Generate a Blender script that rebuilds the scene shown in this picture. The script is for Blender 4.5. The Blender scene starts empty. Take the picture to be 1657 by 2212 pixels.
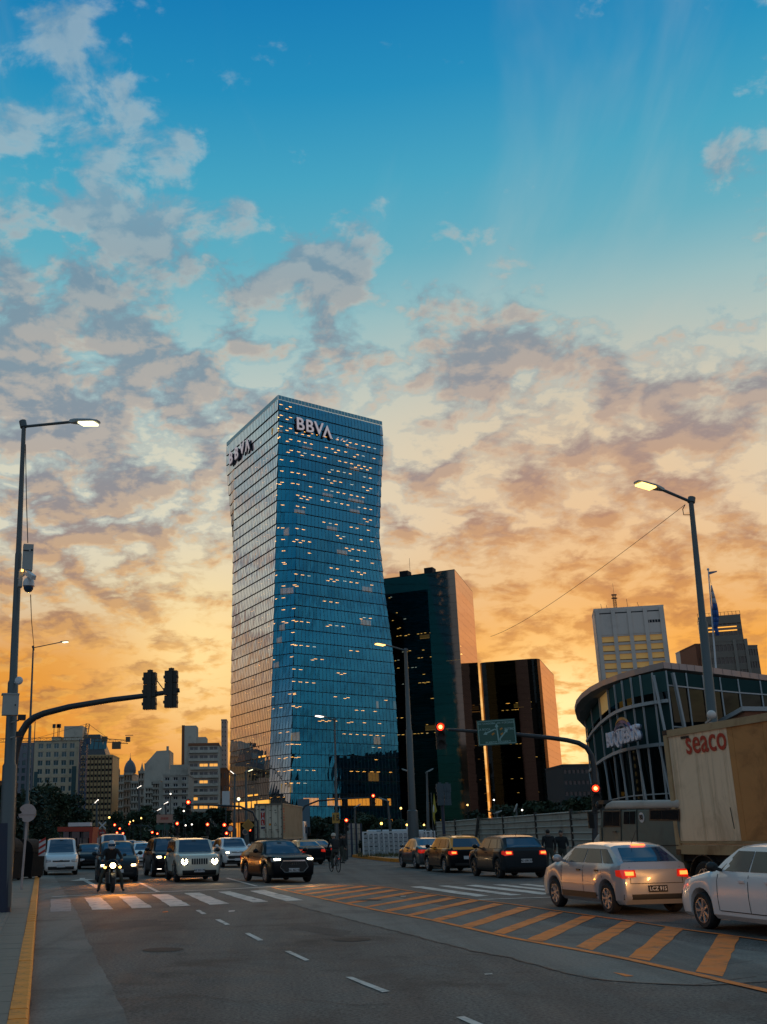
import bpy, bmesh, math, random
from mathutils import Vector, Matrix
from mathutils.bvhtree import BVHTree
random.seed(7)
SC = bpy.context.scene
COL = SC.collection

# ------------------------------------------------------------------ camera
FOC, PX, PY, HC = 2300.0, 600.0, 1106.0, 1.7       # focal length, principal point (photo seen 1657 wide), eye height
PITCH, ROLL = math.atan(700 / 2300.0), math.radians(1.0)
CPT, SPT, CRL, SRL = math.cos(PITCH), math.sin(PITCH), math.cos(ROLL), math.sin(ROLL)
cam = bpy.data.cameras.new("camera")
cam.sensor_fit = 'HORIZONTAL'
cam.sensor_width = 36.0
cam.lens = 36.0 * FOC / 1657.0
cam.shift_x = (828.5 - PX) / 1657.0
cam.clip_end = 6000
cam.clip_start = 0.1
camo = bpy.data.objects.new("camera", cam)
COL.objects.link(camo)
camo.matrix_world = Matrix.Translation((0, 0, HC)) @ Matrix.Rotation(math.pi / 2 + PITCH, 4, 'X') @ Matrix.Rotation(-ROLL, 4, 'Z')
SC.camera = camo


def S(h, m=1.0):                                     # '#rrggbb' -> linear rgba
    h = h.lstrip('#')
    o = []
    for i in (0, 2, 4):
        c = int(h[i:i + 2], 16) / 255.0
        o.append((c / 12.92 if c <= .04045 else ((c + .055) / 1.055) ** 2.4) * m)
    return (o[0], o[1], o[2], 1.0)


def ray(u, v):
    x0, y0 = (u - PX) / FOC, (PY - v) / FOC
    x, y = x0 * CRL + y0 * SRL, -x0 * SRL + y0 * CRL
    return Vector((x, CPT - y * SPT, SPT + y * CPT))


def gnd(u, v, z=0.0):                                # where a line of sight meets the level z
    d = ray(u, v)
    t = (z - HC) / d.z
    return Vector((0, 0, HC)) + d * t


def at(u, v, Y):                                     # the point at distance Y ahead
    d = ray(u, v)
    return Vector((0, 0, HC)) + d * (Y / d.y)


# ------------------------------------------------------------------ sky
SUN_AZ, SUN_EL = math.radians(15.5), math.radians(2.0)   # azimuth clockwise from the way the camera looks
W = bpy.data.worlds.new("World")
SC.world = W
W.use_nodes = True
nt = W.node_tree
nt.nodes.clear()


class NB:                                            # small node helper
    def __init__(s, tree):
        s.t = tree

    def n(s, typ, ins=None, **kw):
        nd = s.t.nodes.new(typ)
        for k, v in kw.items():
            setattr(nd, k, v)
        for k, v in (ins or {}).items():
            if isinstance(v, bpy.types.NodeSocket):
                s.t.links.new(v, nd.inputs[k])
            else:
                nd.inputs[k].default_value = v
        return nd

    def m(s, op, a, b=0.0, c=0.0, clamp=False):
        return s.n('ShaderNodeMath', {0: a, 1: b, 2: c}, operation=op, use_clamp=clamp).outputs[0]

    def vm(s, op, a, b=(0, 0, 0)):
        return s.n('ShaderNodeVectorMath', {0: a, 1: b}, operation=op)

    def ss(s, x, lo, hi, a=0.0, b=1.0):              # smoothstep
        return s.n('ShaderNodeMapRange', {0: x, 1: lo, 2: hi, 3: a, 4: b}, interpolation_type='SMOOTHSTEP').outputs[0]

    def mix(s, f, a, b, mode='MIX'):
        nd = s.n('ShaderNodeMix', {0: f}, data_type='RGBA', blend_type=mode)
        for i, v in ((6, a), (7, b)):
            if isinstance(v, bpy.types.NodeSocket):
                s.t.links.new(v, nd.inputs[i])
            else:
                nd.inputs[i].default_value = v
        return nd.outputs[2]

    def ramp(s, f, stops):
        nd = s.n('ShaderNodeValToRGB', {0: f})
        r = nd.color_ramp
        while len(r.elements) > 1:
            r.elements.remove(r.elements[-1])
        r.elements[0].position = stops[0][0]
        r.elements[0].color = stops[0][1]
        for p, c in stops[1:]:
            r.elements.new(p).color = c
        return nd.outputs[0]

    def noise(s, vec, scale, detail=6, rough=.55, dist=0.0, lac=2.0):
        return s.n('ShaderNodeTexNoise', {'Vector': vec, 'Scale': scale, 'Detail': detail, 'Roughness': rough,
                                          'Distortion': dist, 'Lacunarity': lac}).outputs[0]


def zdir(v):                                         # sine of elevation at a height in the photo (mid column)
    return ray(PX, v).normalized().z


b = NB(nt)
tc = b.n('ShaderNodeTexCoord').outputs['Generated']
D = b.vm('NORMALIZE', tc).outputs[0]
sep = b.n('ShaderNodeSeparateXYZ', {0: D})
dx, dy, dz = sep.outputs
el = b.m('MAXIMUM', dz, 0.0)
hl = b.m('SQRT', b.m('ADD', b.m('MULTIPLY', dx, dx), b.m('ADD', b.m('MULTIPLY', dy, dy), 1e-5)))
# warm: 1 under the sunset, 0 opposite it
sunx, suny = math.sin(SUN_AZ), math.cos(SUN_AZ)
cosaz = b.m('DIVIDE', b.m('ADD', b.m('MULTIPLY', dx, sunx), b.m('MULTIPLY', dy, suny)), hl)
warm = b.ss(cosaz, -.35, .92)
west = b.ramp(el, [(0.0, S('#cc741c')), (zdir(1700), S('#da8422')), (zdir(1580), S('#e48e28')), (zdir(1420), S('#e4993a')),
                   (zdir(1280), S('#cfbc9c')), (zdir(1140), S('#bec4bb')), (zdir(980), S('#b4c0ba')), (zdir(850), S('#9fbcc0')), (zdir(700), S('#86b9c2')),
                   (zdir(560), S('#5cacc0')), (zdir(400), S('#41a2c0')), (zdir(200), S('#208dbb')), (zdir(0), S('#107cb4')), (1.0, S('#4a7390'))])
east = b.ramp(el, [(0.0, S('#85808a')), (.12, S('#a39ea6')), (.3, S('#9aacbb')), (.5, S('#6f93aa')), (.7, S('#50809c')), (1.0, S('#4a7390'))])
base = b.mix(warm, east, west)
# glow where the sun has just gone
glowdir = ray(1215, 1570).normalized()
g = b.vm('DOT_PRODUCT', D, tuple(glowdir)).outputs['Value']
glow = b.m('POWER', b.m('MAXIMUM', g, 0.0), 420.0)
glow2 = b.m('POWER', b.m('MAXIMUM', g, 0.0), 24.0)
g3 = b.m('POWER', b.m('MAXIMUM', b.vm('DOT_PRODUCT', D, tuple(ray(440, 1420).normalized())).outputs['Value'], 0.0), 300.0)
# clouds: a layer overhead that bunches up towards the horizon
zz = b.m('ADD', b.m('MAXIMUM', dz, 0.004), .30)
cxy = b.n('ShaderNodeCombineXYZ', {0: b.m('DIVIDE', dx, zz), 1: b.m('DIVIDE', dy, zz), 2: 3.7}).outputs[0]
SCL = 14.0
n1 = b.noise(cxy, SCL, 10, .57, .2)
sunv = (sunx * .026, suny * .026, 0)
n2 = b.noise(b.vm('ADD', cxy, sunv).outputs[0], SCL, 6, .55, .2)
n3 = b.noise(cxy, 46.0, 6, .6, .3)
big = b.noise(cxy, 2.6, 3, .5)
# where the photo has its larger clouds (+) and its clear patches (-): direction, spread, amount
BUMPS = [(640, 570, .035, .22), (700, 630, .045, .30), (765, 610, .03, .22), (735, 690, .022, .18), (1045, 740, .03, .26), (1060, 790, .035, .30), (990, 770, .025, .20), (1040, 870, .04, .24), (1110, 730, .02, .18),
         (40, 800, .09, .26), (200, 860, .07, .22), (240, 700, .05, .18), (480, 810, .045, .26), (330, 770, .035, .2), (40, 540, .05, .24), (50, 210, .05, .26), (90, 100, .035, .2), (130, 260, .03, .22), (330, 280, .032, .26), (260, 270, .02, .2),
         (240, 420, .04, .16), (400, 440, .04, .18), (320, 480, .02, .2), (520, 310, .022, .16), (190, 530, .05, .16), (260, 620, .035, .22), (330, 560, .04, .18), (540, 420, .025, .16), (460, 560, .02, .14),
         (1500, 345, .018, .28), (1560, 370, .022, .34), (1610, 325, .026, .34), (1660, 300, .026, .34), (1060, 605, .022, .26), (950, 530, .01, .18), (785, 405, .014, .16),
         (1240, 760, .05, .12), (1330, 860, .045, .18), (1280, 980, .03, .16), (1620, 800, .04, .22), (1530, 890, .05, .20), (1420, 760, .03, .12), (300, 1100, .12, .14), (120, 1050, .1, .10), (1100, 1090, .06, .12), (1400, 1040, .07, .08), (880, 1010, .03, .14), (1120, 1030, .03, .14),
         (930, 100, .06, -.40), (1000, 230, .10, -.35), (690, 640, .035, .12), (1050, 780, .035, .12), (1250, 330, .085, -.35), (700, 180, .09, -.32), (880, 460, .06, -.24), (1330, 560, .075, -.30), (1500, 560, .08, -.30), (1400, 130, .12, -.35), (1500, 700, .05, -.2), (820, 800, .05, -.16), (630, 420, .035, -.2), (450, 130, .08, -.28),
         (190, 400, .02, -.1), (590, 760, .04, -.14), (560, 560, .02, -.14), (1130, 930, .05, -.14), (1200, 1040, .05, -.12), (430, 1330, .05, -.10), (200, 1260, .04, -.08), (960, 900, .03, -.12)]
bump = None
for (u, v, r, a) in BUMPS:
    d0 = ray(u, v).normalized()
    dist = b.vm('DISTANCE', D, tuple(d0)).outputs['Value']
    t = b.m('MULTIPLY', b.ss(dist, r * 1.9, 0.0), a)
    bump = t if bump is None else b.m('ADD', bump, t)
n1a = b.m('ADD', b.m('MULTIPLY', b.m('SUBTRACT', n1, .5), 1.75), .5)
dens = b.m('ADD', b.m('ADD', n1a, b.m('MULTIPLY', bump, .52)), b.m('ADD', b.m('MULTIPLY', b.m('SUBTRACT', big, .5), .28), b.m('MULTIPLY', b.m('SUBTRACT', n3, .5), .12)))
thr = b.n('ShaderNodeMapRange', {0: el, 1: .10, 2: .60, 3: .47, 4: .545}).outputs[0]
dd = b.m('SUBTRACT', dens, thr)
cover = b.ss(dd, -.09, .21)
lit = b.ss(b.m('SUBTRACT', n1, n2), -.07, .09)      # the side of a cloud that faces the sunset
thick = b.ss(dd, .02, .26)
shade = b.ramp(el, [(0.0, S('#b06a24')), (zdir(1600), S('#bd7a34')), (zdir(1400), S('#b07c50')), (zdir(1200), S('#9c857c')), (zdir(1000), S('#808692')),
                    (zdir(800), S('#798a99')), (zdir(600), S('#76889a')), (zdir(350), S('#86a3b4')), (1.0, S('#6f93ad'))])
lite = b.ramp(el, [(0.0, S('#ea9a30')), (zdir(1550), S('#f2ae48')), (zdir(1350), S('#eeb162')), (zdir(1150), S('#e2bb8c')), (zdir(950), S('#dac3aa')),
                   (zdir(750), S('#d6bca4')), (zdir(600), S('#c0bab2')), (zdir(350), S('#b4c2c4')), (1.0, S('#8fb0c4'))])
shade_e = b.ramp(el, [(0.0, S('#6a6670')), (.3, S('#72808e')), (1.0, S('#6a8ba4'))])
lite_e = b.ramp(el, [(0.0, S('#9c8f94')), (.3, S('#a0a4ac')), (1.0, S('#8fb0c4'))])
ccol = b.mix(b.m('MULTIPLY', lit, b.m('SUBTRACT', 1.0, b.m('MULTIPLY', thick, .35))), b.mix(warm, shade_e, shade), b.mix(warm, lite_e, lite))
ccol = b.mix(b.m('MULTIPLY', thick, .25), ccol, b.mix(warm, shade_e, shade))
opac = b.m('MULTIPLY', cover, b.n('ShaderNodeMapRange', {0: el, 1: .25, 2: .6, 3: .95, 4: .70}).outputs[0])
# thin bright veil between the clouds, lower down
gap = b.m('MULTIPLY', b.m('MULTIPLY', b.m('MULTIPLY', b.ss(dd, .0, -.14), b.ss(el, .50, .30)), b.ss(el, .14, .27)), warm)
sky = b.mix(b.m('MULTIPLY', gap, .50), base, S('#efe2c2'))
wv = b.vm('MULTIPLY', cxy, (4.2, 1.1, 1.0)).outputs[0]
wisp = b.m('MULTIPLY', b.ss(b.noise(wv, 1.6, 5, .55, .6), .50, .78), b.ss(el, .30, .42))
sky = b.mix(b.m('MULTIPLY', wisp, .15), sky, b.mix(warm, S('#9ab4c0'), S('#c6c8c2')))
sky = b.mix(opac, sky, ccol)
hot = b.m('MULTIPLY', b.m('ADD', b.m('ADD', b.m('MULTIPLY', glow, 1.0), b.m('MULTIPLY', g3, .75)), b.m('MULTIPLY', glow2, .10)), b.m('SUBTRACT', 1.0, b.m('MULTIPLY', cover, .72)))
og = b.m('POWER', b.m('MAXIMUM', b.vm('DOT_PRODUCT', D, tuple(ray(1330, 1420).normalized())).outputs['Value'], 0.0), 42.0)
sky = b.mix(b.m('MULTIPLY', og, .62), sky, b.mix(cover, S('#f4a030'), S('#c97c34')))
sky = b.mix(hot, sky, S('#ffe2a0', 1.1))
# the physical twilight sky underneath, for the light that comes from all round
nis = b.n('ShaderNodeTexSky', sky_type='NISHITA', sun_disc=False, sun_elevation=SUN_EL, sun_rotation=SUN_AZ, altitude=20, air_density=1.2, dust_density=1.5, ozone_density=1.6)
bg1 = b.n('ShaderNodeBackground', {'Color': sky, 'Strength': 1.0})
bg2 = b.n('ShaderNodeBackground', {'Color': nis.outputs[0], 'Strength': .008})
add = b.n('ShaderNodeAddShader', {0: bg1.outputs[0], 1: bg2.outputs[0]})
b.n('ShaderNodeOutputWorld', {0: add.outputs[0]})

sun = bpy.data.lights.new("sun", 'SUN')
sun.energy = .7
sun.angle = math.radians(45)
sun.color = (1.0, .56, .26)
suno = bpy.data.objects.new("sun", sun)
COL.objects.link(suno)
sd = Vector((math.sin(SUN_AZ) * math.cos(SUN_EL + .10), math.cos(SUN_AZ) * math.cos(SUN_EL + .10), math.sin(SUN_EL + .10)))
suno.rotation_euler = sd.to_track_quat('Z', 'Y').to_euler()

SC.view_settings.view_transform = 'Standard'
SC.view_settings.look = 'None'
SC.view_settings.exposure = 0.0
SC.view_settings.gamma = 1.0
SC.view_settings.use_curve_mapping = False
SC.render.engine = 'CYCLES'
SC.cycles.max_bounces = 8
SC.cycles.transparent_max_bounces = 12

# ------------------------------------------------------------------ helpers
class MB:
    def __init__(s):
        s.v, s.f = [], []

    def add(s, vs, fs):
        o = len(s.v)
        s.v += [tuple(p) for p in vs]
        s.f += [tuple(i + o for i in f) for f in fs]
        return s

    def poly(s, *ps):
        return s.add(ps, [tuple(range(len(ps)))])

    def obox(s, p, a, b_, c):
        p, a, b_, c = Vector(p), Vector(a), Vector(b_), Vector(c)
        if a.cross(b_).dot(c) < 0:
            a, b_ = b_, a
        vs = [p, p + a, p + a + b_, p + b_, p + c, p + a + c, p + a + b_ + c, p + b_ + c]
        return s.add(vs, [(0, 3, 2, 1), (4, 5, 6, 7), (0, 1, 5, 4), (1, 2, 6, 5), (2, 3, 7, 6), (3, 0, 4, 7)])

    def box(s, c, d, rz=0.0):
        x, y = Vector((math.cos(rz), math.sin(rz), 0)), Vector((-math.sin(rz), math.cos(rz), 0))
        z = Vector((0, 0, 1))
        return s.obox(Vector(c) - x * d[0] / 2 - y * d[1] / 2 - z * d[2] / 2, x * d[0], y * d[1], z * d[2])

    def bar(s, p, q, w, h=None, up=(0, 0, 1)):
        p, q = Vector(p), Vector(q)
        h = w if h is None else h
        d = (q - p)
        x = d.cross(Vector(up))
        if x.length < 1e-5:
            x = d.cross(Vector((1, 0, 0)))
        x.normalize()
        y = x.cross(d).normalized()
        return s.obox(p - x * w / 2 - y * h / 2, d, x * w, y * h)

    def tube(s, pts, r, n=8, caps=True):
        pts = [Vector(p) for p in pts]
        rs = r if isinstance(r, (list, tuple)) else [r] * len(pts)
        o = len(s.v)
        prev = None
        for i, p in enumerate(pts):
            d = (pts[min(i + 1, len(pts) - 1)] - pts[max(i - 1, 0)]).normalized()
            if prev is None:
                x = d.cross(Vector((0, 0, 1)))
                if x.length < 1e-3:
                    x = d.cross(Vector((1, 0, 0)))
            else:
                x = prev - d * prev.dot(d)
            x.normalize()
            prev = x
            y = d.cross(x)
            for k in range(n):
                a = 2 * math.pi * k / n
                s.v.append(tuple(p + (x * math.cos(a) + y * math.sin(a)) * rs[i]))
        for i in range(len(pts) - 1):
            for k in range(n):
                k2 = (k + 1) % n
                s.f.append((o + i * n + k, o + i * n + k2, o + (i + 1) * n + k2, o + (i + 1) * n + k))
        if caps:
            s.f.append(tuple(o + k for k in reversed(range(n))))
            s.f.append(tuple(o + (len(pts) - 1) * n + k for k in range(n)))
        return s

    def lathe(s, prof, n=16, c=(0, 0, 0), axis='z', closed=False):
        o = len(s.v)
        c = Vector(c)
        for (r, h) in prof:
            for k in range(n):
                a = 2 * math.pi * k / n
                x, y = r * math.cos(a), r * math.sin(a)
                p = {'z': (x, y, h), 'y': (x, h, y), 'x': (h, x, y)}[axis]
                s.v.append(tuple(c + Vector(p)))
        m = len(prof)
        for i in range(m if closed else m - 1):
            j = (i + 1) % m
            for k in range(n):
                k2 = (k + 1) % n
                s.f.append((o + i * n + k, o + i * n + k2, o + j * n + k2, o + j * n + k))
        return s

    def ball(s, c, r, nu=10, nv=7):
        rx, ry, rz = r if isinstance(r, (list, tuple)) else (r, r, r)
        o = len(s.v)
        for i in range(nv + 1):
            t = math.pi * i / nv
            for k in range(nu):
                a = 2 * math.pi * k / nu
                s.v.append((c[0] + rx * math.sin(t) * math.cos(a), c[1] + ry * math.sin(t) * math.sin(a), c[2] + rz * math.cos(t)))
        for i in range(nv):
            for k in range(nu):
                k2 = (k + 1) % nu
                s.f.append((o + i * nu + k, o + (i + 1) * nu + k, o + (i + 1) * nu + k2, o + i * nu + k2))
        return s

    def prism(s, ring, z0, z1):                      # ring: xy list (ccw)
        n = len(ring)
        vs = [(p[0], p[1], z0) for p in ring] + [(p[0], p[1], z1) for p in ring]
        return s.add(vs, [tuple(reversed(range(n))), tuple(range(n, 2 * n))] + [(i, (i + 1) % n, n + (i + 1) % n, n + i) for i in range(n)])

    def slab(s, pts, nrm, t):                        # flat polygon given thickness along nrm
        n = len(pts)
        nrm = Vector(nrm)
        vs = [Vector(p) for p in pts] + [Vector(p) + nrm * t for p in pts]
        return s.add(vs, [tuple(reversed(range(n))), tuple(range(n, 2 * n))] + [(i, (i + 1) % n, n + (i + 1) % n, n + i) for i in range(n)])

    def mesh(s, name, mat=None, smooth=None, off=None):
        me = bpy.data.meshes.new(name)
        vs = s.v if off is None else [(p[0] - off[0], p[1] - off[1], p[2] - off[2]) for p in s.v]
        me.from_pydata(vs, [], s.f)
        me.validate()
        if mat:
            me.materials.append(mat)
        if smooth:
            me.shade_smooth()
            if smooth is not True:
                me.set_sharp_from_angle(angle=math.radians(smooth))
        me.update()
        return me

    def build(s, name, mat, parent=None, smooth=None, world=False):
        off = None
        if world and parent is not None:
            off = Vector((0, 0, 0))
            q = parent
            while q is not None:
                off = off + q.location
                q = q.parent
        return link(name, s.mesh(name, mat, smooth, off), parent)


def link(name, me, parent=None):
    o = bpy.data.objects.new(name, me)
    COL.objects.link(o)
    o.parent = parent
    return o


def tag(o, label=None, cat=None, group=None, kind=None):
    for k, v in (('label', label), ('category', cat), ('group', group), ('kind', kind)):
        if v:
            o[k] = v
    return o


def thing(name, label, cat, loc=(0, 0, 0), rz=0.0, group=None):
    o = bpy.data.objects.new(name, None)
    COL.objects.link(o)
    o.empty_display_size = .3
    o.location = loc
    o.rotation_euler = (0, 0, rz)
    return tag(o, label, cat, group)


def mat(name, col, rough=.6, metal=0.0, var=.0, scale=8.0, bump=0.0, bscale=None, emit=None, estr=0.0, coat=0.0, dirt=None, dscale=1.2, spec=.5, speck=0.0):
    m = bpy.data.materials.new(name)
    m.use_nodes = True
    nb = NB(m.node_tree)
    p = m.node_tree.nodes['Principled BSDF']
    c = col if not isinstance(col, str) else S(col)
    if len(c) == 3:
        c = (*c, 1)
    p.inputs['Base Color'].default_value = c
    p.inputs['Roughness'].default_value = rough
    p.inputs['Metallic'].default_value = metal
    p.inputs['Coat Weight'].default_value = coat
    p.inputs['Coat Roughness'].default_value = .04
    p.inputs['Specular IOR Level'].default_value = spec
    if var or bump or dirt:
        co = nb.n('ShaderNodeTexCoord').outputs['Object']
    if var or dirt:
        nz = nb.noise(co, scale, 7, .62)
        out = nb.mix(nz, (c[0] * (1 - var), c[1] * (1 - var), c[2] * (1 - var), 1), (c[0] * (1 + var), c[1] * (1 + var), c[2] * (1 + var), 1)) if var else None
        if dirt:
            d = nb.ss(nb.noise(co, dscale, 8, .68, .6), .46, .72)
            out = nb.mix(nb.m('MULTIPLY', d, dirt[1]), out if out else c, S(dirt[0]))
        if speck:
            sk = nb.noise(co, 24.0, 4, .75)
            mp = nb.n('ShaderNodeMapping', {'Vector': co, 'Rotation': (0, 0, -math.radians(12.2)), 'Scale': (1.15, .045, 1)}).outputs[0]
            out = nb.mix(nb.ss(nb.noise(mp, 1.0, 4, .6), .38, .66), out, nb.mix(1.0, out, (.66, .66, .67, 1), 'MULTIPLY'))
            out = nb.mix(1.0, out, nb.mix(nb.ss(sk, .3, .7), (1 - speck,) * 3 + (1,), (1 + speck,) * 3 + (1,)), 'MULTIPLY')
        m.node_tree.links.new(out, p.inputs['Base Color'])
        r = nb.n('ShaderNodeMapRange', {0: nz, 1: .3, 2: .7, 3: max(rough - .08, .02), 4: min(rough + .1, 1)}).outputs[0]
        m.node_tree.links.new(r, p.inputs['Roughness'])
    if bump:
        bn = nb.n('ShaderNodeBump', {'Strength': bump, 'Distance': .02, 'Height': nb.noise(co, bscale or scale * 4, 6, .65)})
        m.node_tree.links.new(bn.outputs[0], p.inputs['Normal'])
    if emit:
        e = S(emit) if isinstance(emit, str) else (*emit, 1)
        p.inputs['Emission Color'].default_value = e
        p.inputs['Emission Strength'].default_value = estr
    return m


def glass_mat(name, face, graze, trans, tcol, wob=.0, wscale=.6, rough=.015):
    """coated glass: reflection tint face-on / at a glancing angle, and how much shows through"""
    m = bpy.data.materials.new(name)
    m.use_nodes = True
    t = m.node_tree
    t.nodes.clear()
    nb = NB(t)
    nrm = {}
    if wob:
        co = nb.n('ShaderNodeTexCoord').outputs['Object']
        bn = nb.n('ShaderNodeBump', {'Strength': wob, 'Distance': .05, 'Height': nb.noise(co, wscale, 2, .5)}).outputs[0]
        nrm = {'Normal': bn}
    lw = nb.n('ShaderNodeLayerWeight', {'Blend': .5}).outputs['Facing']
    f = nb.ss(lw, .18, .78)
    col = nb.mix(f, face, graze)
    gl = nb.n('ShaderNodeBsdfGlossy', {'Color': col, 'Roughness': rough, **nrm})
    tr = nb.n('ShaderNodeBsdfTransparent', {'Color': tcol})
    k = nb.m('MULTIPLY', nb.m('SUBTRACT', 1.0, f), trans)
    mx = nb.n('ShaderNodeMixShader', {0: k, 1: gl.outputs[0], 2: tr.outputs[0]})
    nb.n('ShaderNodeOutputMaterial', {0: mx.outputs[0]})
    return m


FONT_CACHE = {}


def text_mesh(body, size, depth, mat_, bold=0.0, name='lettering', align='CENTER', spacing=1.0, shear=0.0, bevel=0.0):
    cu = bpy.data.curves.new(name, 'FONT')
    cu.body = body
    cu.size = size
    cu.extrude = depth
    cu.offset = bold
    cu.shear = shear
    cu.align_x = align
    cu.align_y = 'CENTER'
    cu.space_character = spacing
    cu.resolution_u = 3
    o = bpy.data.objects.new(name, cu)
    COL.objects.link(o)
    bpy.context.view_layer.update()
    me = bpy.data.meshes.new_from_object(o.evaluated_get(bpy.context.evaluated_depsgraph_get()))
    bpy.data.objects.remove(o)
    me.materials.clear()
    me.materials.append(mat_)
    me.name = name
    return me


def put_text(body, size, depth, mat_, parent, origin, xd, zd, **kw):
    """lettering on a plane: origin, reading direction and up direction in the parent's space"""
    me = text_mesh(body, size, depth, mat_, **kw)
    x, y = Vector(xd).normalized(), Vector(zd).normalized()
    z = x.cross(y).normalized()
    y = z.cross(x)
    M = Matrix(((x.x, y.x, z.x, origin[0]), (x.y, y.y, z.y, origin[1]), (x.z, y.z, z.z, origin[2]), (0, 0, 0, 1)))
    me.transform(M)
    o = link(kw.get('name', 'lettering'), me, parent)
    return o


def lamp_spot(name, loc, tgt, power, color, size=70, blend=.6, rad=.06, parent=None):
    l = bpy.data.lights.new(name, 'SPOT')
    l.energy = power
    l.color = color
    l.spot_size = math.radians(size)
    l.spot_blend = blend
    l.shadow_soft_size = rad
    o = bpy.data.objects.new(name, l)
    COL.objects.link(o)
    o.location = loc
    o.rotation_euler = (Vector(loc) - Vector(tgt)).to_track_quat('Z', 'Y').to_euler()
    o.parent = parent
    return o


# directions of the avenue
EF = Vector((-.2116, .9774, 0))                      # away from the camera along the avenue
ER = Vector((.9774, .2116, 0))                       # to the right across it
YAW = math.atan2(EF.y, EF.x)
UP = Vector((0, 0, 1))

M = {}
M['asphalt'] = mat('asphalt', (.130, .117, .099), .8, speck=.75, var=.34, scale=1.3, bump=.55, bscale=90, dirt=('#26241f', .85), dscale=.42)
M['concrete'] = mat('road_concrete', (.205, .185, .155), .85, speck=.28, var=.22, scale=.9, bump=.3, bscale=60, dirt=('#3c3b39', .65), dscale=.45)
M['pave'] = mat('paving', (.215, .18, .14), .85, var=.3, scale=3, bump=.25, bscale=40, dirt=('#403c38', .5))
M['pave2'] = mat('ribbed_paving', (.235, .195, .155), .85, var=.25, scale=3, bump=.25, bscale=40, dirt=('#403c38', .5))
M['yellow'] = mat('yellow_paint', (.92, .27, .004), .65, var=.18, scale=4, bump=.2, bscale=30, dirt=('#4d3416', .85), dscale=2.6)
M['hatch'] = mat('hatch_paint', (.94, .185, .001), .7, var=.22, scale=3, bump=.2, bscale=60, dirt=('#4a3826', .75), dscale=1.7)
M['white_paint'] = mat('road_white', (.68, .60, .52), .75, var=.2, scale=3, bump=.2, bscale=60, dirt=('#4a4641', .9), dscale=2.2)
M['faded'] = mat('faded_paint', (.30, .29, .28), .8, var=.3, scale=3, dirt=('#3c3b39', .8), dscale=3)
M['crack'] = mat('tar', (.012, .012, .013), .7)
M['steel'] = mat('galvanised_steel', (.10, .115, .12), .5, .4, var=.2, scale=6)
M['dark_steel'] = mat('dark_steel', (.05, .055, .06), .5, .5, var=.2)
M['navy'] = mat('navy_paint', (.010, .022, .05), .45, var=.2)
M['black'] = mat('black_plastic', (.012, .012, .013), .5)
M['rubber'] = mat('rubber', (.014, .014, .015), .8, var=.2, scale=20)
M['rim'] = mat('alloy', (.28, .28, .29), .4, .5)
M['darkrim'] = mat('dark_alloy', (.05, .05, .055), .35, .8)
M['chrome'] = mat('chrome', (.6, .6, .62), .12, 1.0)
M['red_e'] = mat('red_signal', (.5, .01, .005), .4, emit=(1.0, .022, .005), estr=5)
M['red_core'] = mat('red_signal_core', (.8, .2, .1), .4, emit=(1.0, .28, .08), estr=7)
M['tail'] = mat('tail_lamp', (.45, .012, .008), .2, coat=1, emit=(1, .03, .01), estr=.35)
M['tail_on'] = mat('tail_lamp_lit', (.6, .03, .01), .2, emit=(1.0, .12, .02), estr=5)
M['head_on'] = mat('head_lamp_lit', (.9, .8, .6), .2, emit=(1.0, .74, .36), estr=14)
M['head_w'] = mat('head_lamp_white', (.9, .85, .75), .2, emit=(1.0, .86, .56), estr=13)
M['head_off'] = mat('head_lamp_glass', (.35, .35, .36), .08, .3, coat=1)
M['amber'] = mat('amber_glow', (.9, .5, .1), .4, emit=(1, .5, .1), estr=6)
M['lampled'] = mat('street_lamp_led', (.9, .9, .8), .4, emit=(1.0, .90, .52), estr=2.6)
M['lampwarm'] = mat('street_lamp_warm', (.9, .8, .6), .4, emit=(1.0, .60, .15), estr=3.2)
M['lampwhite'] = mat('street_lamp_far', (.9, .9, .9), .4, emit=(1.0, .86, .72), estr=3.2)
M['carglass'] = mat('car_glass', (.010, .045, .095), .05, spec=.8, coat=.5)
M['sideglass'] = mat('car_side_glass', (.008, .013, .016), .10, spec=.35)
M['plate'] = mat('plate_white', (.55, .55, .56), .5)
M['ink'] = mat('ink_black', (.01, .01, .012), .6)
M['signback'] = mat('sign_back', (.42, .33, .31), .55, var=.12, dirt=('#5c4842', .5), dscale=4)
M['greybox'] = mat('grey_cabinet', (.33, .35, .34), .5, var=.1, dirt=('#4a4c48', .4))
M['white_pl'] = mat('white_plastic', (.62, .62, .63), .4, var=.05)
M['signal'] = mat('signal_housing', (.018, .022, .02), .55, var=.2)
M['bark'] = mat('bark', (.035, .028, .022), .9, var=.3)
M['cloth'] = mat('dark_cloth', (.012, .014, .016), .9, var=.2, scale=20)
M['cloth2'] = mat('trouser_cloth', (.05, .055, .045), .9, var=.2, scale=20)
M['skin'] = mat('skin', (.32, .17, .11), .55)
M['hair'] = mat('hair', (.015, .011, .009), .6)

# ------------------------------------------------------------------ ground, road, pavement
g = MB().poly((-3000, -200, -.012), (3000, -200, -.012), (3000, 4500, -.012), (-3000, 4500, -.012)).build('ground', mat('ground_earth', (.05, .048, .042), .95, var=.3, scale=.1))
g['kind'] = 'structure'
road = MB().poly((-60, 1, 0), (120, 1, 0), (120, 420, 0), (-160, 420, 0)).build('road', M['asphalt'])
road['kind'] = 'structure'


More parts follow.
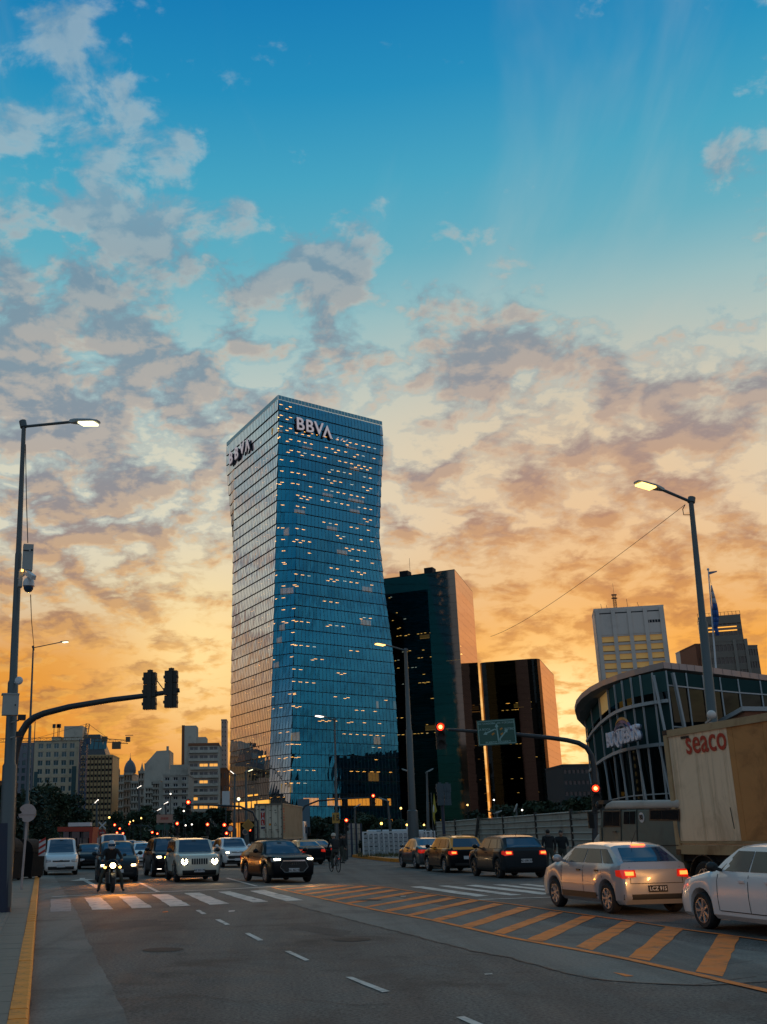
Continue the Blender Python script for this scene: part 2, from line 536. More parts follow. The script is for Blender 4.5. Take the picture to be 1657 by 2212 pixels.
def flat(name, mat_, quads, z, jit=0.0):
    """painted or laid pieces of the road surface: each quad given by photo points"""
    out = []
    for q in quads:
        pts = [gnd(u, v) for (u, v) in q]
        mb = MB()
        n = len(pts)
        c = sum(pts, Vector()) / n
        ring = []
        for i in range(n):                           # a worn, slightly uneven outline
            a, b2 = pts[i], pts[(i + 1) % n]
            k = max(1, min(10, int((b2 - a).length / .35))) if jit else 1
            for j in range(k):
                p = a.lerp(b2, j / k)
                if jit:
                    p = p + Vector((random.uniform(-jit, jit), random.uniform(-jit, jit), 0))
                ring.append((p.x, p.y, z))
        ar = sum(ring[i][0] * ring[(i + 1) % len(ring)][1] - ring[(i + 1) % len(ring)][0] * ring[i][1] for i in range(len(ring)))
        if ar < 0:
            ring.reverse()
        mb.poly(*ring)
        out.append(mb.build(name, mat_, road))
    return out


def strip(name, mat_, A, B, z, jit=0.0):
    mb = MB()
    A = [gnd(*p) for p in A]
    B = [gnd(*p) for p in B]

    def dense(P):
        o = []
        for i in range(len(P) - 1):
            k = max(1, int((P[i + 1] - P[i]).length / .3)) if jit else 1
            for j in range(min(k, 40)):
                p = P[i].lerp(P[i + 1], j / min(k, 40))
                o.append(p + Vector((random.uniform(-jit, jit), random.uniform(-jit, jit), 0)))
        o.append(P[-1])
        return o
    A, B = dense(A), dense(B)
    ring = [(p.x, p.y, z) for p in A] + [(p.x, p.y, z) for p in reversed(B)]
    mb.poly(*ring)
    bm = bmesh.new()
    me = mb.mesh(name, mat_)
    bm.from_mesh(me)
    bmesh.ops.triangulate(bm, faces=bm.faces[:])
    bmesh.ops.recalc_face_normals(bm, faces=bm.faces[:])
    for f in bm.faces:
        if f.normal.z < 0:
            f.normal_flip()
    bm.to_mesh(me)
    bm.free()
    return link(name, me, road)


# concrete gutter along the left kerb, concrete strip beside the hatched island
strip('concrete_strip', M['concrete'], [(52, 2290), (62, 2212), (72, 2080), (80, 1980), (84, 1925), (86, 1880), (96, 1846)],
      [(310, 2290), (282, 2212), (230, 2112), (187, 2025), (167, 1972), (140, 1929), (118, 1895), (112, 1850)], .004, .02)
CR = [(560, 1930), (629, 1953), (662, 1963), (792, 1996), (902, 2024), (1026, 2056), (1105, 2070), (1205, 2099), (1272, 2114), (1372, 2124), (1522, 2130), (1657, 2122), (1760, 2115)]
BD = [(560, 1913), (700, 1917), (782, 1927), (819, 1933), (846, 1936), (886, 1944), (932, 1953), (986, 1961), (1046, 1971), (1105, 1980), (1178, 1990), (1258, 2001), (1352, 2016), (1458, 2031), (1538, 2044), (1657, 2059), (1760, 2072)]
strip('concrete_strip', M['concrete'], CR, BD, .004, .012)


def line_w(name, mat_, pts, w, z, jit=0.0):
    P = [gnd(*p) for p in pts]
    L, R = [], []
    for i, p in enumerate(P):
        d = (P[min(i + 1, len(P) - 1)] - P[max(i - 1, 0)]).normalized()
        nrm = Vector((-d.y, d.x, 0))
        L.append(p + nrm * w / 2)
        R.append(p - nrm * w / 2)
    mb = MB()
    for i in range(len(P) - 1):
        k = max(1, int((P[i + 1] - P[i]).length / .5)) if jit else 1
        for j in range(k):
            a, c = j / k, (j + 1) / k
            q = [L[i].lerp(L[i + 1], a), R[i].lerp(R[i + 1], a), R[i].lerp(R[i + 1], c), L[i].lerp(L[i + 1], c)]
            mb.poly(*[(p.x, p.y, z) for p in q])
    return mb.build(name, mat_, road)


# cracks and seams: a wandering tar line
def crack(pts, w, z=.0075):
    P = []
    for i in range(len(pts) - 1):
        a, c = gnd(*pts[i]), gnd(*pts[i + 1])
        k = max(2, int((c - a).length / .22))
        for j in range(k):
            P.append(a.lerp(c, j / k) + Vector((random.uniform(-.035, .035), random.uniform(-.035, .035), 0)))
    mb = MB()
    for i in range(len(P) - 1):
        d = (P[i + 1] - P[i]).normalized()
        nrm = Vector((-d.y, d.x, 0))
        w1, w2 = w * random.uniform(.25, 1.3), w * random.uniform(.25, 1.3)
        mb.poly(*[(p.x, p.y, z) for p in (P[i] + nrm * w1, P[i] - nrm * w1, P[i + 1] - nrm * w2, P[i + 1] + nrm * w2)])
    o = mb.build('road_crack', M['crack'], road)
    return o


crack(CR[1:], .022)
crack([(1090, 2104), (1180, 2098), (1250, 2094)], .010)
crack([(1500, 2129), (1580, 2118), (1657, 2107)], .012)
crack([(780, 1995), (740, 2000), (700, 2001)], .010)
crack([(1270, 2110), (1330, 2128), (1380, 2136)], .008)
crack([(230, 1972), (330, 1968), (480, 1960), (600, 1950)], .014)
crack([(80, 2110), (160, 2106), (228, 2109)], .008)
crack([(86, 2036), (150, 2032), (190, 2030)], .007)
crack([(1540, 2090), (1600, 2080), (1657, 2074)], .008)

o = 0.01
HAT = [((1502, 2100), (1562, 2111), (1597, 2025), (1551, 2020)), ((1357, 2069), (1404, 2077), (1477, 2006), (1438, 2003)),
       ((1242, 2046), (1280, 2054), (1377, 1993), (1345, 1991)), ((1138, 2030), (1173, 2036), (1287, 1981), (1258, 1979)),
       ((1063, 2015), (1089, 2019), (1216, 1972), (1188, 1970)), ((994, 2001), (1019, 2005), (1150, 1962), (1121, 1960)),
       ((929, 1988), (949, 1991), (1089, 1954), (1066, 1952)), ((873, 1978), (889, 1980), (1036, 1946), (1016, 1944)),
       ((828, 1967), (843, 1970), (989, 1941), (969, 1939)), ((783, 1960), (796, 1961), (946, 1935), (926, 1933)),
       ((746, 1951), (758, 1953), (899, 1929), (881, 1927)), ((709, 1944), (722, 1946), (866, 1923), (846, 1922)),
       ((679, 1937), (693, 1939), (836, 1918), (816, 1917)), ((656, 1931), (667, 1933), (799, 1915), (779, 1914)),
       ((633, 1925), (643, 1927), (756, 1914), (736, 1913)), ((609, 1921), (617, 1922), (693, 1915), (676, 1914))]
flat('hatch_stripe', M['hatch'], HAT, .0085, .015)
line_w('yellow_line', M['hatch'], [(589, 1918), (702, 1943), (819, 1968), (936, 1989), (1105, 2027), (1238, 2051), (1355, 2073), (1498, 2105), (1582, 2125), (1657, 2142), (1720, 2158)], .14, .0125)
line_w('yellow_line', M['hatch'], [(692, 1914), (799, 1913), (839, 1918), (902, 1928), (1019, 1944), (1105, 1954), (1222, 1971), (1378, 1993), (1472, 2008), (1598, 2025), (1720, 2042)], .09, .0125)
ZEB = [((110, 1943), (152, 1943), (154, 1969), (109, 1971))]
flat('crossing_stripe', M['faded'], ZEB, .0085, .02)
ZEB = [((183, 1940), (218, 1939), (246, 1965), (199, 1966)), ((257, 1937), (293, 1936), (329, 1961), (286, 1963)),
       ((328, 1933), (363, 1932), (413, 1957), (368, 1959)), ((398, 1930), (430, 1929), (497, 1953), (453, 1955)),
       ((471, 1927), (498, 1926), (580, 1948), (546, 1950)), ((539, 1925), (570, 1923), (655, 1945), (618, 1947))]
flat('crossing_stripe', M['white_paint'], ZEB, .0085, .02)
flat('crossing_stripe', M['white_paint'], [((885, 1916), (911, 1915), (1057, 1935.5), (1028, 1937.5)), ((946, 1914), (970, 1913.5), (1127, 1933.5), (1101, 1935)),
     ((1002, 1913), (1028, 1912), (1200, 1931), (1170, 1933)), ((1063, 1911.5), (1087, 1911), (1260, 1930), (1235, 1931)), ((1121, 1911), (1139, 1910), (1300, 1927), (1278, 1928))], .0085, .015)
line_w('stop_line', M['white_paint'], [(113, 1937.5), (340, 1927.5), (520, 1919.5), (606, 1915)], .26, .0085)
line_w('stop_line', M['white_paint'], [(1034, 1944), (1190, 1938.5), (1330, 1934)], .22, .0085)
flat('lane_dash', M['white_paint'], [((422, 1967), (430, 1966), (447, 1975), (437, 1975.5)), ((465, 1987), (475, 1986.5), (497, 1998), (487, 1999)),
     ((528, 2017), (537, 2015.5), (570, 2032), (558, 2033)), ((614, 2056), (625, 2055), (670, 2075), (658, 2076.5)),
     ((746, 2112), (759, 2111), (842, 2143), (826, 2145)), ((984, 2199), (1001, 2197), (1096, 2236), (1074, 2239))], .0085, .008)
line_w('lane_line', M['white_paint'], [(300, 1906), (342, 1927)], .14, .0085)
line_w('lane_line', M['white_paint'], [(490, 1897), (555, 1915)], .14, .0085)
line_w('lane_line', M['faded'], [(118, 1925.5), (193, 1919)], .12, .0085)
flat('turn_arrow', M['white_paint'], [((172, 1897), (184, 1897), (183, 1899.5), (206, 1899.5), (189, 1902), (218, 1917), (206, 1918), (180, 1903), (150, 1903), (172, 1900))], .0085)
flat('paint_fleck', M['hatch'], [((1325, 2102), (1345, 2104), (1370, 2110), (1352, 2111)), ((352, 1970), (362, 1969), (364, 1971), (350, 1972))], .0085)
flat('paint_fleck', M['white_paint'], [((1046, 2105), (1062, 2104), (1066, 2106), (1048, 2107)), ((865, 1936), (876, 1936), (878, 1937), (866, 1937.5)), ((494, 1968), (508, 1967), (506, 1970), (494, 1971))], .0085)
mb = MB().lathe([(0, .012), (.33, .012), (.36, .010)], 20, (gnd(797, 1945).x, gnd(797, 1945).y, 0))
M['iron'] = mat('cast_iron', (.045, .042, .038), .8, var=.3, scale=9, spec=.2)
mb.build('manhole_cover', M['iron'], road)
for (u, v) in ((760, 2030), (352, 2052)):
    p = gnd(u, v)
    MB().lathe([(0, .006), (.30, .006), (.33, .005)], 20, (p.x, p.y, 0)).build('manhole_cover', M['iron'], road)
M['patch'] = mat('tar_patch', (.078, .072, .063), .85, speck=.6, var=.3, scale=1.6, bump=.4, bscale=80)
flat('road_patch', M['patch'], [((640, 1996), (760, 2012), (742, 2024), (622, 2006)), ((255, 1990), (340, 1986), (352, 2000), (262, 2004))], .003, .03)
for pts in ([(300, 2160), (420, 2150), (520, 2165), (640, 2158)], [(640, 2158), (760, 2172), (900, 2168)], [(240, 2040), (330, 2034), (450, 2046)], [(520, 2046), (640, 2040), (700, 2052)], [(900, 2080), (960, 2092), (1060, 2090)]):
    crack(pts, .009)

# left pavement with its kerb of yellow stones
pav = MB().obox((-2.72, 4, -.02), EF * 140, -ER * 30, (0, 0, .15)).build('pavement', M['pave'])
# the kerb line runs through these points of the photo (top of the road side)
K0, K1 = gnd(62, 2212), gnd(86, 1880)
KD = (K1 - K0).normalized()
KN = Vector((KD.y, -KD.x, 0))                        # to the road
kb = K0 - KD * 7
pav.data.clear_geometry()
pv = MB().obox(kb - KN * .18 - Vector((0, 0, .05)), KD * 150, -KN * 34, (0, 0, .20))
tmp = pv.mesh('pavement', M['pave'])
pav.data = tmp
pav['kind'] = 'structure'
km = None
n = 118
for i in range(n):
    p = kb + KD * (i * .62)
    if km is None or i % 6 == 0:
        j = random.uniform(-.006, .006)
        k = MB()
        w, h, l = .18, .155, .592
        pr = [(0, 0), (0, h + j), (-.03, h + .012 + j), (-w + .0, h + .012 + j), (-w, 0)]
        vs = []
        for (yy) in (0, l):
            for (xx, zz) in pr:
                q = KN * (xx + random.uniform(-.006, .006)) + KD * yy
                vs.append((q.x, q.y, zz + (random.uniform(-.004, .004) if zz > 0 else 0)))
        m_ = len(pr)
        k.add(vs, [tuple(range(m_)), tuple(reversed(range(m_, 2 * m_)))] + [(a, m_ + a, m_ + (a + 1) % m_, (a + 1) % m_) for a in range(m_)])
        km = k.mesh('kerb_stone', M['yellow'])
    ob = link('kerb_stone', km, pav)
    ob.location = (p.x, p.y, 0)
# paving tiles nearest the camera, ribbed ones in a band
tl = MB()
T = .395
tl.obox((0, 0, 0), KD * T, -KN * T, (0, 0, .02))
t_pl = tl.mesh('paving_tile', M['pave'])
tr_ = MB()
tr_.obox((0, 0, 0), KD * T, -KN * T, (0, 0, .016))
for a in range(5):
    q = -KN * (.03 + a * .076)
    tr_.obox(Vector((q.x, q.y, .016)) + KD * .01, KD * (T - .02), -KN * .04, (0, 0, .007))
t_rb = tr_.mesh('paving_tile', M['pave2'])
for i in range(48):
    for j in range(6):
        p = kb + KD * (4.5 + i * .40) - KN * (.185 + j * .40)
        ob = link('paving_tile', t_rb if j in (1, 2) else t_pl, pav)
        ob.location = (p.x, p.y, .150 + random.uniform(-.002, .002))

# raised island on the right with its yellow kerb and weeds, and the far-side pavement
isl = [gnd(762, 1852), gnd(835, 1861), gnd(905, 1866), gnd(1000, 1862), gnd(1300, 1852), gnd(1300, 1838), gnd(800, 1838), gnd(758, 1846)]
mb = MB()
mb.prism([(p.x, p.y) for p in isl], 0, .16)
bm_me = mb.mesh('traffic_island', M['pave'])
isd = link('traffic_island', bm_me)
isd['kind'] = 'structure'
kq = MB()
for a, c in zip(isl[:3], isl[1:4]):
    L = (c - a).length
    kk = max(1, int(L / 1.0))
    for j in range(kk):
        p, q = a.lerp(c, j / kk), a.lerp(c, (j + .97) / kk)
        d = (q - p)
        nn = Vector((-d.y, d.x, 0)).normalized()
        s_ = MB().obox(p - nn * .02 + Vector((0, 0, .002)), d, nn * .3, (0, 0, .2))
        s_.build('kerb_stone', M['yellow'], isd)

# ------------------------------------------------------------------ glass towers
G_BBVA = glass_mat('tower_glass', (.045, .42, .68, 1), (.95, .88, .86, 1), .55, (.80, .70, .56, 1), wob=.05, wscale=.35)
G_DARK = glass_mat('black_glass', (.028, .040, .045, 1), (.29, .215, .19, 1), .45, (.35, .38, .36, 1), wob=.015, wscale=.3)
G_PALE = glass_mat('sky_reflection_and_strip', (.16, .145, .125, 1), (.27, .21, .19, 1), .0, (.3, .3, .3, 1), wob=.03, wscale=.3, rough=.08)  # pale tone painted for sky reflected in the front glass, plus second tower's strips
M['slab'] = mat('floor_slab', (.012, .018, .024), .8)
M['core'] = mat('sky_blocker_dark', (.012, .022, .03), .9)
M['mull'] = mat('mullion', (.05, .085, .11), .35, .6)
M['joint'] = mat('floor_edge', (.018, .022, .026), .5, .4)
M['office'] = mat('office_light', (.9, .7, .4), .5, emit=(1.0, .52, .12), estr=4.6)
M['office_w'] = mat('office_light_white', (.9, .9, .8), .5, emit=(.9, .95, .8), estr=1.8)
M['glowroom'] = mat('lit_room_wall', (.5, .4, .2), .8, emit=(1.0, .60, .14), estr=.20)
M['lobby'] = mat('lobby_light', (.9, .6, .2), .6, emit=(1.0, .42, .05), estr=1.2)


def inset(ring, d):
    n = len(ring)
    c = sum((Vector(p) for p in ring), Vector((0, 0))) / n
    return [tuple(Vector(p) + (c - Vector(p)).normalized() * d) for p in ring]


def glass_tower(name, label, ringfn, zs, gm, pane_w, lip, faces, lights, base, indiv=None, colmat=None, group=None, mull=.06, diag=None):
    root = thing(name, label, 'tower', base, group=group)
    nf = len(zs) - 1
    mul, edge, slabs, lts, ltw, glow = MB(), MB(), MB(), MB(), MB(), MB()
    stuff = MB()
    bands = 0
    part = MB()
    for k in range(nf):
        z0, z1 = zs[k], zs[k + 1]
        rb, rt = ringfn(z0), ringfn(z1)
        if diag:
            (i0, i1), (i2, i3) = diag
            pa, pc = (Vector(rb[i0]) + Vector(rb[i1])) / 2, (Vector(rb[i2]) + Vector(rb[i3])) / 2
            du = (pc - pa).normalized()
            pa, pc = pa + du * .9, pc - du * .9
            part.obox((*pa, z0), (*(pc - pa), 0), (-du.y * .3, du.x * .3, 0), (0, 0, z1 - z0))  # added screen on each floor, keeps sky from showing through the glass
        slabs.prism(inset(rt, .55), z1 - .75, z1 - .02)
        n = len(rb)
        for i in range(n):
            p, q = Vector(rb[i]), Vector(rb[(i + 1) % n])
            pt, qt = Vector(rt[i]), Vector(rt[(i + 1) % n])
            if (q - p).length < .4 and (qt - pt).length < .4:
                continue
            d = (q - p) if (q - p).length > (qt - pt).length else (qt - pt)
            L = d.length
            d = d.normalized()
            nn = Vector((d.y, -d.x))
            pl, ql = p + nn * lip, q + nn * lip
            P = lambda a, h: Vector((*(pl.lerp(ql, a)).lerp(pt.lerp(qt, a), h), z0 + .05 + (z1 - z0 - .05) * h))
            vis = i in faces
            if not vis:
                stuff.poly(P(0, 0), P(1, 0), P(1, 1), P(0, 1))
                continue
            # the soffit where one floor's glass oversails the next
            if lip:
                edge.obox((*p, z0 - .06), (*(d * (q - p).length), 0), (*(nn * (lip + .03)), 0), (0, 0, .09))
            nc = max(1, round(L / pane_w))
            band = MB()
            runs = []
            for c in range(nc):
                a0, a1 = c / nc, (c + 1) / nc
                t = [random.uniform(-1, 1) * (.010 if lip else .003) for _ in range(4)]
                N3 = Vector((nn.x, nn.y, 0))
                quad = [P(a0, 0) + N3 * t[0], P(a1, 0) + N3 * t[1], P(a1, 1) + N3 * t[2], P(a0, 1) + N3 * t[3]]
                if indiv and indiv(i, k, c):
                    MB().poly(*quad).build('glass_pane', gm, root, world=True)
                else:
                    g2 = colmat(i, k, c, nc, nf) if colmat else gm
                    if not runs or runs[-1][0] is not g2 or runs[-1][2] != c:
                        runs.append([g2, MB(), c])
                    runs[-1][1].poly(*quad)
                    runs[-1][2] = c + 1
                if mull:
                    mul.bar(P(a0, 0) + N3 * .03, P(a0, 1) + N3 * .03, mull, .05, up=N3)
            for g2, b2, _c in runs:
                b2.build('glass_band', g2, root, world=True)
                bands += 1
            # ceiling lights behind this stretch of glass
            for (a, dep, ln, w_) in lights(i, k, L):
                o2 = Vector(rb[i]) + d * a - nn * dep
                tgt = ltw if w_ else lts
                tgt.obox((o2.x, o2.y, z1 - .86), (*(d * ln), 0), (*(-nn * .35), 0), (0, 0, .09))
                if random.random() < .06:
                    glow.obox((*(o2 - d * 1.5 - nn * 3), z0 + .4), (*(d * (ln + 3.4)), 0), (*(-nn * .1), 0), (0, 0, z1 - z0 - 1.3))
    slabs.build('floor_slab', M['slab'], root, world=True)
    core = MB().prism(inset(ringfn(zs[0]), 11), zs[0], zs[-1] - .3)
    core.build('core', M['core'], root, world=True)
    if stuff.f:
        tag(stuff.build('glass_panes', gm, root, world=True), kind='stuff')
    if mul.f:
        tag(mul.build('mullions', M['mull'], root, world=True), kind='stuff')
    if edge.f:
        tag(edge.build('floor_edges', M['joint'], root, world=True), kind='stuff')
    if part.f:
        part.build('sky_blocker', M['core'], root, world=True)
    if lts.f:
        tag(lts.build('ceiling_lights', M['office'], root, world=True), kind='stuff')
    if ltw.f:
        tag(ltw.build('ceiling_lights', M['office_w'], root, world=True), kind='stuff')
    if glow.f:
        tag(glow.build('lit_walls', M['glowroom'], root, world=True), kind='stuff')
    return root


def solve_at_z(u, v, z):
    return gnd(u, v, z)


A_ = at(601, 862, 348)
ZT = A_.z
L_, R_ = gnd(490, 964, ZT), gnd(826, 919, ZT)
K_ = L_ + R_ - A_
corn = [Vector((p.x, p.y)) for p in (L_, A_, R_, K_)]


def pwl_(pts, x):
    for (x0, y0), (x1, y1) in zip(pts, pts[1:]):
        if x >= x1:
            return y0 + (y1 - y0) * (x0 - x) / (x0 - x1)
    return pts[-1][1]


def ring_bbva(z):
    t = max(0.0, min(1.0, z / (ZT - 8)))
    f1, f2 = 14.5 * (1 - t) ** 1.05, 1.2 + 7.5 * t
    out = []
    for i, c in enumerate(corn):
        if i == 2:                                   # this corner is pinched in at two thirds of the height
            q = pwl_([(1, 0), (.93, .35), (.74, 1), (.58, .6), (.46, .12), (.40, 0), (0, 0)], t)
            f1, f2 = 4.2 * q + .05, 9.0 * q + .3
        pv_, nx = corn[i - 1], corn[(i + 1) % 4]
        out.append(tuple(c + (pv_ - c).normalized() * max(f1, .02)))
        out.append(tuple(c + (nx - c).normalized() * f2))
    return out


NF = 35
zs = [6.5 + (ZT - 6.5) * k / NF for k in range(NF + 1)]
rl = random.Random(11)


def l_bbva(i, k, L):
    out = []
    if i == 3:                                       # the wide right-hand face
        if k in (0,):
            return out
        dens = .86 if k > 18 else (.16 if 12 <= k <= 16 else .42)
        if k in (33, 34):
            return out
        a = 1.5
        while a < L - 2:
            run = rl.choice([2, 3, 3, 4])
            on = rl.random() < dens
            for j in range(run):
                if on and a < L - 2 and rl.random() < .9:
                    out.append((a, 2.2, 1.15, rl.random() < .12))
                    if rl.random() < .22:
                        out.append((a + .5, 4.6, 1.1, False))
                a += 2.75
            a += rl.choice([.6, 2.4, 4])
    if i == 2:                                       # corner facet
        for a in (2.0, 6.0, 8.2):
            if a < L - 1.2 and rl.random() < (.75 if k > 14 else .4):
                out.append((a, 1.8, 1.2, False))
                if rl.random() < .4:
                    out.append((a, 4.0, 1.2, False))
    if i == 1:
        for a in [L * rl.uniform(.3, .98) for _ in range(5)]:
            if rl.random() < .75 and k < 33:
                out.append((a - 1.2, 1.4, .9, False))
    return out


bbva = glass_tower('glass_tower', 'tallest blue glass office tower with BBVA lettering at its top', ring_bbva, zs, G_BBVA, 1.52, .28, (0, 1, 2, 3, 4), l_bbva,
                   (A_.x, A_.y, 0), indiv=lambda i, k, c: i == 3 and 1 <= k <= 10, diag=((0, 1), (4, 5)))
# base storey with the lit lobby, roof screen and lettering
rb = ring_bbva(0)
bs = MB().prism(inset(rb, 4.0), 0, 6.45)
bs.build('base_storey', M['core'], bbva, world=True)
e3 = (Vector(rb[4]) - Vector(rb[3])).normalized()
n3 = Vector((e3.y, -e3.x))
L3 = (Vector(rb[4]) - Vector(rb[3])).length
mb = MB()
p0 = Vector(rb[3]) - n3 * .3
for (a, w) in ((9, 7), (18.5, 3.2), (23, 3.0), (27, 9.6), (38.5, 4.2), (44, 2.2)):
    if a + w < L3 + 6:
        for j in range(int(w / 1.55)):
            mb.obox((*(p0 + e3 * (a - 3 + j * 1.55)), 10.9), (*(e3 * 1.42), 0), (*(-n3 * .06), 0), (0, 0, 2.3))
for (a, w) in ((12, 1.0), (22, .8), (30, 1.2), (34, 4), (41, 1)):
    mb.obox((*(p0 - n3 * 3.4 + e3 * (a - 3)), 2.2), (*(e3 * w), 0), (*(-n3 * .06), 0), (0, 0, 3.2))
p1 = Vector(rb[1]) - Vector((corn[1] - corn[0])).normalized() * 0
dL = (corn[1] - corn[0]).normalized()
nL = Vector((dL.y, -dL.x))
for j in range(20):
    a = 6 + j * 1.62
    if rl.random() < .8:
        mb.obox((*(corn[0] + dL * a + nL * .33), 11.0), (*(dL * 1.4), 0), (*(nL * .05), 0), (0, 0, 2.1))
for (a, w, z) in ((14, 4, 18), (30, 6, 27), (20, 9, 14.8)):
    for j in range(int(w / 1.5)):
        if rl.random() < .6:
            mb.obox((*(corn[0] + dL * (a + j * 1.5) + nL * .33), z), (*(dL * 1.3), 0), (*(nL * .05), 0), (0, 0, .5))
mb.build('lobby_window', M['lobby'], bbva, world=True)
cols_ = MB()
for j in range(9):
    q = Vector(rb[3]) + e3 * (3 + j * (L3 - 6) / 8) - n3 * 2
    cols_.tube([(q.x, q.y, 0), (q.x, q.y, 6.4)], .55, 10)
cols_.build('column', M['core'], bbva, world=True)
par = MB()
tr = [Vector(p) for p in ring_bbva(ZT)]
M['skyglass'] = mat('roof_screen', (.10, .30, .40), .15, .4)
for a, c in ((1, 2), (3, 4), (2, 3), (4, 5), (7, 0), (0, 1)):
    d = tr[c] - tr[a]
    if d.length < .5:
        continue
    nn = Vector((d.y, -d.x)).normalized()
    kk = max(1, round(d.length / 1.52))
    for j in range(kk):
        q = tr[a] + d * (j / kk)
        par.obox((*(q + nn * .05), ZT + .05), (*(d / kk * .93), 0), (*(nn * .08), 0), (0, 0, 1.5))
par.build('roof_screen', M['skyglass'], bbva, world=True)
dk = MB().prism(inset(ring_bbva(ZT), .6), ZT - .3, ZT + .02)
dk.build('roof', M['core'], bbva, world=True)
M['sign_w'] = mat('sign_letters', (.66, .60, .62), .5, emit=(.85, .72, .74), estr=.26)
M['sign_side'] = mat('sign_letter_side', (.035, .05, .09), .5)


def bbva_sign(o, xd, size, nn, sp_=.78, backs=True):
    for k, (t, off_) in enumerate((('B', 0), ('B', .80), ('V', 1.60), ('V', 2.32))):
        me = text_mesh(t, size, .14, M['sign_w'], bold=.045 * size / 6, name='letter')
        xx, yy = Vector((*xd, 0)), UP
        if k == 3:
            xx, yy = -xx, -UP
        zz = xx.cross(yy)
        c = Vector(o) + Vector((*xd, 0)) * size * off_ * sp_
        me.transform(Matrix(((xx.x, yy.x, zz.x, c.x - A_.x), (xx.y, yy.y, zz.y, c.y - A_.y), (xx.z, yy.z, zz.z, c.z), (0, 0, 0, 1))))
        link('letter', me, bbva)
        # dark returns behind each letter
        m2 = text_mesh(t, size * 1.02, .25, M['sign_side'], bold=.07 * size / 6, name='letter_back')
        c2 = c - Vector((*nn, 0)) * .5 + Vector((.0, 0, -.25 if backs else -.5))
        m2.transform(Matrix(((xx.x, yy.x, zz.x, c2.x - A_.x), (xx.y, yy.y, zz.y, c2.y - A_.y), (xx.z, yy.z, zz.z, c2.z), (0, 0, 0, 1))))
        link('letter_back', m2, bbva)


eR = (corn[2] - corn[1]).normalized()
nR = Vector((eR.y, -eR.x))
c = corn[1] + eR * 8.6 + nR * 1.1
bbva_sign((c.x, c.y, ZT - 8.2), eR, 6.6, nR)
for j in range(3):                                   # the trailing strokes of the last letter
    q = corn[1] + eR * (24.5 + j * 2.1) + nR * 1.1
    mb = MB().bar((q.x, q.y, ZT - 10.6), (*(q + eR * 1.0), ZT - 9.7), .35, .35)
    mb.build('letter_stroke', M['sign_w'], bbva, world=True)
c = corn[0] + dL * 7.0 + nL * 1.1
bbva_sign((c.x, c.y, ZT - 7.6), dL, 6.6, nL, 1.12, False)

# ---- the two dark towers
D1 = at(982, 1231, 398)
zd = D1.z
D0, D2 = gnd(824, 1252, zd), gnd(1021, 1279, zd)
D3 = D0 + D2 - D1
ringD = [(p.x, p.y) for p in (D0, D1, D2, D3)]
zsD = [4 + (zd - 4) * k / 30 for k in range(31)]
rd = random.Random(5)


def l_dark(i, k, L):
    out = []
    if i == 0:
        rows = {25: .25, 24: .12, 22: .45, 20: .55, 19: .75, 18: .4, 16: .4, 12: .25, 11: .35, 10: .95, 7: .15, 27: .15}
        pr = rows.get(k, .03)
        if k == 14:
            return [(L - 13, .8, 4.5, False), (L - 9, .8, 4.5, False)]
        a = 1.2
        while a < L - 2:
            if rd.random() < pr:
                for j in range(rd.choice([1, 2, 3])):
                    out.append((a + j * 1.5, rd.uniform(.8, 3), rd.uniform(.5, 1.0), rd.random() < .15))
            a += rd.choice([1.8, 3.2])
    return out


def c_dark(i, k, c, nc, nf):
    if i == 0 and (c >= nc - 6 or k >= nf - 2):  # this border stands in for sky mirrored in the glass
        return G_PALE
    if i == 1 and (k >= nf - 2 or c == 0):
        return G_PALE
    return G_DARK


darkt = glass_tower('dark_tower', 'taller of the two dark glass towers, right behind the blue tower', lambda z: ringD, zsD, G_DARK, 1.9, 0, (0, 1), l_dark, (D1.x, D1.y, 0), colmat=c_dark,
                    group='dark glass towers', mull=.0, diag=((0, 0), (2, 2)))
MB().prism([(p[0], p[1]) for p in inset(ringD, .1)], zd, zd + .3).build('roof', M['slab'], darkt, world=True)
for f, w in ((.30, 3.5), (.64, 3.5)):
    q = D0.lerp(D1, f) + (D3 - D0) * .12
    MB().box((q.x, q.y, zd + 1.6), (w, 4, 3.0), math.atan2(D1.y - D0.y, D1.x - D0.x)).build('plant_box', M['slab'], darkt, world=True)
q = D0.lerp(D1, .42)
MB().bar((q.x, q.y + 4, zd), (q.x, q.y + 4, zd + 8), .12).build('aerial', M['dark_steel'], darkt, world=True)
MB().prism([(p[0], p[1]) for p in inset(ringD, 1.0)], 0, 4).build('base_storey', M['slab'], darkt, world=True)

E1 = at(1164, 1423, 470)
ze = E1.z
E0, E2 = gnd(1034, 1433, ze), gnd(1198, 1461, ze)
E3 = E0 + E2 - E1
cE = [Vector((p.x, p.y)) for p in (E0, E1, E2, E3)]
ringE = []
for i, c in enumerate(cE):
    r_ = 3.2
    a, c2 = cE[i - 1], cE[(i + 1) % 4]
    ringE += [tuple(c + (a - c).normalized() * r_), tuple(c + (a - c).normalized() * r_ * .3 + (c2 - c).normalized() * r_ * .3), tuple(c + (c2 - c).normalized() * r_)]
zsE = [4 + (ze - 4) * k / 24 for k in range(25)]


def l_dark2(i, k, L):
    if i == 2 and k in (16, 17, 11, 9, 4, 6):
        return [(L * rd.uniform(.25, .9), 1.0, .9, False) for _ in range({16: 8, 17: 5}.get(k, 3))]
    return []


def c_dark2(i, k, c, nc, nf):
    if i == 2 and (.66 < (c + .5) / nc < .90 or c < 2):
        return G_PALE
    return G_DARK


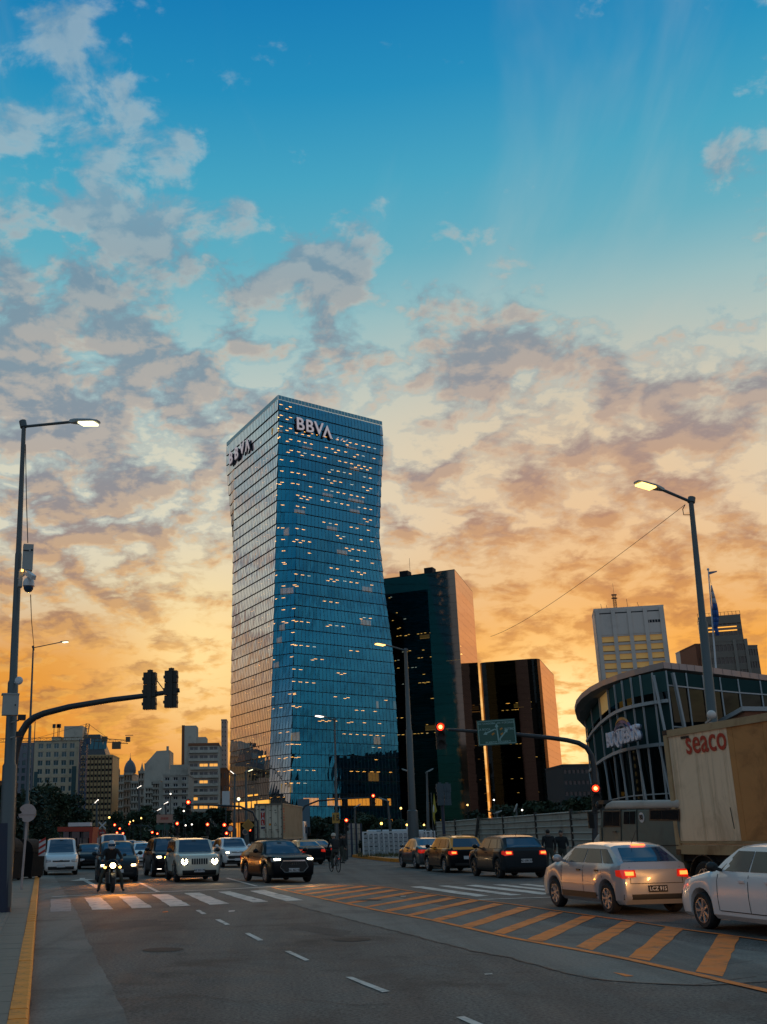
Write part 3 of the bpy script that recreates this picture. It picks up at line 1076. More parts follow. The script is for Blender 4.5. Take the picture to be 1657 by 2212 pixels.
dark2 = glass_tower('dark_tower', 'lower dark glass tower with rounded corners, left of the bright gap in the clouds', lambda z: ringE, zsE, G_DARK, 1.9, 0, (0, 1, 2, 3, 4, 5), l_dark2, (E1.x, E1.y, 0),
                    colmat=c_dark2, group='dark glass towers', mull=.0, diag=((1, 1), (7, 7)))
MB().prism(ringE, ze, ze + .3).build('roof', M['slab'], dark2, world=True)
MB().prism([(p[0], p[1]) for p in inset(ringE, 1.0)], 0, 4).build('base_storey', M['slab'], dark2, world=True)

# ------------------------------------------------------------------ masonry buildings
WIN_D = mat('window_glass', (.02, .03, .035), .08, coat=.5)
WIN_L = mat('window_lit', (.6, .4, .15), .4, emit=(1.0, .45, .08), estr=.9)
WIN_G = mat('window_gold_glow', (.85, .50, .15), .5, .0, emit=(1.0, .58, .18), estr=.10)  # golden panes with a faint glow added to brighten them
WIN_B = mat('window_blue_glass', (.07, .15, .17), .08, .3)


def facade(root, o3, xd, Wd, z0, z1, cols, rows, fw, fh, wall, depth=.35, lit=0.0, glass=None, rnd=random, ribs=None, frames=False, mx=0.0, litset=(), name='window', fcol=None):
    """front wall with real openings: spandrels, piers, a recessed pane in each"""
    xd = Vector(xd).normalized()
    nrm = Vector((xd.y, -xd.x, 0))                    # towards the street
    wl = MB()
    gw, gh = (Wd - 2 * mx) / cols, (z1 - z0) / rows
    ww, wh = gw * fw, gh * fh
    o3 = Vector((o3[0], o3[1], 0))
    for r in range(rows + 1):
        a = z0 if r == 0 else z0 + r * gh - (gh - wh) / 2
        c = z1 if r == rows else z0 + r * gh + (gh - wh) / 2
        if c - a > .02:
            wl.obox(o3 + Vector((0, 0, a)) - nrm * depth, xd * Wd, nrm * depth, (0, 0, c - a))
    for r in range(rows):
        a = z0 + r * gh + (gh - wh) / 2
        for k in range(cols + 1):
            l = 0 if k == 0 else mx + k * gw - (gw - ww) / 2
            e = Wd if k == cols else mx + k * gw + (gw - ww) / 2
            if e - l > .02:
                wl.obox(o3 + xd * l + Vector((0, 0, a)) - nrm * depth, xd * (e - l), nrm * (depth - .02), (0, 0, wh))
    wl.build('wall', wall, root, world=True)
    if ribs:
        rb_ = MB()
        for k in range(cols * ribs[0] + 1):
            rb_.obox(o3 + xd * (mx + k * gw / ribs[0] - ribs[1] / 2) + Vector((0, 0, z0)), xd * ribs[1], nrm * ribs[2], (0, 0, z1 - z0))
        rb_.build('fin', ribs[3], root, world=True)
    base = root.location
    mm = {}
    for r in range(rows):
        for k in range(cols):
            g2 = glass or WIN_D
            if (r, k) in litset or rnd.random() < lit:
                g2 = WIN_L
            if g2 not in mm:
                q = MB()
                q.poly(Vector((0, 0, 0)), xd * ww, xd * ww + Vector((0, 0, wh)), Vector((0, 0, wh)))
                mm[g2] = q.mesh(name, g2)
            o = link(name, mm[g2], root)
            pos = o3 + xd * (mx + k * gw + (gw - ww) / 2) + Vector((0, 0, z0 + r * gh + (gh - wh) / 2)) - nrm * (depth - .04)
            o.location = pos - base
            if frames:
                if 'f' not in mm:
                    f = MB()
                    t = frames
                    f.obox((0, 0, 0), xd * ww, nrm * .06, (0, 0, t)).obox((0, 0, wh - t), xd * ww, nrm * .06, (0, 0, t))
                    for x in (0, ww / 2 - t / 2, ww - t):
                        f.obox(xd * x + Vector((0, 0, t)), xd * t, nrm * .06, (0, 0, wh - 2 * t))
                    mm['f'] = f.mesh('window_frame', fcol or M['white_pl'])
                fo = link('window_frame', mm['f'], o)
                fo.location = nrm * .015
    return nrm


def block(label, uL, uR, vT, Y, wall, cols, rows, fw, fh, dep=18, Y2=None, name='office_building', cat='building', ztop=None, zb=3.0, **kw):
    pl = at(uL, vT, Y)
    pr = gnd(uR, 1, 0)
    z = pl.z if ztop is None else ztop
    d = ray(uR, vT)
    Yr = Y if Y2 is None else Y2
    pr = Vector((0, 0, HC)) + d * (Yr / d.y)
    xd = Vector((pr.x - pl.x, pr.y - pl.y, 0))
    Wd = xd.length
    xd.normalize()
    root = thing(name, label, cat, (pl.x, pl.y, 0))
    nrm = Vector((xd.y, -xd.x, 0))
    dp_ = kw.get('depth', .35) + .01
    body = MB().obox((pl.x - nrm.x * dp_, pl.y - nrm.y * dp_, 0), xd * Wd, -nrm * dep, (0, 0, z - .05))
    body.build('side_walls', wall, root, world=True)
    facade(root, (pl.x, pl.y), xd, Wd, zb, z, cols, rows, fw, fh, wall, **kw)
    cp_ = MB().obox(Vector((pl.x, pl.y, z)) + nrm * .12 - xd * .12, xd * (Wd + .24), -nrm * (dep + .4), (0, 0, .5))
    cp_.build('parapet', wall, root, world=True)
    return root, pl, xd, Wd, nrm, z


def add_box_part(root, name, mat_, pl, xd, nrm, a, w, back, dep, z0, z1):
    return MB().obox(Vector((pl.x, pl.y, z0)) + xd * a - nrm * back, xd * w, -nrm * dep, (0, 0, z1 - z0)).build(name, mat_, root, world=True)


wallH = mat('hotel_render', (.50, .43, .31), .8, var=.08, scale=.3, dirt=('#6b6453', .4), dscale=.2)
wallB = mat('brown_mullion_wall', (.52, .36, .18), .75, var=.15, scale=.6)
wallW = mat('pale_render', (.52, .48, .41), .85, var=.12, scale=.3, dirt=('#4b4842', .5), dscale=.15)
wallG = mat('grey_render', (.42, .385, .33), .85, var=.15, scale=.3, dirt=('#3d3a36', .5), dscale=.15)
wallR = mat('brick_render', (.24, .10, .05), .85, var=.15, scale=.5)
wallBl = mat('blue_grey_cladding', (.16, .17, .21), .6, var=.1, scale=.4)
finM = mat('dark_fin', (.07, .035, .025), .6)

# hotel at the left, its blue neighbour, and the brown gridded block
r_, pl, xd, Wd, nr, z = block('pale hotel block with tall blue window bays, left of the brown gridded block', 74, 171, 1603, 450, wallH, 5, 11, .62, .62, name='hotel', glass=WIN_B, lit=.0, frames=.10, mx=1.2)
add_box_part(r_, 'penthouse', wallW, pl, xd, nr, Wd * .62, Wd * .42, 3, 10, z, z + 6.6)
add_box_part(r_, 'plant_room', wallH, pl, xd, nr, Wd * .34, Wd * .2, 4, 8, z, z + 2.4)
add_box_part(r_, 'glass_bay', WIN_B, pl, xd, nr, Wd * .03, Wd * .08, -.03, .2, 6, z - 12)
add_box_part(r_, 'glass_bay', WIN_B, pl, xd, nr, Wd * .86, Wd * .10, -.03, .2, 3, z - 10)
mbx = MB()
for f in (.36, .45, .48):
    q = Vector((pl.x, pl.y, z + 2.4)) + xd * Wd * f - nr * 6
    mbx.bar(q, q + Vector((0, 0, 5.5)), .25)
    mbx.box(q + Vector((0, 0, 4.6)), (1.3, .5, 1.6))
mbx.build('roof_aerial', M['dark_steel'], r_, world=True)
block('narrow blue-grey building behind the lamp poles, left of the hotel', 34, 73, 1607, 470, wallBl, 3, 12, .55, .6, name='office_building', glass=WIN_B)
block('low reddish building at the very left edge behind the poles', -30, 12, 1690, 400, wallR, 4, 5, .5, .5, name='house')
r_, pl, xd, Wd, nr, z = block('brown gridded office block with sloping roof behind the crane mast', 172, 243, 1634, 430, wallB, 9, 14, .62, .42, name='office_building', ribs=(1, .28, .35, finM))
p = Vector((pl.x, pl.y, z + .5))
mb = MB()
s0, s1 = .02, .98
b0, b1, t0, t1 = p + xd * Wd * .0, p + xd * Wd * .80, p + xd * Wd * .10 + Vector((0, 0, 8.2)), p + xd * Wd * .56 + Vector((0, 0, 8.2))
dq = -nr * 14
mb.add([b0, b1, b1 + dq, b0 + dq, t0 + dq * .2, t1 + dq * .2, t1 + dq * .8, t0 + dq * .8], [(0, 1, 5, 4), (1, 2, 6, 5), (2, 3, 7, 6), (3, 0, 4, 7), (4, 5, 6, 7)])
mb.build('sloping_roof', mat('roof_slate', (.07, .075, .08), .6, var=.2), r_, world=True)
mb = MB()
for f in (.12, .26, .40, .54, .66):
    a = p + xd * Wd * (f + .02) + Vector((0, 0, 2.2)) + dq * .055 + nr * .15
    c = a + Vector((0, 0, 4.0)) + dq * .1 + xd * .2
    mb.poly(a, a + xd * 1.5, c + xd * 1.4, c)
mb.build('roof_window', WIN_B, r_, world=True)

# tower crane over the street
cr_m = mat('crane_blue', (.03, .07, .13), .5, var=.1)
cr_y = mat('crane_steel', (.14, .10, .06), .5, var=.1)
q0 = at(181, 1603, 400)
crane = thing('tower_crane', 'tower crane with long horizontal jib standing in front of the brown block', 'crane', (q0.x, q0.y, 0))


def lattice(mb, p, q, w, bay, up, th=.16):
    p, q = Vector(p), Vector(q)
    d = (q - p)
    x = d.cross(Vector(up)).normalized() * w / 2
    y = x.cross(d).normalized() * w / 2
    n = max(2, int(d.length / bay))
    cs = [x + y, x - y, -x - y, -x + y]
    for c_ in cs:
        mb.bar(p + c_, q + c_, th)
    for i in range(n):
        a, e = p + d * (i / n), p + d * ((i + 1) / n)
        for j in range(4):
            c1, c2 = cs[j], cs[(j + 1) % 4]
            mb.bar(a + c1, e + c2, th * .55)
            mb.bar(a + c1, a + c2, th * .55)
    return mb


lattice(MB(), (q0.x, q0.y, 0), (q0.x, q0.y, q0.z + 1), 2.4, 2.6, (0, 1, 0), .34).build('mast', cr_m, crane, world=True)
ap = at(190, 1563, 400)
jl, jr = at(-60, 1601, 395), at(277, 1603, 402)
lattice(MB(), (q0.x, q0.y, q0.z + 1.2), jl, 1.2, 2.2, (0, 0, 1), .12).build('jib', cr_y, crane, world=True)
lattice(MB(), (q0.x, q0.y, q0.z + 1.2), jr, 1.2, 2.2, (0, 0, 1), .14).build('counter_jib', cr_y, crane, world=True)
lattice(MB(), (q0.x + .6, q0.y, q0.z + 1.2), ap, 1.2, 1.5, (0, 1, 0), .14).build('apex', cr_y, crane, world=True)
q = at(252, 1603, 401)
MB().box((q.x, q.y, q.z - 1.2), (3.2, 1.6, 2.6)).box((q.x + 4.2, q.y, q.z + .9), (1.6, 1.4, 1.8)).box((q.x + 4.6, q.y, q.z + 2.4), (3.0, .3, .25)).build('counterweight', cr_y, crane, world=True)
q = at(226, 1600, 401)
MB().box((q.x, q.y, q.z + .7), (2.0, 1.4, 1.6)).build('winch', cr_y, crane, world=True)
MB().tube([ap, at(240, 1600, 401)], .07, 5).tube([ap, at(60, 1600, 398)], .06, 5).build('tie', cr_y, crane, world=True)
MB().box((q0.x + 1.8, q0.y - .4, q0.z + .2), (1.6, 1.6, 2.0)).build('cab', cr_m, crane, world=True)

# the row along the avenue
r_, pl, xd, Wd, nr, z = block('white block with long window strips and warm lit storeys, beside the blue tower', 408, 472, 1610, 330, wallW, 3, 10, .86, .56, name='apartment_building', lit=.05, frames=.09, zb=4,
                              litset={(9 - 2, 1), (9 - 2, 2), (2, 0), (2, 2), (2, 1), (9 - 4, 1)}, glass=mat('window_grey', (.10, .12, .13), .15, coat=.4))
add_box_part(r_, 'stair_tower', wallW, pl, xd, nr, -Wd * .16, Wd * .40, 1.0, 8, 0, z + 6.0)
add_box_part(r_, 'penthouse', wallW, pl, xd, nr, Wd * .24, Wd * .32, 2.0, 8, z, z + 2.6)
add_box_part(r_, 'gable_wall', wallR, pl, xd, nr, -Wd * .26, Wd * .10, 1.5, 12, 0, z + 6.2)
add_box_part(r_, 'cornice', wallR, pl, xd, nr, -Wd * .02, Wd * 1.04, -.2, 1.5, z - .2, z + .6)
for k in range(10):
    mbx = MB()
    zz_ = 4 + (z - 4) / 10 * k + .1
    mbx.obox(Vector((pl.x, pl.y, zz_)) + nr * .02, xd * Wd, nr * .8, (0, 0, .16))
    mbx.obox(Vector((pl.x, pl.y, zz_ + .16)) + nr * .75, xd * Wd, nr * .06, (0, 0, .7))
    mbx.build('balcony', wallW, r_, world=True)
r_, pl, xd, Wd, nr, z = block('pale grey apartment block with few square windows, left of the white block', 352, 407, 1676, 300, wallG, 3, 8, .55, .58, name='apartment_building', frames=.10, lit=0, zb=4.5)
add_box_part(r_, 'attic_storey', wallG, pl, xd, nr, Wd * .26, Wd * .7, 1.5, 8, z, z + 3.0)
add_box_part(r_, 'side_wing', wallG, pl, xd, nr, -Wd * .16, Wd * .155, .8, 14, 0, z - 1.6)
for k in (2, 5, 6):
    MB().obox(Vector((pl.x, pl.y, 4.5 + (z - 4.5) / 8 * k)) + nr * .02, xd * Wd, nr * .7, (0, 0, .18)).build('balcony', wallG, r_, world=True)
q = at(312, 1650, 380)
pr = at(366, 1650, 380)
zt = at(340, 1621, 380).z
root = thing('party_wall_building', 'tall building with a blank stepped side wall, left of the grey apartments', 'building', (q.x, q.y, 0))
w = pr.x - q.x
MB().slab([(q.x, q.y, 0), (pr.x + 4, q.y, 0), (pr.x + 4, q.y, zt * .79), (pr.x, q.y, zt * .79), (pr.x, q.y, zt), (q.x + w * .48, q.y, zt - .2), (q.x + w * .05, q.y, zt * .86), (q.x, q.y, zt * .86)],
          (0, 1, 0), 14).build('wall', wallW, root, world=True)
MB().box((q.x + w * .35, q.y - .05, zt * .64), (.8, .1, 1.1)).box((q.x + w * .65, q.y - .05, zt * .64), (.8, .1, 1.1)).build('window', WIN_D, root, world=True)
MB().bar((pr.x - 1, q.y + 3, zt), (pr.x - 1, q.y + 3, zt + 1.6), .8).build('chimney', wallG, root, world=True)
# receding ornate row with the dome
rng = random.Random(3)
row = [(344, 352, 1706, 320), (330, 346, 1690, 345), (314, 332, 1700, 370), (299, 316, 1668, 400), (283, 301, 1690, 430), (268, 286, 1672, 470), (256, 271, 1676, 510), (246, 259, 1690, 550)]
labs = ['narrow grey building tucked behind the grey apartments', 'old grey building below the blank side wall', 'old balconied building below the blank wall, second in the row', 'old flat-topped building beside the dome',
        'old balconied building below the dome', 'old building carrying the slate dome', 'old building left of the dome', 'farthest building of the row with orange lit windows']
for i, (a, c, v, Y) in enumerate(row):
    r_, pl, xd, Wd, nr, z = block(labs[i], a, c, v, Y, wallG if i % 2 else wallW, 3, 7, .42, .6, name='old_building', zb=5, dep=30, rnd=rng, lit=.0 if i < 7 else .1,
                                  litset={(6, 1), (5, 0), (5, 1)} if i == 7 else ())
    for k in range(1, 7, 1):
        zz_ = 5 + (z - 5) / 7 * k
        MB().obox(Vector((pl.x, pl.y, zz_ - .2)) + nr * .02, xd * Wd, nr * rng.uniform(.5, .9), (0, 0, .25)).build('balcony', wallG, r_, world=True)
    MB().obox(Vector((pl.x, pl.y, z - .5)) + nr * .02, xd * Wd, nr * .9, (0, 0, .5)).build('cornice', wallG, r_, world=True)
    if i == 5:
        c_ = Vector((pl.x, pl.y, z + .5)) + xd * Wd * .55 - nr * 4
        MB().lathe([(2.6, 0), (2.6, .9), (2.7, 1.0), (2.5, 2.5), (1.95, 4.0), (1.15, 5.1), (.5, 5.6), (.3, 6.4), (.1, 6.7), (.05, 8.6)], 20, c_).build('dome', mat('dome_slate', (.17, .17, .19), .6, var=.15), r_, 40, world=True)
        for s_ in (-1, 1):
            q = c_ + xd * s_ * 5.2
            MB().lathe([(.9, -1), (.9, 1.2), (.5, 2.4), (.06, 4.4)], 8, q).build('turret', wallG, r_, 40, world=True)
# slim pale tower between the white block and the blue tower, brick house below
pinkw = mat('warm_lit_render', (.50, .36, .30), .7)  # pink tone stands in for warm light reflected off the wall
block('slim pale tower peeping out left of the blue tower', 478, 489.5, 1556, 520, pinkw, 2, 24, .3, .35, name='slim_tower', cat='tower', dep=12)
block('low brown brick building below the slim pale tower', 473, 489, 1662, 340, wallR, 2, 5, .4, .4, name='brick_building')

# ---- right: white slab block, brown towers, low blocks
wallWh = mat('white_concrete', (.70, .61, .54), .7, var=.05, scale=.2, dirt=('#8a8480', .3), dscale=.1)
pl = at(1283, 1318, 420)
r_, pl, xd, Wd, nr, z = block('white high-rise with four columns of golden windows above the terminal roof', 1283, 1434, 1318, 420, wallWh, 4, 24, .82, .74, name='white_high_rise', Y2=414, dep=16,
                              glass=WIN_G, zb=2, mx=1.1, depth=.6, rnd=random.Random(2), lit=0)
zt = z
for r in range(2):                                   # blank top storeys: panels over the upper two rows
    pass
dd = (zt - 2) / 24 * 2.95
MB().obox(Vector((pl.x, pl.y, zt - dd)) + nr * .02, xd * Wd, nr * .12, (0, 0, dd)).build('top_panel', wallWh, r_, world=True)
mb = MB()
for k in range(4):
    a = 1.1 + (Wd - 2.2) / 4 * k
    mb.obox(Vector((pl.x, pl.y, zt - 1.9)) + xd * (a + .8) + nr * .145, xd * ((Wd - 2.2) / 4 - 1.6), nr * .02, (0, 0, .45))
mb.build('top_vent', M['joint'], r_, world=True)
mb = MB()
for k in range(5):
    a = 1.1 + (Wd - 2.2) / 4 * k
    mb.obox(Vector((pl.x, pl.y, 0)) + xd * (a - .75) + nr * .16, xd * 1.5, nr * .5, (0, 0, zt - .3))
mb.build('pier', wallWh, r_, world=True)
mb = MB()
for k in range(5):
    mb.obox(Vector((pl.x, pl.y, zt - 6.3)) + xd * (Wd * .74 + k * 1.05) + nr * .15, xd * .85, nr * .05, (0, 0, 1.1))
mb.build('roof_logo', M['joint'], r_, world=True)
mb = MB()
for k in range(1, 21):
    zz_ = 2 + (zt - 2) / 24 * k
    for c_ in range(4):
        a = 1.1 + (Wd - 2.2) / 4 * c_ + .8
        mb.obox(Vector((pl.x, pl.y, zz_ + .55)) + xd * a - nr * .3, xd * ((Wd - 2.2) / 4 - 1.6), nr * .08, (0, 0, .28))
mb.build('window_ledge', M['joint'], r_, world=True)
q = Vector((pl.x, pl.y, zt + .5)) + xd * Wd * .33 - nr * 5
lattice(MB(), q, q + Vector((0, 0, 6)), 1.0, 1.0, (0, 1, 0), .12).box(q + Vector((0, 0, 6.2)), (2.0, .6, .5)).box(q + Vector((0, 0, 4.8)), (2.2, .6, .4)).bar(q, q + Vector((0, 0, 11)), .08).build('radio_mast', finM, r_, world=True)
mb = MB()
for f, h in ((.12, 2.2), (.2, 1.6), (.5, 3.6), (.66, 2.0)):
    q = Vector((pl.x, pl.y, zt + .5)) + xd * Wd * f - nr * 2
    mb.bar(q, q + Vector((random.uniform(-.8, .8), 0, h)), .12)
mb.build('roof_aerial', M['dark_steel'], r_, world=True)

brw = mat('brown_curtain_wall', (.16, .145, .12), .45, .1, var=.25, scale=.6)
brk = mat('brown_brick', (.20, .08, .045), .8, var=.1)
r_, pl, xd, Wd, nr, z = block('dark brown tower with two strips of light under its roof, behind the lamp pole', 1508, 1600, 1336, 470, brw, 9, 18, .8, .55, name='brown_tower', cat='tower', Y2=464, dep=16, zb=2,
                              glass=mat('window_brown', (.05, .05, .045), .12, coat=.3))
dd = 12.5
MB().obox(Vector((pl.x, pl.y, z - dd)) + nr * .02, xd * Wd, nr * .25, (0, 0, dd - 8.6)).obox(Vector((pl.x, pl.y, z - 3.2)) + nr * .02, xd * Wd, nr * .25, (0, 0, 3.2)).build('band', brw, r_, world=True)
mb = MB()
for zz_ in (z - 5.0, z - 6.6):
    mb.obox(Vector((pl.x, pl.y, zz_)) + xd * Wd * .12 + nr * .1, xd * Wd * .76, nr * .2, (0, 0, .42))
mb.build('light_strip', M['lobby'], r_, world=True)
mb = MB()
for k in range(12):
    q = Vector((pl.x, pl.y, z + .5)) + xd * Wd * k / 11
    mb.bar(q, q + Vector((0, 0, 1.6)), .14)
mb.obox(Vector((pl.x, pl.y, z + 1.9)), xd * Wd, nr * .1, (0, 0, .12))
mb.build('roof_rail', M['joint'], r_, world=True)
r_, pl, xd, Wd, nr, z = block('wide lower brown block in front of the brown tower', 1527, 1612, 1388, 440, brw, 10, 14, .78, .5, name='brown_block', Y2=436, dep=12, zb=2, glass=mat('window_brown', (.05, .05, .045), .12, coat=.3), lit=.02)
for f in (.66, .95):
    add_box_part(r_, 'pale_pier', mat('stone_pier', (.22, .2, .17), .7), pl, xd, nr, Wd * f, 1.2, -.6, .5, 0, z + .6)
block('stepped brown block at the right of the brown towers', 1613, 1636, 1396, 445, brw, 4, 14, .7, .5, name='brown_block', zb=2, lit=.03)
block('red brick slab left of the brown towers', 1502, 1526, 1393, 446, brk, 2, 3, .1, .1, name='brick_slab', zb=40)
block('pale narrow slab at the left end of the brown group', 1492, 1501, 1398, 455, wallWh, 1, 4, .2, .2, name='pale_slab', zb=40)
block('low dark block beyond the rounded dark tower, under the bright sky', 1216, 1300, 1655, 300, mat('dark_render', (.05, .05, .05), .8, var=.1), 9, 5, .7, .35, name='low_block', zb=4, dep=20)

M['dusk'] = mat('added_block_dark', (.07, .072, .072), .8, var=.1)
# unseen blocks added to darken what the glass and the car doors mirror
for i, (x, y, w, d, h) in enumerate([(-62, 40, 26, 30, 24), (-74, 86, 30, 30, 30), (-92, 138, 34, 34, 27), (-118, 200, 40, 36, 34), (-146, 268, 40, 40, 30),
                                     (-196, 470, 34, 30, 46), (-236, 520, 30, 34, 58), (-280, 580, 40, 34, 50)]):
    t = thing('office_building', 'plain block added outside the view on the left, %s from the camera' % ('nearest', 'second', 'third', 'fourth', 'fifth', 'sixth', 'seventh', 'farthest')[i], 'building', (x, y, 0), .2, 'added blocks outside the view on the left')  # added unseen block, there only for reflections and to hide warm sky
    h *= 1.55 if i < 5 else 1.0  # nearer blocks raised to hide more of the warm sky
    MB().box((0, 0, h / 2), (w, d, h)).build('wall', M['dusk'], t)
    mb = MB()
    for r in range(int(h / 3.4)):
        for k in range(int(d / 3.6)):
            mb.box((w / 2 + .01, -d / 2 + 2 + k * 3.6, 2.2 + r * 3.4), (.06, 1.6, 1.7))
        for k in range(int(w / 3.6)):
            mb.box((-w / 2 + 2 + k * 3.6, -d / 2 - .01, 2.2 + r * 3.4), (1.6, .06, 1.7))
    tag(mb.build('windows', WIN_D, t), kind='stuff')

for i, (x, y, w, d, h) in enumerate([(178, 262, 36, 44, 78), (222, 318, 36, 44, 60), (190, 205, 30, 40, 52)]):  # added so the blue tower's lower floors mirror something dark
    t = thing('office_building', 'dark block added outside the view on the right, %s of its row' % ('tallest', 'farthest', 'nearest')[i], 'building', (x, y, 0), -.35, 'added blocks outside the view on the right')  # added unseen block, there only to be mirrored dark in the glass
    MB().box((0, 0, h / 2), (w, d, h)).build('wall', M['dusk'], t)
    mb = MB()
    for r in range(int(h / 3.6)):
        for k in range(int(d / 4)):
            mb.box((-w / 2 - .01, -d / 2 + 2.2 + k * 4, 2.4 + r * 3.6), (.06, 2.2, 1.7))
    tag(mb.build('windows', WIN_D, t), kind='stuff')

# ------------------------------------------------------------------ ferry terminal
M['roof_metal'] = mat('roof_metal', (.30, .28, .29), .4, .4, var=.12, scale=.5)
M['soffit'] = mat('soffit', (.16, .135, .115), .6, var=.1, scale=.5)
M['frame_w'] = mat('window_frame_white', (.36, .375, .38), .5)
G_TEAL = mat('teal_panel', (.040, .088, .085), .6, var=.15, scale=.6, spec=.0)
G_DPAN = mat('dark_panel', (.022, .050, .050), .6, var=.15, scale=.6, spec=.0)
G_HALL = glass_mat('hall_glass', (.02, .04, .05, 1), (.05, .07, .075, 1), .14, (.4, .5, .5, 1), rough=.02)
TY = 96.0
cw = at(1437, 1449, TY)                              # corner, top of the wall
zS = cw.z
T0 = thing('ferry_terminal', 'curved glass ferry terminal with overhanging roof and BUQUEBUS sign', 'terminal', (cw.x, cw.y, 0))
wallpx = [(1266, 1556), (1279, 1531), (1296, 1508), (1314, 1490), (1329, 1479), (1345, 1470.5), (1364, 1464), (1384, 1459), (1410, 1453.5), (1437, 1449)]
wl = [gnd(u, v, zS) for (u, v) in wallpx]
rgt = [cw] + [gnd(u, v, zS) for (u, v) in [(1480, 1454), (1516, 1458.5), (1553, 1463), (1592, 1467), (1640, 1471), (1740, 1479)]]
zB, zA = at(1440, 1511, TY).z, at(1437, 1603, TY).z
zC = zB + .75
lev = [(zC, zS, G_TEAL, 'teal_panel'), (zB, zC, G_HALL, 'glass_pane'), (zA, zB - .25, G_DPAN, 'sign_panel'), (zA * .52, zA - .25, G_HALL, 'glass_pane'), (0.1, zA * .52 - .08, G_HALL, 'glass_pane')]


def nrm2(p, q):
    d = (q - p)
    d.z = 0
    d.normalize()
    return d, Vector((d.y, -d.x, 0))


fr = MB()
for i in range(len(wl) - 1):
    p, q = wl[i].copy(), wl[i + 1].copy()
    d, n_ = nrm2(p, q)
    L = Vector((q.x - p.x, q.y - p.y)).length
    for (z0, z1, g_, nm) in lev:
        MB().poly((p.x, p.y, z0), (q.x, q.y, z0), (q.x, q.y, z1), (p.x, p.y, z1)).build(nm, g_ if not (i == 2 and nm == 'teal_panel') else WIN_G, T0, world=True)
    fr.bar((p.x + n_.x * .1, p.y + n_.y * .1, 0), (p.x + n_.x * .1, p.y + n_.y * .1, zS), .10, .16)
    for z_ in (zB - .12, zA - .12):
        fr.obox(Vector((p.x, p.y, z_ - .14)) + n_ * .0, d * L, n_ * .3, (0, 0, .30))
    fr.obox(Vector((p.x, p.y, zA * .52 - .05)) + n_ * .02, d * L, n_ * .12, (0, 0, .10))
    # slanting struts inside the hall glass
    if i % 2 == 0 and i < 9:
        fr.bar((p.x + n_.x * .25, p.y + n_.y * .25, zA - .3), (*(p.lerp(q, .9) + n_ * .45).to_2d(), .2), .13)
for i in range(len(rgt) - 1):
    p, q = rgt[i].copy(), rgt[i + 1].copy()
    d, n_ = nrm2(p, q)
    L = Vector((q.x - p.x, q.y - p.y)).length
    zD = zB + 1.3
    zE = at(1500, 1563, 94).z
    for (z0, z1, g_, nm) in [(zD, zS, G_DPAN, 'upper_panel'), (zE, zD - .1, G_HALL, 'glass_pane'), (zE * .5, zE - .1, G_HALL, 'glass_pane'), (.1, zE * .5 - .1, G_HALL, 'glass_pane')]:
        MB().poly((p.x, p.y, z0), (q.x, q.y, z0), (q.x, q.y, z1), (p.x, p.y, z1)).build(nm, g_, T0, world=True)
    fr.bar((p.x + n_.x * .08, p.y + n_.y * .08, 0), (p.x + n_.x * .08, p.y + n_.y * .08, zS), .09, .12)
    for z_ in (zD - .05, zE - .05):
        fr.obox(Vector((p.x, p.y, z_ - .06)), d * L, n_ * .16, (0, 0, .12))
# the big white struts at the corner
d, n_ = nrm2(wl[-2], wl[-1])
c0 = wl[-1]
fr.bar((c0.x - d.x * 1.0 + n_.x * .4, c0.y - d.y * 1.0 + n_.y * .4, zS - .3), (c0.x + d.x * .9 + n_.x * .9, c0.y + d.y * .9 + n_.y * .9, .2), .17)
d2, n2_ = nrm2(rgt[0], rgt[1])
fr.bar((c0.x + d2.x * .5 + n2_.x * .4, c0.y + d2.y * .5 + n2_.y * .4, zS - .2), (c0.x + d2.x * 2.0 + n2_.x * .9, c0.y + d2.y * 2.0 + n2_.y * .9, .2), .32, .2)
fr.build('frame', M['frame_w'], T0, world=True)
# roof: a deep visor that sweeps round the curve
outpx = [(1262, 1562), (1246, 1545), (1241, 1527), (1245, 1512), (1256, 1498), (1274, 1484), (1300, 1470), (1332, 1457.5), (1370, 1446), (1400, 1438), (1432, 1430), (1500, 1437), (1580, 1447.5), (1657, 1458), (1780, 1473)]
zR = zS + .85
outr = [gnd(u, v, zR) for (u, v) in outpx]
back = [Vector((outr[-1].x + 5, outr[-1].y + 40, zR)), Vector((outr[0].x + 12, outr[0].y + 25, zR))]
ring = [(p.x, p.y) for p in outr] + [(p.x, p.y) for p in back]
cx_, cy_ = sum(p[0] for p in ring) / len(ring), sum(p[1] for p in ring) / len(ring)
n = len(ring)
inn = []
for i, p in enumerate(ring):
    v_ = Vector((cx_ - p[0], cy_ - p[1])).normalized()
    inn.append((p[0] + v_.x * .9, p[1] + v_.y * .9))
mb = MB()
mb.add([(p[0], p[1], zR) for p in ring] + [(p[0], p[1], zR - .55) for p in ring], [tuple(range(n))] + [(i, n + i, n + (i + 1) % n, (i + 1) % n) for i in range(n)])
mb.build('roof', M['roof_metal'], T0, world=True)
mb = MB()
mb.add([(p[0], p[1], zR - .551) for p in ring] + [(p[0], p[1], zS + .02) for p in inn], [(i, (i + 1) % n, n + (i + 1) % n, n + i) for i in range(n)] + [tuple(range(2 * n - 1, n - 1, -1))])
mb.build('soffit', M['soffit'], T0, world=True)
mb = MB()
for i in range(10, 14):                              # seams on the fascia
    for j in range(4):
        p = outr[i].lerp(outr[i + 1], j / 4)
        mb.bar((p.x, p.y - .02, zR - .55), (p.x, p.y - .02, zR), .015)
mb.build('fascia_seam', M['joint'], T0, world=True)
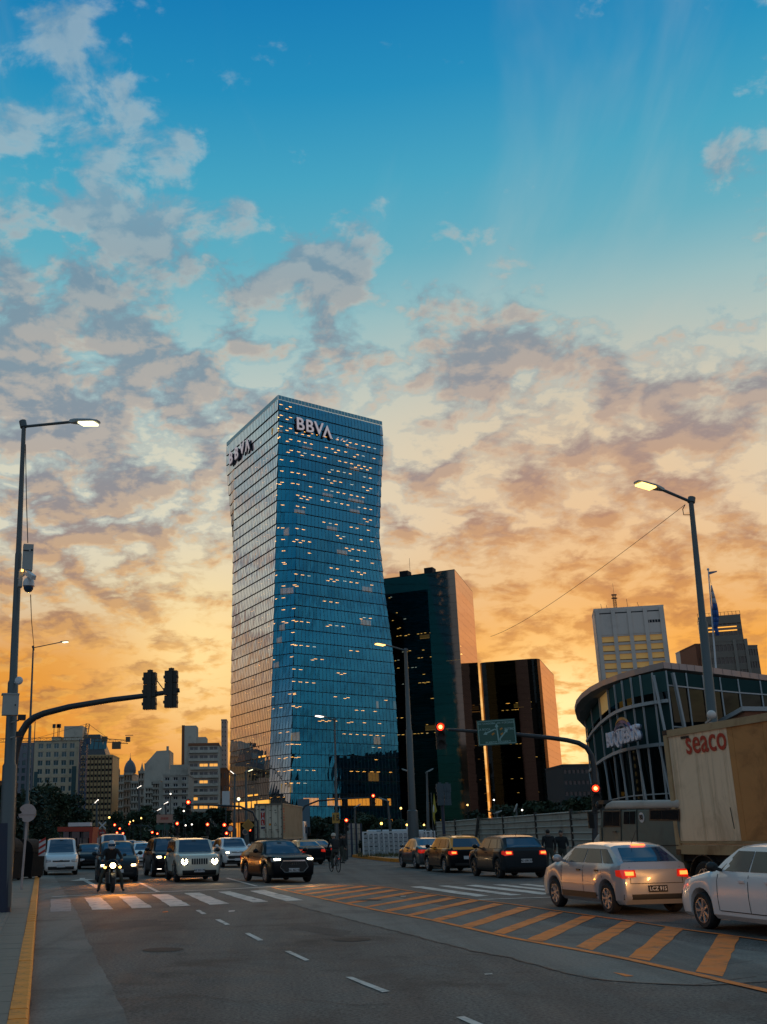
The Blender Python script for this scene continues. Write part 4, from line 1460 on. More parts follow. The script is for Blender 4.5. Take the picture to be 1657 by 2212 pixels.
# dark hall behind the glass
hp = [p + (Vector((cx_, cy_, 0)) - Vector((p.x, p.y, 0))).normalized() * 7 for p in wl + rgt[1:]]
mb = MB()
for i in range(len(hp) - 1):
    mb.poly((hp[i].x, hp[i].y, 0), (hp[i + 1].x, hp[i + 1].y, 0), (hp[i + 1].x, hp[i + 1].y, zS), (hp[i].x, hp[i].y, zS))
mb.build('inner_wall', M['core'], T0, world=True)
# sign over the curved band
k = 4
p, q = wl[3], wl[7]
d, n_ = nrm2(p, q)
M['sign_l'] = mat('sign_letters_grey', (.70, .67, .74), .45)
M['sign_o'] = mat('sign_orange', (.62, .24, .05), .5)
M['sign_v'] = mat('sign_violet', (.16, .10, .22), .5)
M['sign_b'] = mat('sign_blue', (.07, .11, .20), .5)
zt = zA + (zB - zA) * .20
c_ = at(1346, 1588, (wl[3].y + wl[6].y) / 2 - 2.5)
cen = at(1346, 1592, wl[5].y - 2.8)
zt = cen.z
put_text('BUQUEBUS', 1.85, .16, M['sign_l'], T0, (cen.x - cw.x - d.x * .1, cen.y - cw.y - d.y * .1, zt), d, UP, bold=.05, name='lettering', spacing=1.0)
put_text('BUQUEBUS', 1.85, .05, M['sign_side'], T0, (cen.x - cw.x - n_.x * .22, cen.y - cw.y - n_.y * .22, zt - .05), d, UP, bold=.06, name='lettering_back', spacing=1.0)


def swoosh(name, m_, a0, a1, r0, th, cxy, sy):
    pts, n = [], 14
    up_, lo = [], []
    for i in range(n + 1):
        t = i / n
        a = math.radians(a0 + (a1 - a0) * t)
        w = th * math.sin(math.pi * min(1, .06 + t * .94)) + .02
        up_.append((cxy[0] + (r0 + w) * math.cos(a), cxy[1] + (r0 * sy + w) * math.sin(a)))
        lo.append((cxy[0] + r0 * math.cos(a), cxy[1] + r0 * sy * math.sin(a)))
    pts = up_ + lo[::-1]
    P3 = [cen + d * x + UP * (zt - cen.z + y) for (x, y) in pts]
    MB().slab(P3, n_, .18).build(name, m_, T0, world=True)


swoosh('logo_wave', M['sign_o'], 40, 130, 2.5, .24, (.2, .10), .55)
swoosh('logo_wave', M['sign_v'], 20, 150, 2.4, .30, (.5, -.15), .55)
swoosh('logo_wave', M['sign_b'], 45, 160, 2.5, .32, (-.1, -.40), .55)
swoosh('logo_wave', M['sign_l'], 50, 160, 2.6, .08, (-.5, -.62), .5)
MB().ball(tuple(cen + d * 0.0 - n_ * 5 + Vector((0, 0, 2.0 - cen.z + zA * .55))), .28, 8, 6).build('hall_lamp', M['office_w'], T0, world=True)
# brick annex at the right
q = at(1612, 1560, 88)
bx = thing('brick_annex', 'brick building at the right edge beside the terminal, above the container', 'building', (q.x, q.y, 0))
zt_ = at(1612, 1536, 88).z
MB().obox((q.x, q.y, 0), (14, 3, 0), (3, 14, 0), (0, 0, zt_)).build('wall', mat('annex_brick', (.22, .085, .045), .85, var=.2, scale=2), bx, world=True)
MB().obox((q.x - .3, q.y - .3, zt_), (14.6, 3.1, 0), (3.1, 14.6, 0), (0, 0, .35)).build('parapet', M['frame_w'], bx, world=True)
MB().obox((q.x - .05, q.y - .1, zt_ - 2.2), (14, 3, 0), (.02, -.12, 0), (0, 0, .3)).build('string_course', M['joint'], bx, world=True)

# ------------------------------------------------------------------ trees
LEAF = [mat('leaf_dark', (.018, .034, .016), .7, var=.35, scale=1.2), mat('leaf_mid', (.030, .050, .020), .7, var=.35, scale=1.2)]


def tree(label, base, h, rx, ry, seed, n=1500, leaf=.5, trunk=True, name='tree', group=None, lo=.22, mt=0, cat='tree'):
    r = random.Random(seed)
    t = thing(name, label, cat, base, group=group)
    cl = []
    for _ in range(13):
        a, b2 = r.uniform(0, 6.28), r.uniform(0, 1) ** .6
        zz_ = r.uniform(lo + .12, .93)
        k = math.sqrt(max(.05, 1 - ((zz_ - .55) / .5) ** 2))
        cl.append((rx * b2 * math.cos(a) * .8 * k, ry * b2 * math.sin(a) * .8 * k, h * zz_, r.uniform(.22, .40) * min(rx, h * .55)))
    mb = MB()
    for i in range(n):
        c = cl[i % len(cl)]
        while True:
            q = Vector((r.uniform(-1, 1), r.uniform(-1, 1), r.uniform(-1, 1)))
            if .25 < q.length < 1:
                break
        q = q.normalized() * q.length ** .6
        if r.random() < .12:
            q = q * r.uniform(1.1, 1.45)
        p = Vector((c[0] + q.x * c[3] * 1.15, c[1] + q.y * c[3] * 1.15, c[2] + q.z * c[3] * .85))
        u = Vector((r.uniform(-1, 1), r.uniform(-1, 1), r.uniform(-.6, .6))).normalized()
        w = u.cross(Vector((r.uniform(-1, 1), r.uniform(-1, 1), r.uniform(-1, 1)))).normalized()
        s = leaf * r.uniform(.5, 1.2)
        mb.poly(p - u * s, p + w * s * .55, p + u * s, p - w * s * .55)
    mb.build('crown', LEAF[mt], t)
    if trunk:
        tb = MB()
        tb.tube([(0, 0, 0), (r.uniform(-.1, .1), 0, h * .25), (r.uniform(-.3, .3), r.uniform(-.3, .3), h * .6)], [.035 * h, .026 * h, .012 * h], 8)
        for c in cl[:7]:
            tb.tube([(0, 0, h * .28), (c[0] * .5, c[1] * .5, (c[2] + h * .3) * .5), (c[0], c[1], c[2])], [.016 * h, .011 * h, .004 * h], 5)
        tb.build('trunk', M['bark'], t)
    return t


for i, (u, vt, Y, rx, lab) in enumerate([
        (60, 1714, 105, 3.4, 'dark tree behind the round sign pole at the left edge'), (100, 1706, 120, 4.0, 'largest leafy tree in front of the pale hotel'),
        (136, 1722, 130, 3.4, 'tree in front of the pale hotel, nearest the crane'), (160, 1748, 150, 3.2, 'small tree above the left end of the red canopy'),
        (14, 1700, 95, 3.0, 'dark tree half hidden by the lamp pole at the left edge')]):
    p = at(u, vt, Y)
    q = Vector((p.x, p.y, .1))
    tree(lab, q, p.z, rx, rx, 20 + i, 3400, .27, mt=i % 2, lo=.1)
for i, (u, vt, Y, rx, lab) in enumerate([
        (398, 1752, 190, 4.2, 'round dark tree left of the red signal below the white block'), (430, 1748, 185, 5.0, 'broad dark tree below the white block'), (462, 1744, 190, 5.0, 'dark tree between the white block and the blue tower'),
        (275, 1752, 260, 5, 'street tree deep in the avenue below the dome'), (305, 1748, 240, 5, 'street tree in the avenue below the blank side wall'), (335, 1752, 220, 4.4, 'street tree in front of the grey apartments')]):
    p = at(u, vt, Y)
    tree(lab, (p.x, p.y, 0), p.z, rx, rx, 40 + i, 2200, .45, lo=.05, mt=0 if i < 3 else 1)
for i, (u, vt, Y, rx, lab) in enumerate([
        (684, 1762, 200, 6.0, 'low dark tree right of the container lorry'), (722, 1757, 205, 6.5, 'dark tree behind the yellow number sign'), (762, 1758, 200, 6.0, 'dark tree below the lit lobby of the blue tower'),
        (800, 1766, 195, 5.0, 'low tree behind the white railings'), (850, 1772, 190, 5.0, 'low tree left of the tall lamp post'), (905, 1770, 190, 5.0, 'low tree behind the yellow flag'),
        (1020, 1757, 160, 5.0, 'tree behind the hoarding below the dark tower'), (1080, 1745, 150, 5.0, 'tree behind the hoarding, left of its middle'), (1135, 1736, 140, 5.2, 'tree behind the middle of the hoarding'),
        (1185, 1730, 130, 5.0, 'fuller tree behind the right half of the hoarding'), (1235, 1728, 120, 4.6, 'tree behind the hoarding beside the terminal'), (1275, 1722, 115, 3.6, 'tree touching the left side of the terminal')]):
    p = at(u, vt, Y)
    tree(lab, (p.x, p.y, 0), p.z, rx, rx, 60 + i, 2000, .38, lo=.05, mt=i % 2)

# ------------------------------------------------------------------ cars
def paint(name, col, metal=.0, rough=.28):
    return mat(name, col, rough, metal, coat=.6 if max(col) > .05 else .05, spec=.5 if max(col) > .05 else .16)


P_WHITE = paint('white_car_paint', (.74, .73, .72))
P_SILVER = paint('silver_car_paint', (.42, .41, .42), .25, .3)
P_BLACK = paint('black_car_paint', (.006, .008, .011))
P_GREY = paint('grey_car_paint', (.10, .105, .11), .5)
P_DGREY = paint('graphite_car_paint', (.020, .025, .030), .0)
P_YEL = paint('taxi_yellow_paint', (.85, .30, .008))
P_CREAM = paint('ivory_car_paint', (.60, .57, .48))
M['trim'] = mat('black_trim', (.015, .016, .017), .55)
M['under'] = mat('underbody', (.008, .008, .008), .9)
M['seam'] = mat('panel_gap', (.01, .01, .01), .8)


def lerp(a, b_, t):
    return a + (b_ - a) * t


def pwl(pts, x):                                     # piecewise linear, pts sorted by descending x
    if x >= pts[0][0]:
        return pts[0][1]
    for (x0, y0), (x1, y1) in zip(pts, pts[1:]):
        if x >= x1:
            return lerp(y0, y1, (x0 - x) / max(1e-6, x0 - x1))
    return pts[-1][1]


SPEC = dict(
    hatch=dict(L=3.95, W=1.66, H=1.47, wb=2.47, fo=.80, r=.30, nose=.66, hood=.98, xc=1.02, xrf=.30, xrr=-1.30, xrb=-1.86, deck=.98, belt=.94, tail=.90, roofw=.56),
    sedan=dict(L=4.35, W=1.72, H=1.46, wb=2.60, fo=.85, r=.31, nose=.64, hood=.96, xc=1.02, xrf=.30, xrr=-.95, xrb=-1.62, deck=1.04, belt=.94, tail=.92, roofw=.57),
    suv=dict(L=4.35, W=1.80, H=1.60, wb=2.62, fo=.86, r=.35, nose=.80, hood=1.08, xc=1.00, xrf=.34, xrr=-1.55, xrb=-2.04, deck=1.06, belt=1.04, tail=.98, roofw=.63),
    boxy=dict(L=4.24, W=1.81, H=1.69, wb=2.57, fo=.84, r=.36, nose=.98, hood=1.10, xc=.92, xrf=.46, xrr=-1.80, xrb=-2.02, deck=1.08, belt=1.08, tail=1.02, roofw=.70),
    van=dict(L=4.12, W=1.72, H=1.80, wb=2.69, fo=.80, r=.31, nose=.78, hood=1.05, xc=1.10, xrf=.42, xrr=-1.92, xrb=-2.02, deck=1.10, belt=1.06, tail=1.04, roofw=.66),
    wagon=dict(L=4.18, W=1.68, H=1.52, wb=2.47, fo=.82, r=.31, nose=.66, hood=.98, xc=1.02, xrf=.32, xrr=-1.66, xrb=-2.00, deck=1.0, belt=.95, tail=.92, roofw=.58),
    mpv=dict(L=4.05, W=1.70, H=1.62, wb=2.63, fo=.74, r=.31, nose=.74, hood=1.02, xc=1.22, xrf=.36, xrr=-1.50, xrb=-1.94, deck=1.02, belt=1.0, tail=.98, roofw=.60),
)


class CarBody:
    def __init__(s, sp):
        s.sp = sp
        L, W, H = sp['L'], sp['W'], sp['H']
        s.xf, s.xb = L / 2, -L / 2
        s.wf = s.xf - sp['fo']
        s.wr = s.wf - sp['wb']
        z0 = .20 if sp['r'] < .33 else .25
        s.top = [(s.xf, sp['nose'] - .10), (s.xf - .05, sp['nose']), (s.xf - .30, lerp(sp['nose'], sp['hood'], .55)), (sp['xc'] + .1, sp['hood'] - .01), (sp['xc'], sp['hood']),
                 (sp['xrb'], sp['deck']), (s.xb + .06, sp['tail']), (s.xb, sp['tail'] - .06)]
        xm = (sp['xrf'] + sp['xrr']) / 2
        s.roof = [(sp['xc'], sp['hood']), (lerp(sp['xc'], sp['xrf'], .5), lerp(sp['hood'], H - .04, .55)), (sp['xrf'], H - .05), (lerp(sp['xrf'], xm, .5), H - .012), (xm, H), (lerp(xm, sp['xrr'], .6), H - .02), (sp['xrr'], H - .07), (sp['xrb'], sp['deck'])]
        R = sp['r'] + .055
        xs = {s.xf, s.xf - .02, s.xf - .06, s.xf - .14, s.xf - .3, s.xf - .5, sp['xc'] + .1, sp['xc'], sp['xrf'], xm, sp['xrr'], sp['xrb'], s.xb + .25, s.xb + .12, s.xb + .05, s.xb + .015, s.xb,
              lerp(sp['xc'], sp['xrf'], .5), lerp(sp['xrr'], sp['xrb'], .5), lerp(sp['xrf'], xm, .5), lerp(xm, sp['xrr'], .6), xm + .25, xm - .25, (s.wf + s.wr) / 2}
        for wx in (s.wf, s.wr):
            for k in (-1.03, -1.0, -.94, -.82, -.62, -.34, 0, .34, .62, .82, .94, 1.0, 1.03):
                xs.add(wx + R * k)
        xs = sorted((x for x in xs if s.xb <= x <= s.xf), reverse=True)
        s.rings = []
        for x in xs:
            zs = pwl(s.top, x)
            if sp['xc'] > x > sp['xrb']:
                zs = lerp(sp['hood'] - .03, sp['deck'], (sp['xc'] - x) / (sp['xc'] - sp['xrb']))
                zs = min(zs, lerp(sp['belt'], zs, .5) + .0)
            zr = pwl(s.roof, x) if sp['xc'] > x > sp['xrb'] else zs + .035
            zr = max(zr, zs + .03)
            e = (s.xf - x)
            f = (x - s.xb)
            w = W / 2
            if e < .55:
                w *= lerp(.80, 1.0, min(1, (e / .55)) ** .45)
            if f < .40:
                w *= lerp(.86, 1.0, min(1, (f / .40)) ** .45)
            zb = z0
            if e < .10:
                zb = lerp(z0 + .16, z0 + .02, (e / .10) ** .5)
            if f < .10:
                zb = lerp(z0 + .14, z0 + .04, (f / .10) ** .5)
            for wx in (s.wf, s.wr):
                d = abs(x - wx)
                if d <= R + 1e-4:
                    zb = max(zb, sp['r'] + math.sqrt(max(0, R * R - d * d)))
            zb = min(zb, zs - .12)
            t = max(0.0, min(1.0, (zr - zs - .03) / max(.1, sp['H'] - zs - .03)))
            wt = sp['roofw']
            ring = [(0, zb), (w * .90, zb), (w * .975, lerp(zb, zs, .10)), (w, lerp(zb, zs, .45)), (w * .995, lerp(zb, zs, .62)), (w * .975, lerp(zb, zs, .86)), (w * .93, zs),
                    (lerp(w * .84, wt + .035, t), lerp(zs, zr, .88)), (lerp(w * .70, wt * .90, t), lerp(zs, zr, .965)), (lerp(w * .40, wt * .5, t), lerp(zs, zr, .995)), (0, zr)]
            s.rings.append((x, ring))
        mb = MB()
        m = 2 * (len(ring) - 1)
        for x, rg in s.rings:
            full = [(x, y, z) for (y, z) in rg] + [(x, -y, z) for (y, z) in rg[-2:0:-1]]
            mb.v += full
        n = len(s.rings)
        for i in range(n - 1):
            for k in range(m):
                k2 = (k + 1) % m
                mb.f.append((i * m + k, (i + 1) * m + k, (i + 1) * m + k2, i * m + k2))
        mb.f.append(tuple(range(m)))
        mb.f.append(tuple(reversed([(n - 1) * m + k for k in range(m)])))
        s.mb = mb
        s.bvh = BVHTree.FromPolygons([Vector(v) for v in mb.v], mb.f)

    AX = {'F': (Vector((9, 0, 0)), Vector((-1, 0, 0)), lambda a, c: Vector((0, a, c))),
          'B': (Vector((-9, 0, 0)), Vector((1, 0, 0)), lambda a, c: Vector((0, a, c))),
          'L': (Vector((0, 9, 0)), Vector((0, -1, 0)), lambda a, c: Vector((a, 0, c))),
          'R': (Vector((0, -9, 0)), Vector((0, 1, 0)), lambda a, c: Vector((a, 0, c)))}

    def patch(s, mb, ax, c, n=6, m=4, off=.008, maxd=None):
        """a thin panel lying on the body: corners (2-D, seen from that side) projected onto it"""
        o, d, f = s.AX[ax]
        idx = {}
        base = len(mb.v)
        cnt = 0
        ref = None
        P = {}
        for i in range(n + 1):
            for j in range(m + 1):
                a, b_ = i / n, j / m
                p = [lerp(lerp(c[0][k], c[1][k], a), lerp(c[3][k], c[2][k], a), b_) for k in (0, 1)]
                hit, nn, _, dist = s.bvh.ray_cast(f(*p) + o, d)
                if hit is None:
                    continue
                P[(i, j)] = hit - d * off * .6 + (nn if nn.dot(d) < 0 else -nn) * off * .7
        if maxd:
            lim = max((v.dot(-d) for v in P.values()), default=0) - maxd
            P = {k: v for k, v in P.items() if v.dot(-d) > lim}
        for k, v in P.items():
            idx[k] = base + cnt
            cnt += 1
            mb.v.append(tuple(v))
        for i in range(n):
            for j in range(m):
                q = [(i, j), (i + 1, j), (i + 1, j + 1), (i, j + 1)]
                if all(k in idx for k in q):
                    fc = tuple(idx[k] for k in q)
                    v = [Vector(mb.v[k]) for k in fc]
                    if (v[1] - v[0]).cross(v[2] - v[0]).dot(d) > 0:
                        fc = fc[::-1]
                    mb.f.append(fc)
        return mb


WHEEL = {}


def wheel_meshes(r, w, style):
    k = (round(r, 2), style)
    if k in WHEEL:
        return WHEEL[k]
    t = MB().lathe([(r * .66, -w / 2 + .01), (r * .9, -w / 2), (r * .985, -w / 2 + .03), (r, -w / 4), (r, w / 4), (r * .985, w / 2 - .03), (r * .9, w / 2), (r * .66, w / 2 - .01)], 28, axis='y')
    tm = t.mesh('wheel', M['rubber'], 40)
    y = w / 2
    rr = r * .68
    rm = MB()
    rm.lathe([(rr, y - .005), (rr * .93, y - .004), (rr * .9, y - .05), (.0, y - .055)], 28, axis='y')
    rm.lathe([(.0, y - .006), (.045, y - .008), (.055, y - .04)], 12, axis='y')
    ns = {'five': 5, 'seven': 7, 'ten': 10, 'cover': 9}[style]
    for i in range(ns):
        a = 2 * math.pi * i / ns
        d = Vector((math.cos(a), 0, math.sin(a)))
        q = Vector((-d.z, 0, d.x))
        wd = {'five': .035, 'seven': .026, 'ten': .017, 'cover': .030}[style]
        p0, p1 = d * .03 + Vector((0, y - .028, 0)), d * rr * .95 + Vector((0, y - .020, 0))
        rm.add([p0 - q * wd, p0 + q * wd, p1 + q * wd * 1.2, p1 - q * wd * 1.2] + [v + Vector((0, .016, 0)) for v in (p0 - q * wd * .7, p0 + q * wd * .7, p1 + q * wd, p1 - q * wd)],
               [(4, 5, 6, 7), (0, 1, 5, 4), (1, 2, 6, 5), (2, 3, 7, 6), (3, 0, 4, 7)])
    dark = MB().lathe([(rr * .9, y - .045), (0, y - .045)], 20, axis='y')
    rmm = rm.mesh('rim', M['rim'], 40)
    WHEEL[k] = (tm, rmm)
    return WHEEL[k]


def car(label, kind, pnt, loc, yaw, heads=None, tails='off', group=None, cat='car', rims='five', roofpaint=None, plate_f=None, plate_r=None, trim=False, grille='plain', detail=2, drl=False,
        name='car', scale=1.0, rails=False, wins=3, spot=0, spotcol=(1.0, .62, .28), beacon=False, over=None, yawheads=0, rimdark=False, midtrim=False, lowgrey=True, high_brake=False):
    sp = dict(SPEC[kind])
    sp.update(over or {})
    B = CarBody(sp)
    t = thing(name, label, cat, loc, yaw, group)
    t.scale = (scale, scale, scale)
    L, W, H = sp['L'], sp['W'], sp['H']
    body = B.mb.build('body', pnt, t, 32)
    # roof panel in another colour
    z = lambda x: pwl(B.roof, x)
    xm = (sp['xrf'] + sp['xrr']) / 2
    if roofpaint:
        mb = MB()
        tm = body.data
        tm.materials.append(roofpaint)
        for p in tm.polygons:
            c = p.center
            if c.z > sp['belt'] + .03 and sp['xc'] - .05 > c.x > sp['xrb'] - .02:
                p.material_index = 1
    # underbody, seen dark between the wheels
    MB().box((0, 0, .27), (L * .90, W * .80, .16)).box(((B.wf + B.wr) / 2, 0, .45), (L * .84, W * .62, .4)).build('underbody', M['under'], t)
    # wheels
    tm, rm = wheel_meshes(sp['r'], .20, rims)
    for wx in (B.wf, B.wr):
        for sd_ in (1, -1):
            w = link('wheel', tm, t)
            w.location = (wx, sd_ * (W / 2 - .115), sp['r'])
            if sd_ < 0:
                w.rotation_euler = (0, 0, math.pi)
            link('rim', rm, w)
            if rimdark:
                w.children[0].data = w.children[0].data.copy()
                w.children[0].data.materials[0] = M['darkrim']
    # glass
    dl = .045
    hw = sp['roofw']
    zc = sp['hood']
    mb = B.patch(MB(), 'F', [(-W * .375, zc + .035), (W * .375, zc + .035), (hw * .84, H - .085), (-hw * .84, H - .085)], 10, 8)
    wsc = mb.build('windscreen', M['carglass'], t, 30)
    if detail > 1:
        mr = MB().box((lerp(sp['xc'], sp['xrf'], .93) - .1, 0, H - .16), (.03, .2, .06))
        B.patch(MB(), 'F', [(-.09, H - .15), (.09, H - .15), (.08, H - .10), (-.08, H - .10)], 2, 2, .012).build('mirror_patch', M['trim'], wsc)
    zr0 = sp['deck'] + .045
    mb = B.patch(MB(), 'B', [(-W * .37, zr0), (W * .37, zr0), (hw * .86, H - .13), (-hw * .86, H - .13)], 8, 6)
    mb.build('rear_window', M['carglass'], t, 30)
    # side windows: from the windscreen pillar back
    zbt = sp['belt'] + .055
    lo0, hi0 = sp['xc'] - .30, sp['xrf'] - .03
    lo1, hi1 = lerp(sp['xrb'], sp['xrr'], .45), sp['xrr'] + .10
    sp_ = {3: [(0, .43), (.455, .80), (.825, 1)], 2: [(0, .46), (.49, 1)], 1: [(0, .42)]}[wins]
    zt0, zt1 = H - .135, H - .15
    for sd_, ax in ((1, 'L'), (-1, 'R')):
        for (a, c) in sp_:
            q = [(lerp(lo0, lo1, a), zbt), (lerp(lo0, lo1, c), zbt), (lerp(hi0, hi1, c), lerp(zt0, zt1, c)), (lerp(hi0, hi1, a), lerp(zt0, zt1, a))]
            B.patch(MB(), ax, q, 4, 4, .007).build('side_window', M['sideglass'], t, 30)
        # door gaps, sill, handles, mirror
        mb = MB()
        for a in ((.0, .44, .81) if wins > 1 else (.0, .44)):
            x = lerp(lo0, lo1, a) + (.02 if a == 0 else .0)
            B.patch(mb, ax, [(x - .008, .34), (x + .008, .34), (x + .008, sp['belt']), (x - .008, sp['belt'])], 1, 5, .003)
        B.patch(mb, ax, [(lo0, .335), (lerp(lo0, lo1, .81), .335), (lerp(lo0, lo1, .81), .350), (lo0, .350)], 8, 1, .003)
        mb.build('door_gap', M['seam'], t)
        hd = MB()
        for a in (.36, .72):
            x = lerp(lo0, lo1, a)
            yh = W / 2 * .985
            hd.box((x, sd_ * yh, sp['belt'] - .10), (.17, .03, .035))
        hd.build('door_handle', M['trim'] if pnt is not P_WHITE else M['white_pl'], t)
        mm = MB().ball((sp['xc'] - .38, sd_ * (W / 2 + .10), zbt + .07), (.085, .11, .085), 10, 7).bar((sp['xc'] - .36, sd_ * (W / 2 - .08), zbt + .01), (sp['xc'] - .37, sd_ * (W / 2 + .04), zbt + .05), .05)
        mm.build('mirror', M['trim'] if (trim or pnt in (P_SILVER, P_WHITE)) and over is None else pnt, t, 40)
        if trim or lowgrey:
            mb = MB()
            B.patch(mb, ax, [(B.wf - .42, .28), (B.wr + .42, .28), (B.wr + .42, .40), (B.wf - .42, .40)], 8, 2, .012)
            mb.build('sill_trim', M['trim'], t, 30)
        if midtrim:
            B.patch(MB(), ax, [(B.wf - .45, .56), (B.wr + .42, .56), (B.wr + .42, .60), (B.wf - .45, .60)], 10, 1, .016).build('door_strip', pnt, t)
        if trim:
            for wx in (B.wf, B.wr):
                mb = MB()
                R0, R1 = sp['r'] + .057, sp['r'] + .14
                for k in range(12):
                    a0, a1 = math.pi * k / 12, math.pi * (k + 1) / 12
                    q = [(wx + R0 * math.cos(a0), sp['r'] + R0 * math.sin(a0)), (wx + R1 * math.cos(a0), sp['r'] + R1 * math.sin(a0)),
                         (wx + R1 * math.cos(a1), sp['r'] + R1 * math.sin(a1)), (wx + R0 * math.cos(a1), sp['r'] + R0 * math.sin(a1))]
                    B.patch(mb, ax, q, 1, 1, .015)
                mb.build('arch_trim', M['trim'], t)
    zn = sp['nose']
    # front: lamps, grille, bumper openings, plate
    hy0, hy1 = W * .29, W * .44
    hz0, hz1 = zn - .17, zn - .02
    if grille == 'slots':
        hy0, hy1, hz0, hz1 = W * .27, W * .40, zn - .30, zn - .06
    if grille == 'hex':
        hy0, hy1, hz0, hz1 = W * .27, W * .455, zn - .11, zn + .02
    for sd_ in (1, -1):
        q = [(sd_ * hy0, hz0 + .05), (sd_ * hy1, hz0), (sd_ * hy1, hz1), (sd_ * hy0, hz1 - .02)]
        if grille == 'slots':
            n = 12
            mb = MB()
            cy, cz, rr = sd_ * W * .335, zn - .19, .125
            for k in range(n):
                a0, a1 = 2 * math.pi * k / n, 2 * math.pi * (k + 1) / n
                if heads and 2 <= k <= 3:
                    continue
                B.patch(mb, 'F', [(cy + .35 * rr * math.cos(a0), cz + .35 * rr * math.sin(a0)), (cy + rr * math.cos(a0), cz + rr * math.sin(a0)), (cy + rr * math.cos(a1), cz + rr * math.sin(a1)), (cy + .35 * rr * math.cos(a1), cz + .35 * rr * math.sin(a1))], 1, 1, .02)
            mb.build('headlight', M[heads] if heads else M['head_off'], t)
            mb = MB()
            B.patch(mb, 'F', [(cy - .13, cz - .13), (cy + .13, cz - .13), (cy + .13, cz + .13), (cy - .13, cz + .13)], 4, 4, .010)
            mb.build('headlight_bezel', M['trim'], t)
        else:
            hl_ = B.patch(MB(), 'F', q, 5, 4, .012).build('headlight', M['head_off'], t, 40)
            if heads:
                f = .22
                c = [(lerp(q[0][0], q[2][0], .45 + .33 * i), lerp(q[0][1], q[2][1], .5 + .33 * j)) for (i, j) in ((-1, -1), (1, -1), (1, 1), (-1, 1))]
                B.patch(MB(), 'F', c, 4, 4, .022).build('headlight_bulb', M[heads], hl_)
    ins = MB()
    if grille == 'plain':
        B.patch(ins, 'F', [(-W * .24, zn - .14), (W * .24, zn - .14), (W * .25, zn - .07), (-W * .25, zn - .07)], 6, 2, .010)
        B.patch(ins, 'F', [(-W * .34, .30), (W * .34, .30), (W * .36, .40), (-W * .36, .40)], 6, 2, .010)
    elif grille == 'slots':
        for k in range(7):
            y = (k - 3) * .095
            B.patch(ins, 'F', [(y - .033, zn - .30), (y + .033, zn - .30), (y + .033, zn - .08), (y - .033, zn - .08)], 1, 3, .012)
    elif grille == 'mouth':
        for (w_, a, c) in ((.33, .48, .50), (.37, .50, .62), (.35, .62, .66)):
            B.patch(ins, 'F', [(-W * w_ * .88, a), (W * w_ * .88, a), (W * w_, c), (-W * w_, c)], 6, 2, .010)
        B.patch(ins, 'F', [(-W * .22, zn - .07), (W * .22, zn - .07), (W * .23, zn - .03), (-W * .23, zn - .03)], 6, 1, .012)
    elif grille == 'hex':
        B.patch(ins, 'F', [(-W * .20, .40), (W * .20, .40), (W * .30, .58), (-W * .30, .58)], 8, 3, .008)
        B.patch(ins, 'F', [(-W * .30, .58), (W * .30, .58), (W * .24, .80), (-W * .24, .80)], 8, 4, .008)
    ins.build('grille', M['trim'], t)
    if grille == 'hex':
        fr_ = MB()
        pt = [(-W * .20, .40), (W * .20, .40), (W * .30, .58), (W * .24, .80), (-W * .24, .80), (-W * .30, .58)]
        for i in range(6):
            a, c = Vector(pt[i]), Vector(pt[(i + 1) % 6])
            dd_ = (c - a).normalized() * .0
            nn = Vector((-(c - a).y, (c - a).x)).normalized() * .018
            B.patch(fr_, 'F', [tuple(a - nn), tuple(c - nn), tuple(c + nn), tuple(a + nn)], 6, 1, .022)
        fr_.build('grille_frame', M['chrome'], t)
        rg_ = MB()
        for k in range(4):
            hit = B.bvh.ray_cast(Vector((9, (k - 1.5) * .085, .71)), Vector((-1, 0, 0)))[0]
            pts = [(hit.x + .03, (k - 1.5) * .085 + .055 * math.cos(a * math.pi / 8), .71 + .055 * math.sin(a * math.pi / 8)) for a in range(17)]
            rg_.tube(pts, .009, 5, False)
        rg_.build('emblem', M['chrome'], t)
    if grille == 'mouth' or (grille == 'plain' and detail > 1):
        hit = B.bvh.ray_cast(Vector((9, 0, zn - .05)), Vector((-1, 0, 0)))[0]
        MB().ball((hit.x + .005, 0, zn - .05), (.02, .085, .045), 10, 6).build('emblem', M['chrome'], t, 40)
    if trim or grille in ('slots', 'mouth'):
        mb = MB()
        B.patch(mb, 'F', [(-W * .46, .27), (W * .46, .27), (W * .47, .46 if grille == 'slots' else .42), (-W * .47, .46 if grille == 'slots' else .42)], 10, 3, .008)
        mb.build('front_bumper', M['trim'], t, 40)
    if drl:
        for sd_ in (1, -1):
            B.patch(MB(), 'F', [(sd_ * W * .30, .36), (sd_ * W * .40, .36), (sd_ * W * .40, .385), (sd_ * W * .30, .385)], 2, 1, .02).build('fog_light', M['lampwhite'], t)
    # rear lamps, bumper, plate
    tz0, tz1 = sp['tail'] - .20, sp['tail'] - .03
    for sd_ in (1, -1):
        q = [(sd_ * W * .28, tz0 + .03), (sd_ * W * .455, tz0), (sd_ * W * .455, tz1), (sd_ * W * .29, tz1)]
        tl_ = B.patch(MB(), 'B', q, 6, 3, .012)
        for (x0, x1) in ((B.xb + .02, B.xb + .22),):
            B.patch(tl_, 'L' if sd_ > 0 else 'R', [(x0, tz0 + .01), (x1, tz0 + .05), (x1 + .02, tz1 - .01), (x0, tz1)], 3, 2, .012)
        to = tl_.build('tail_light', M['tail'], t, 40)
        if tails in ('on', 'frame'):
            c = [(lerp(q[0][0], q[2][0], .52 + .30 * i), lerp(q[0][1], q[2][1], .5 + .26 * j)) for (i, j) in ((-1, -1), (1, -1), (1, 1), (-1, 1))]
            B.patch(MB(), 'B', c, 3, 2, .022).build('tail_light_bulb', M['tail_on'], to)
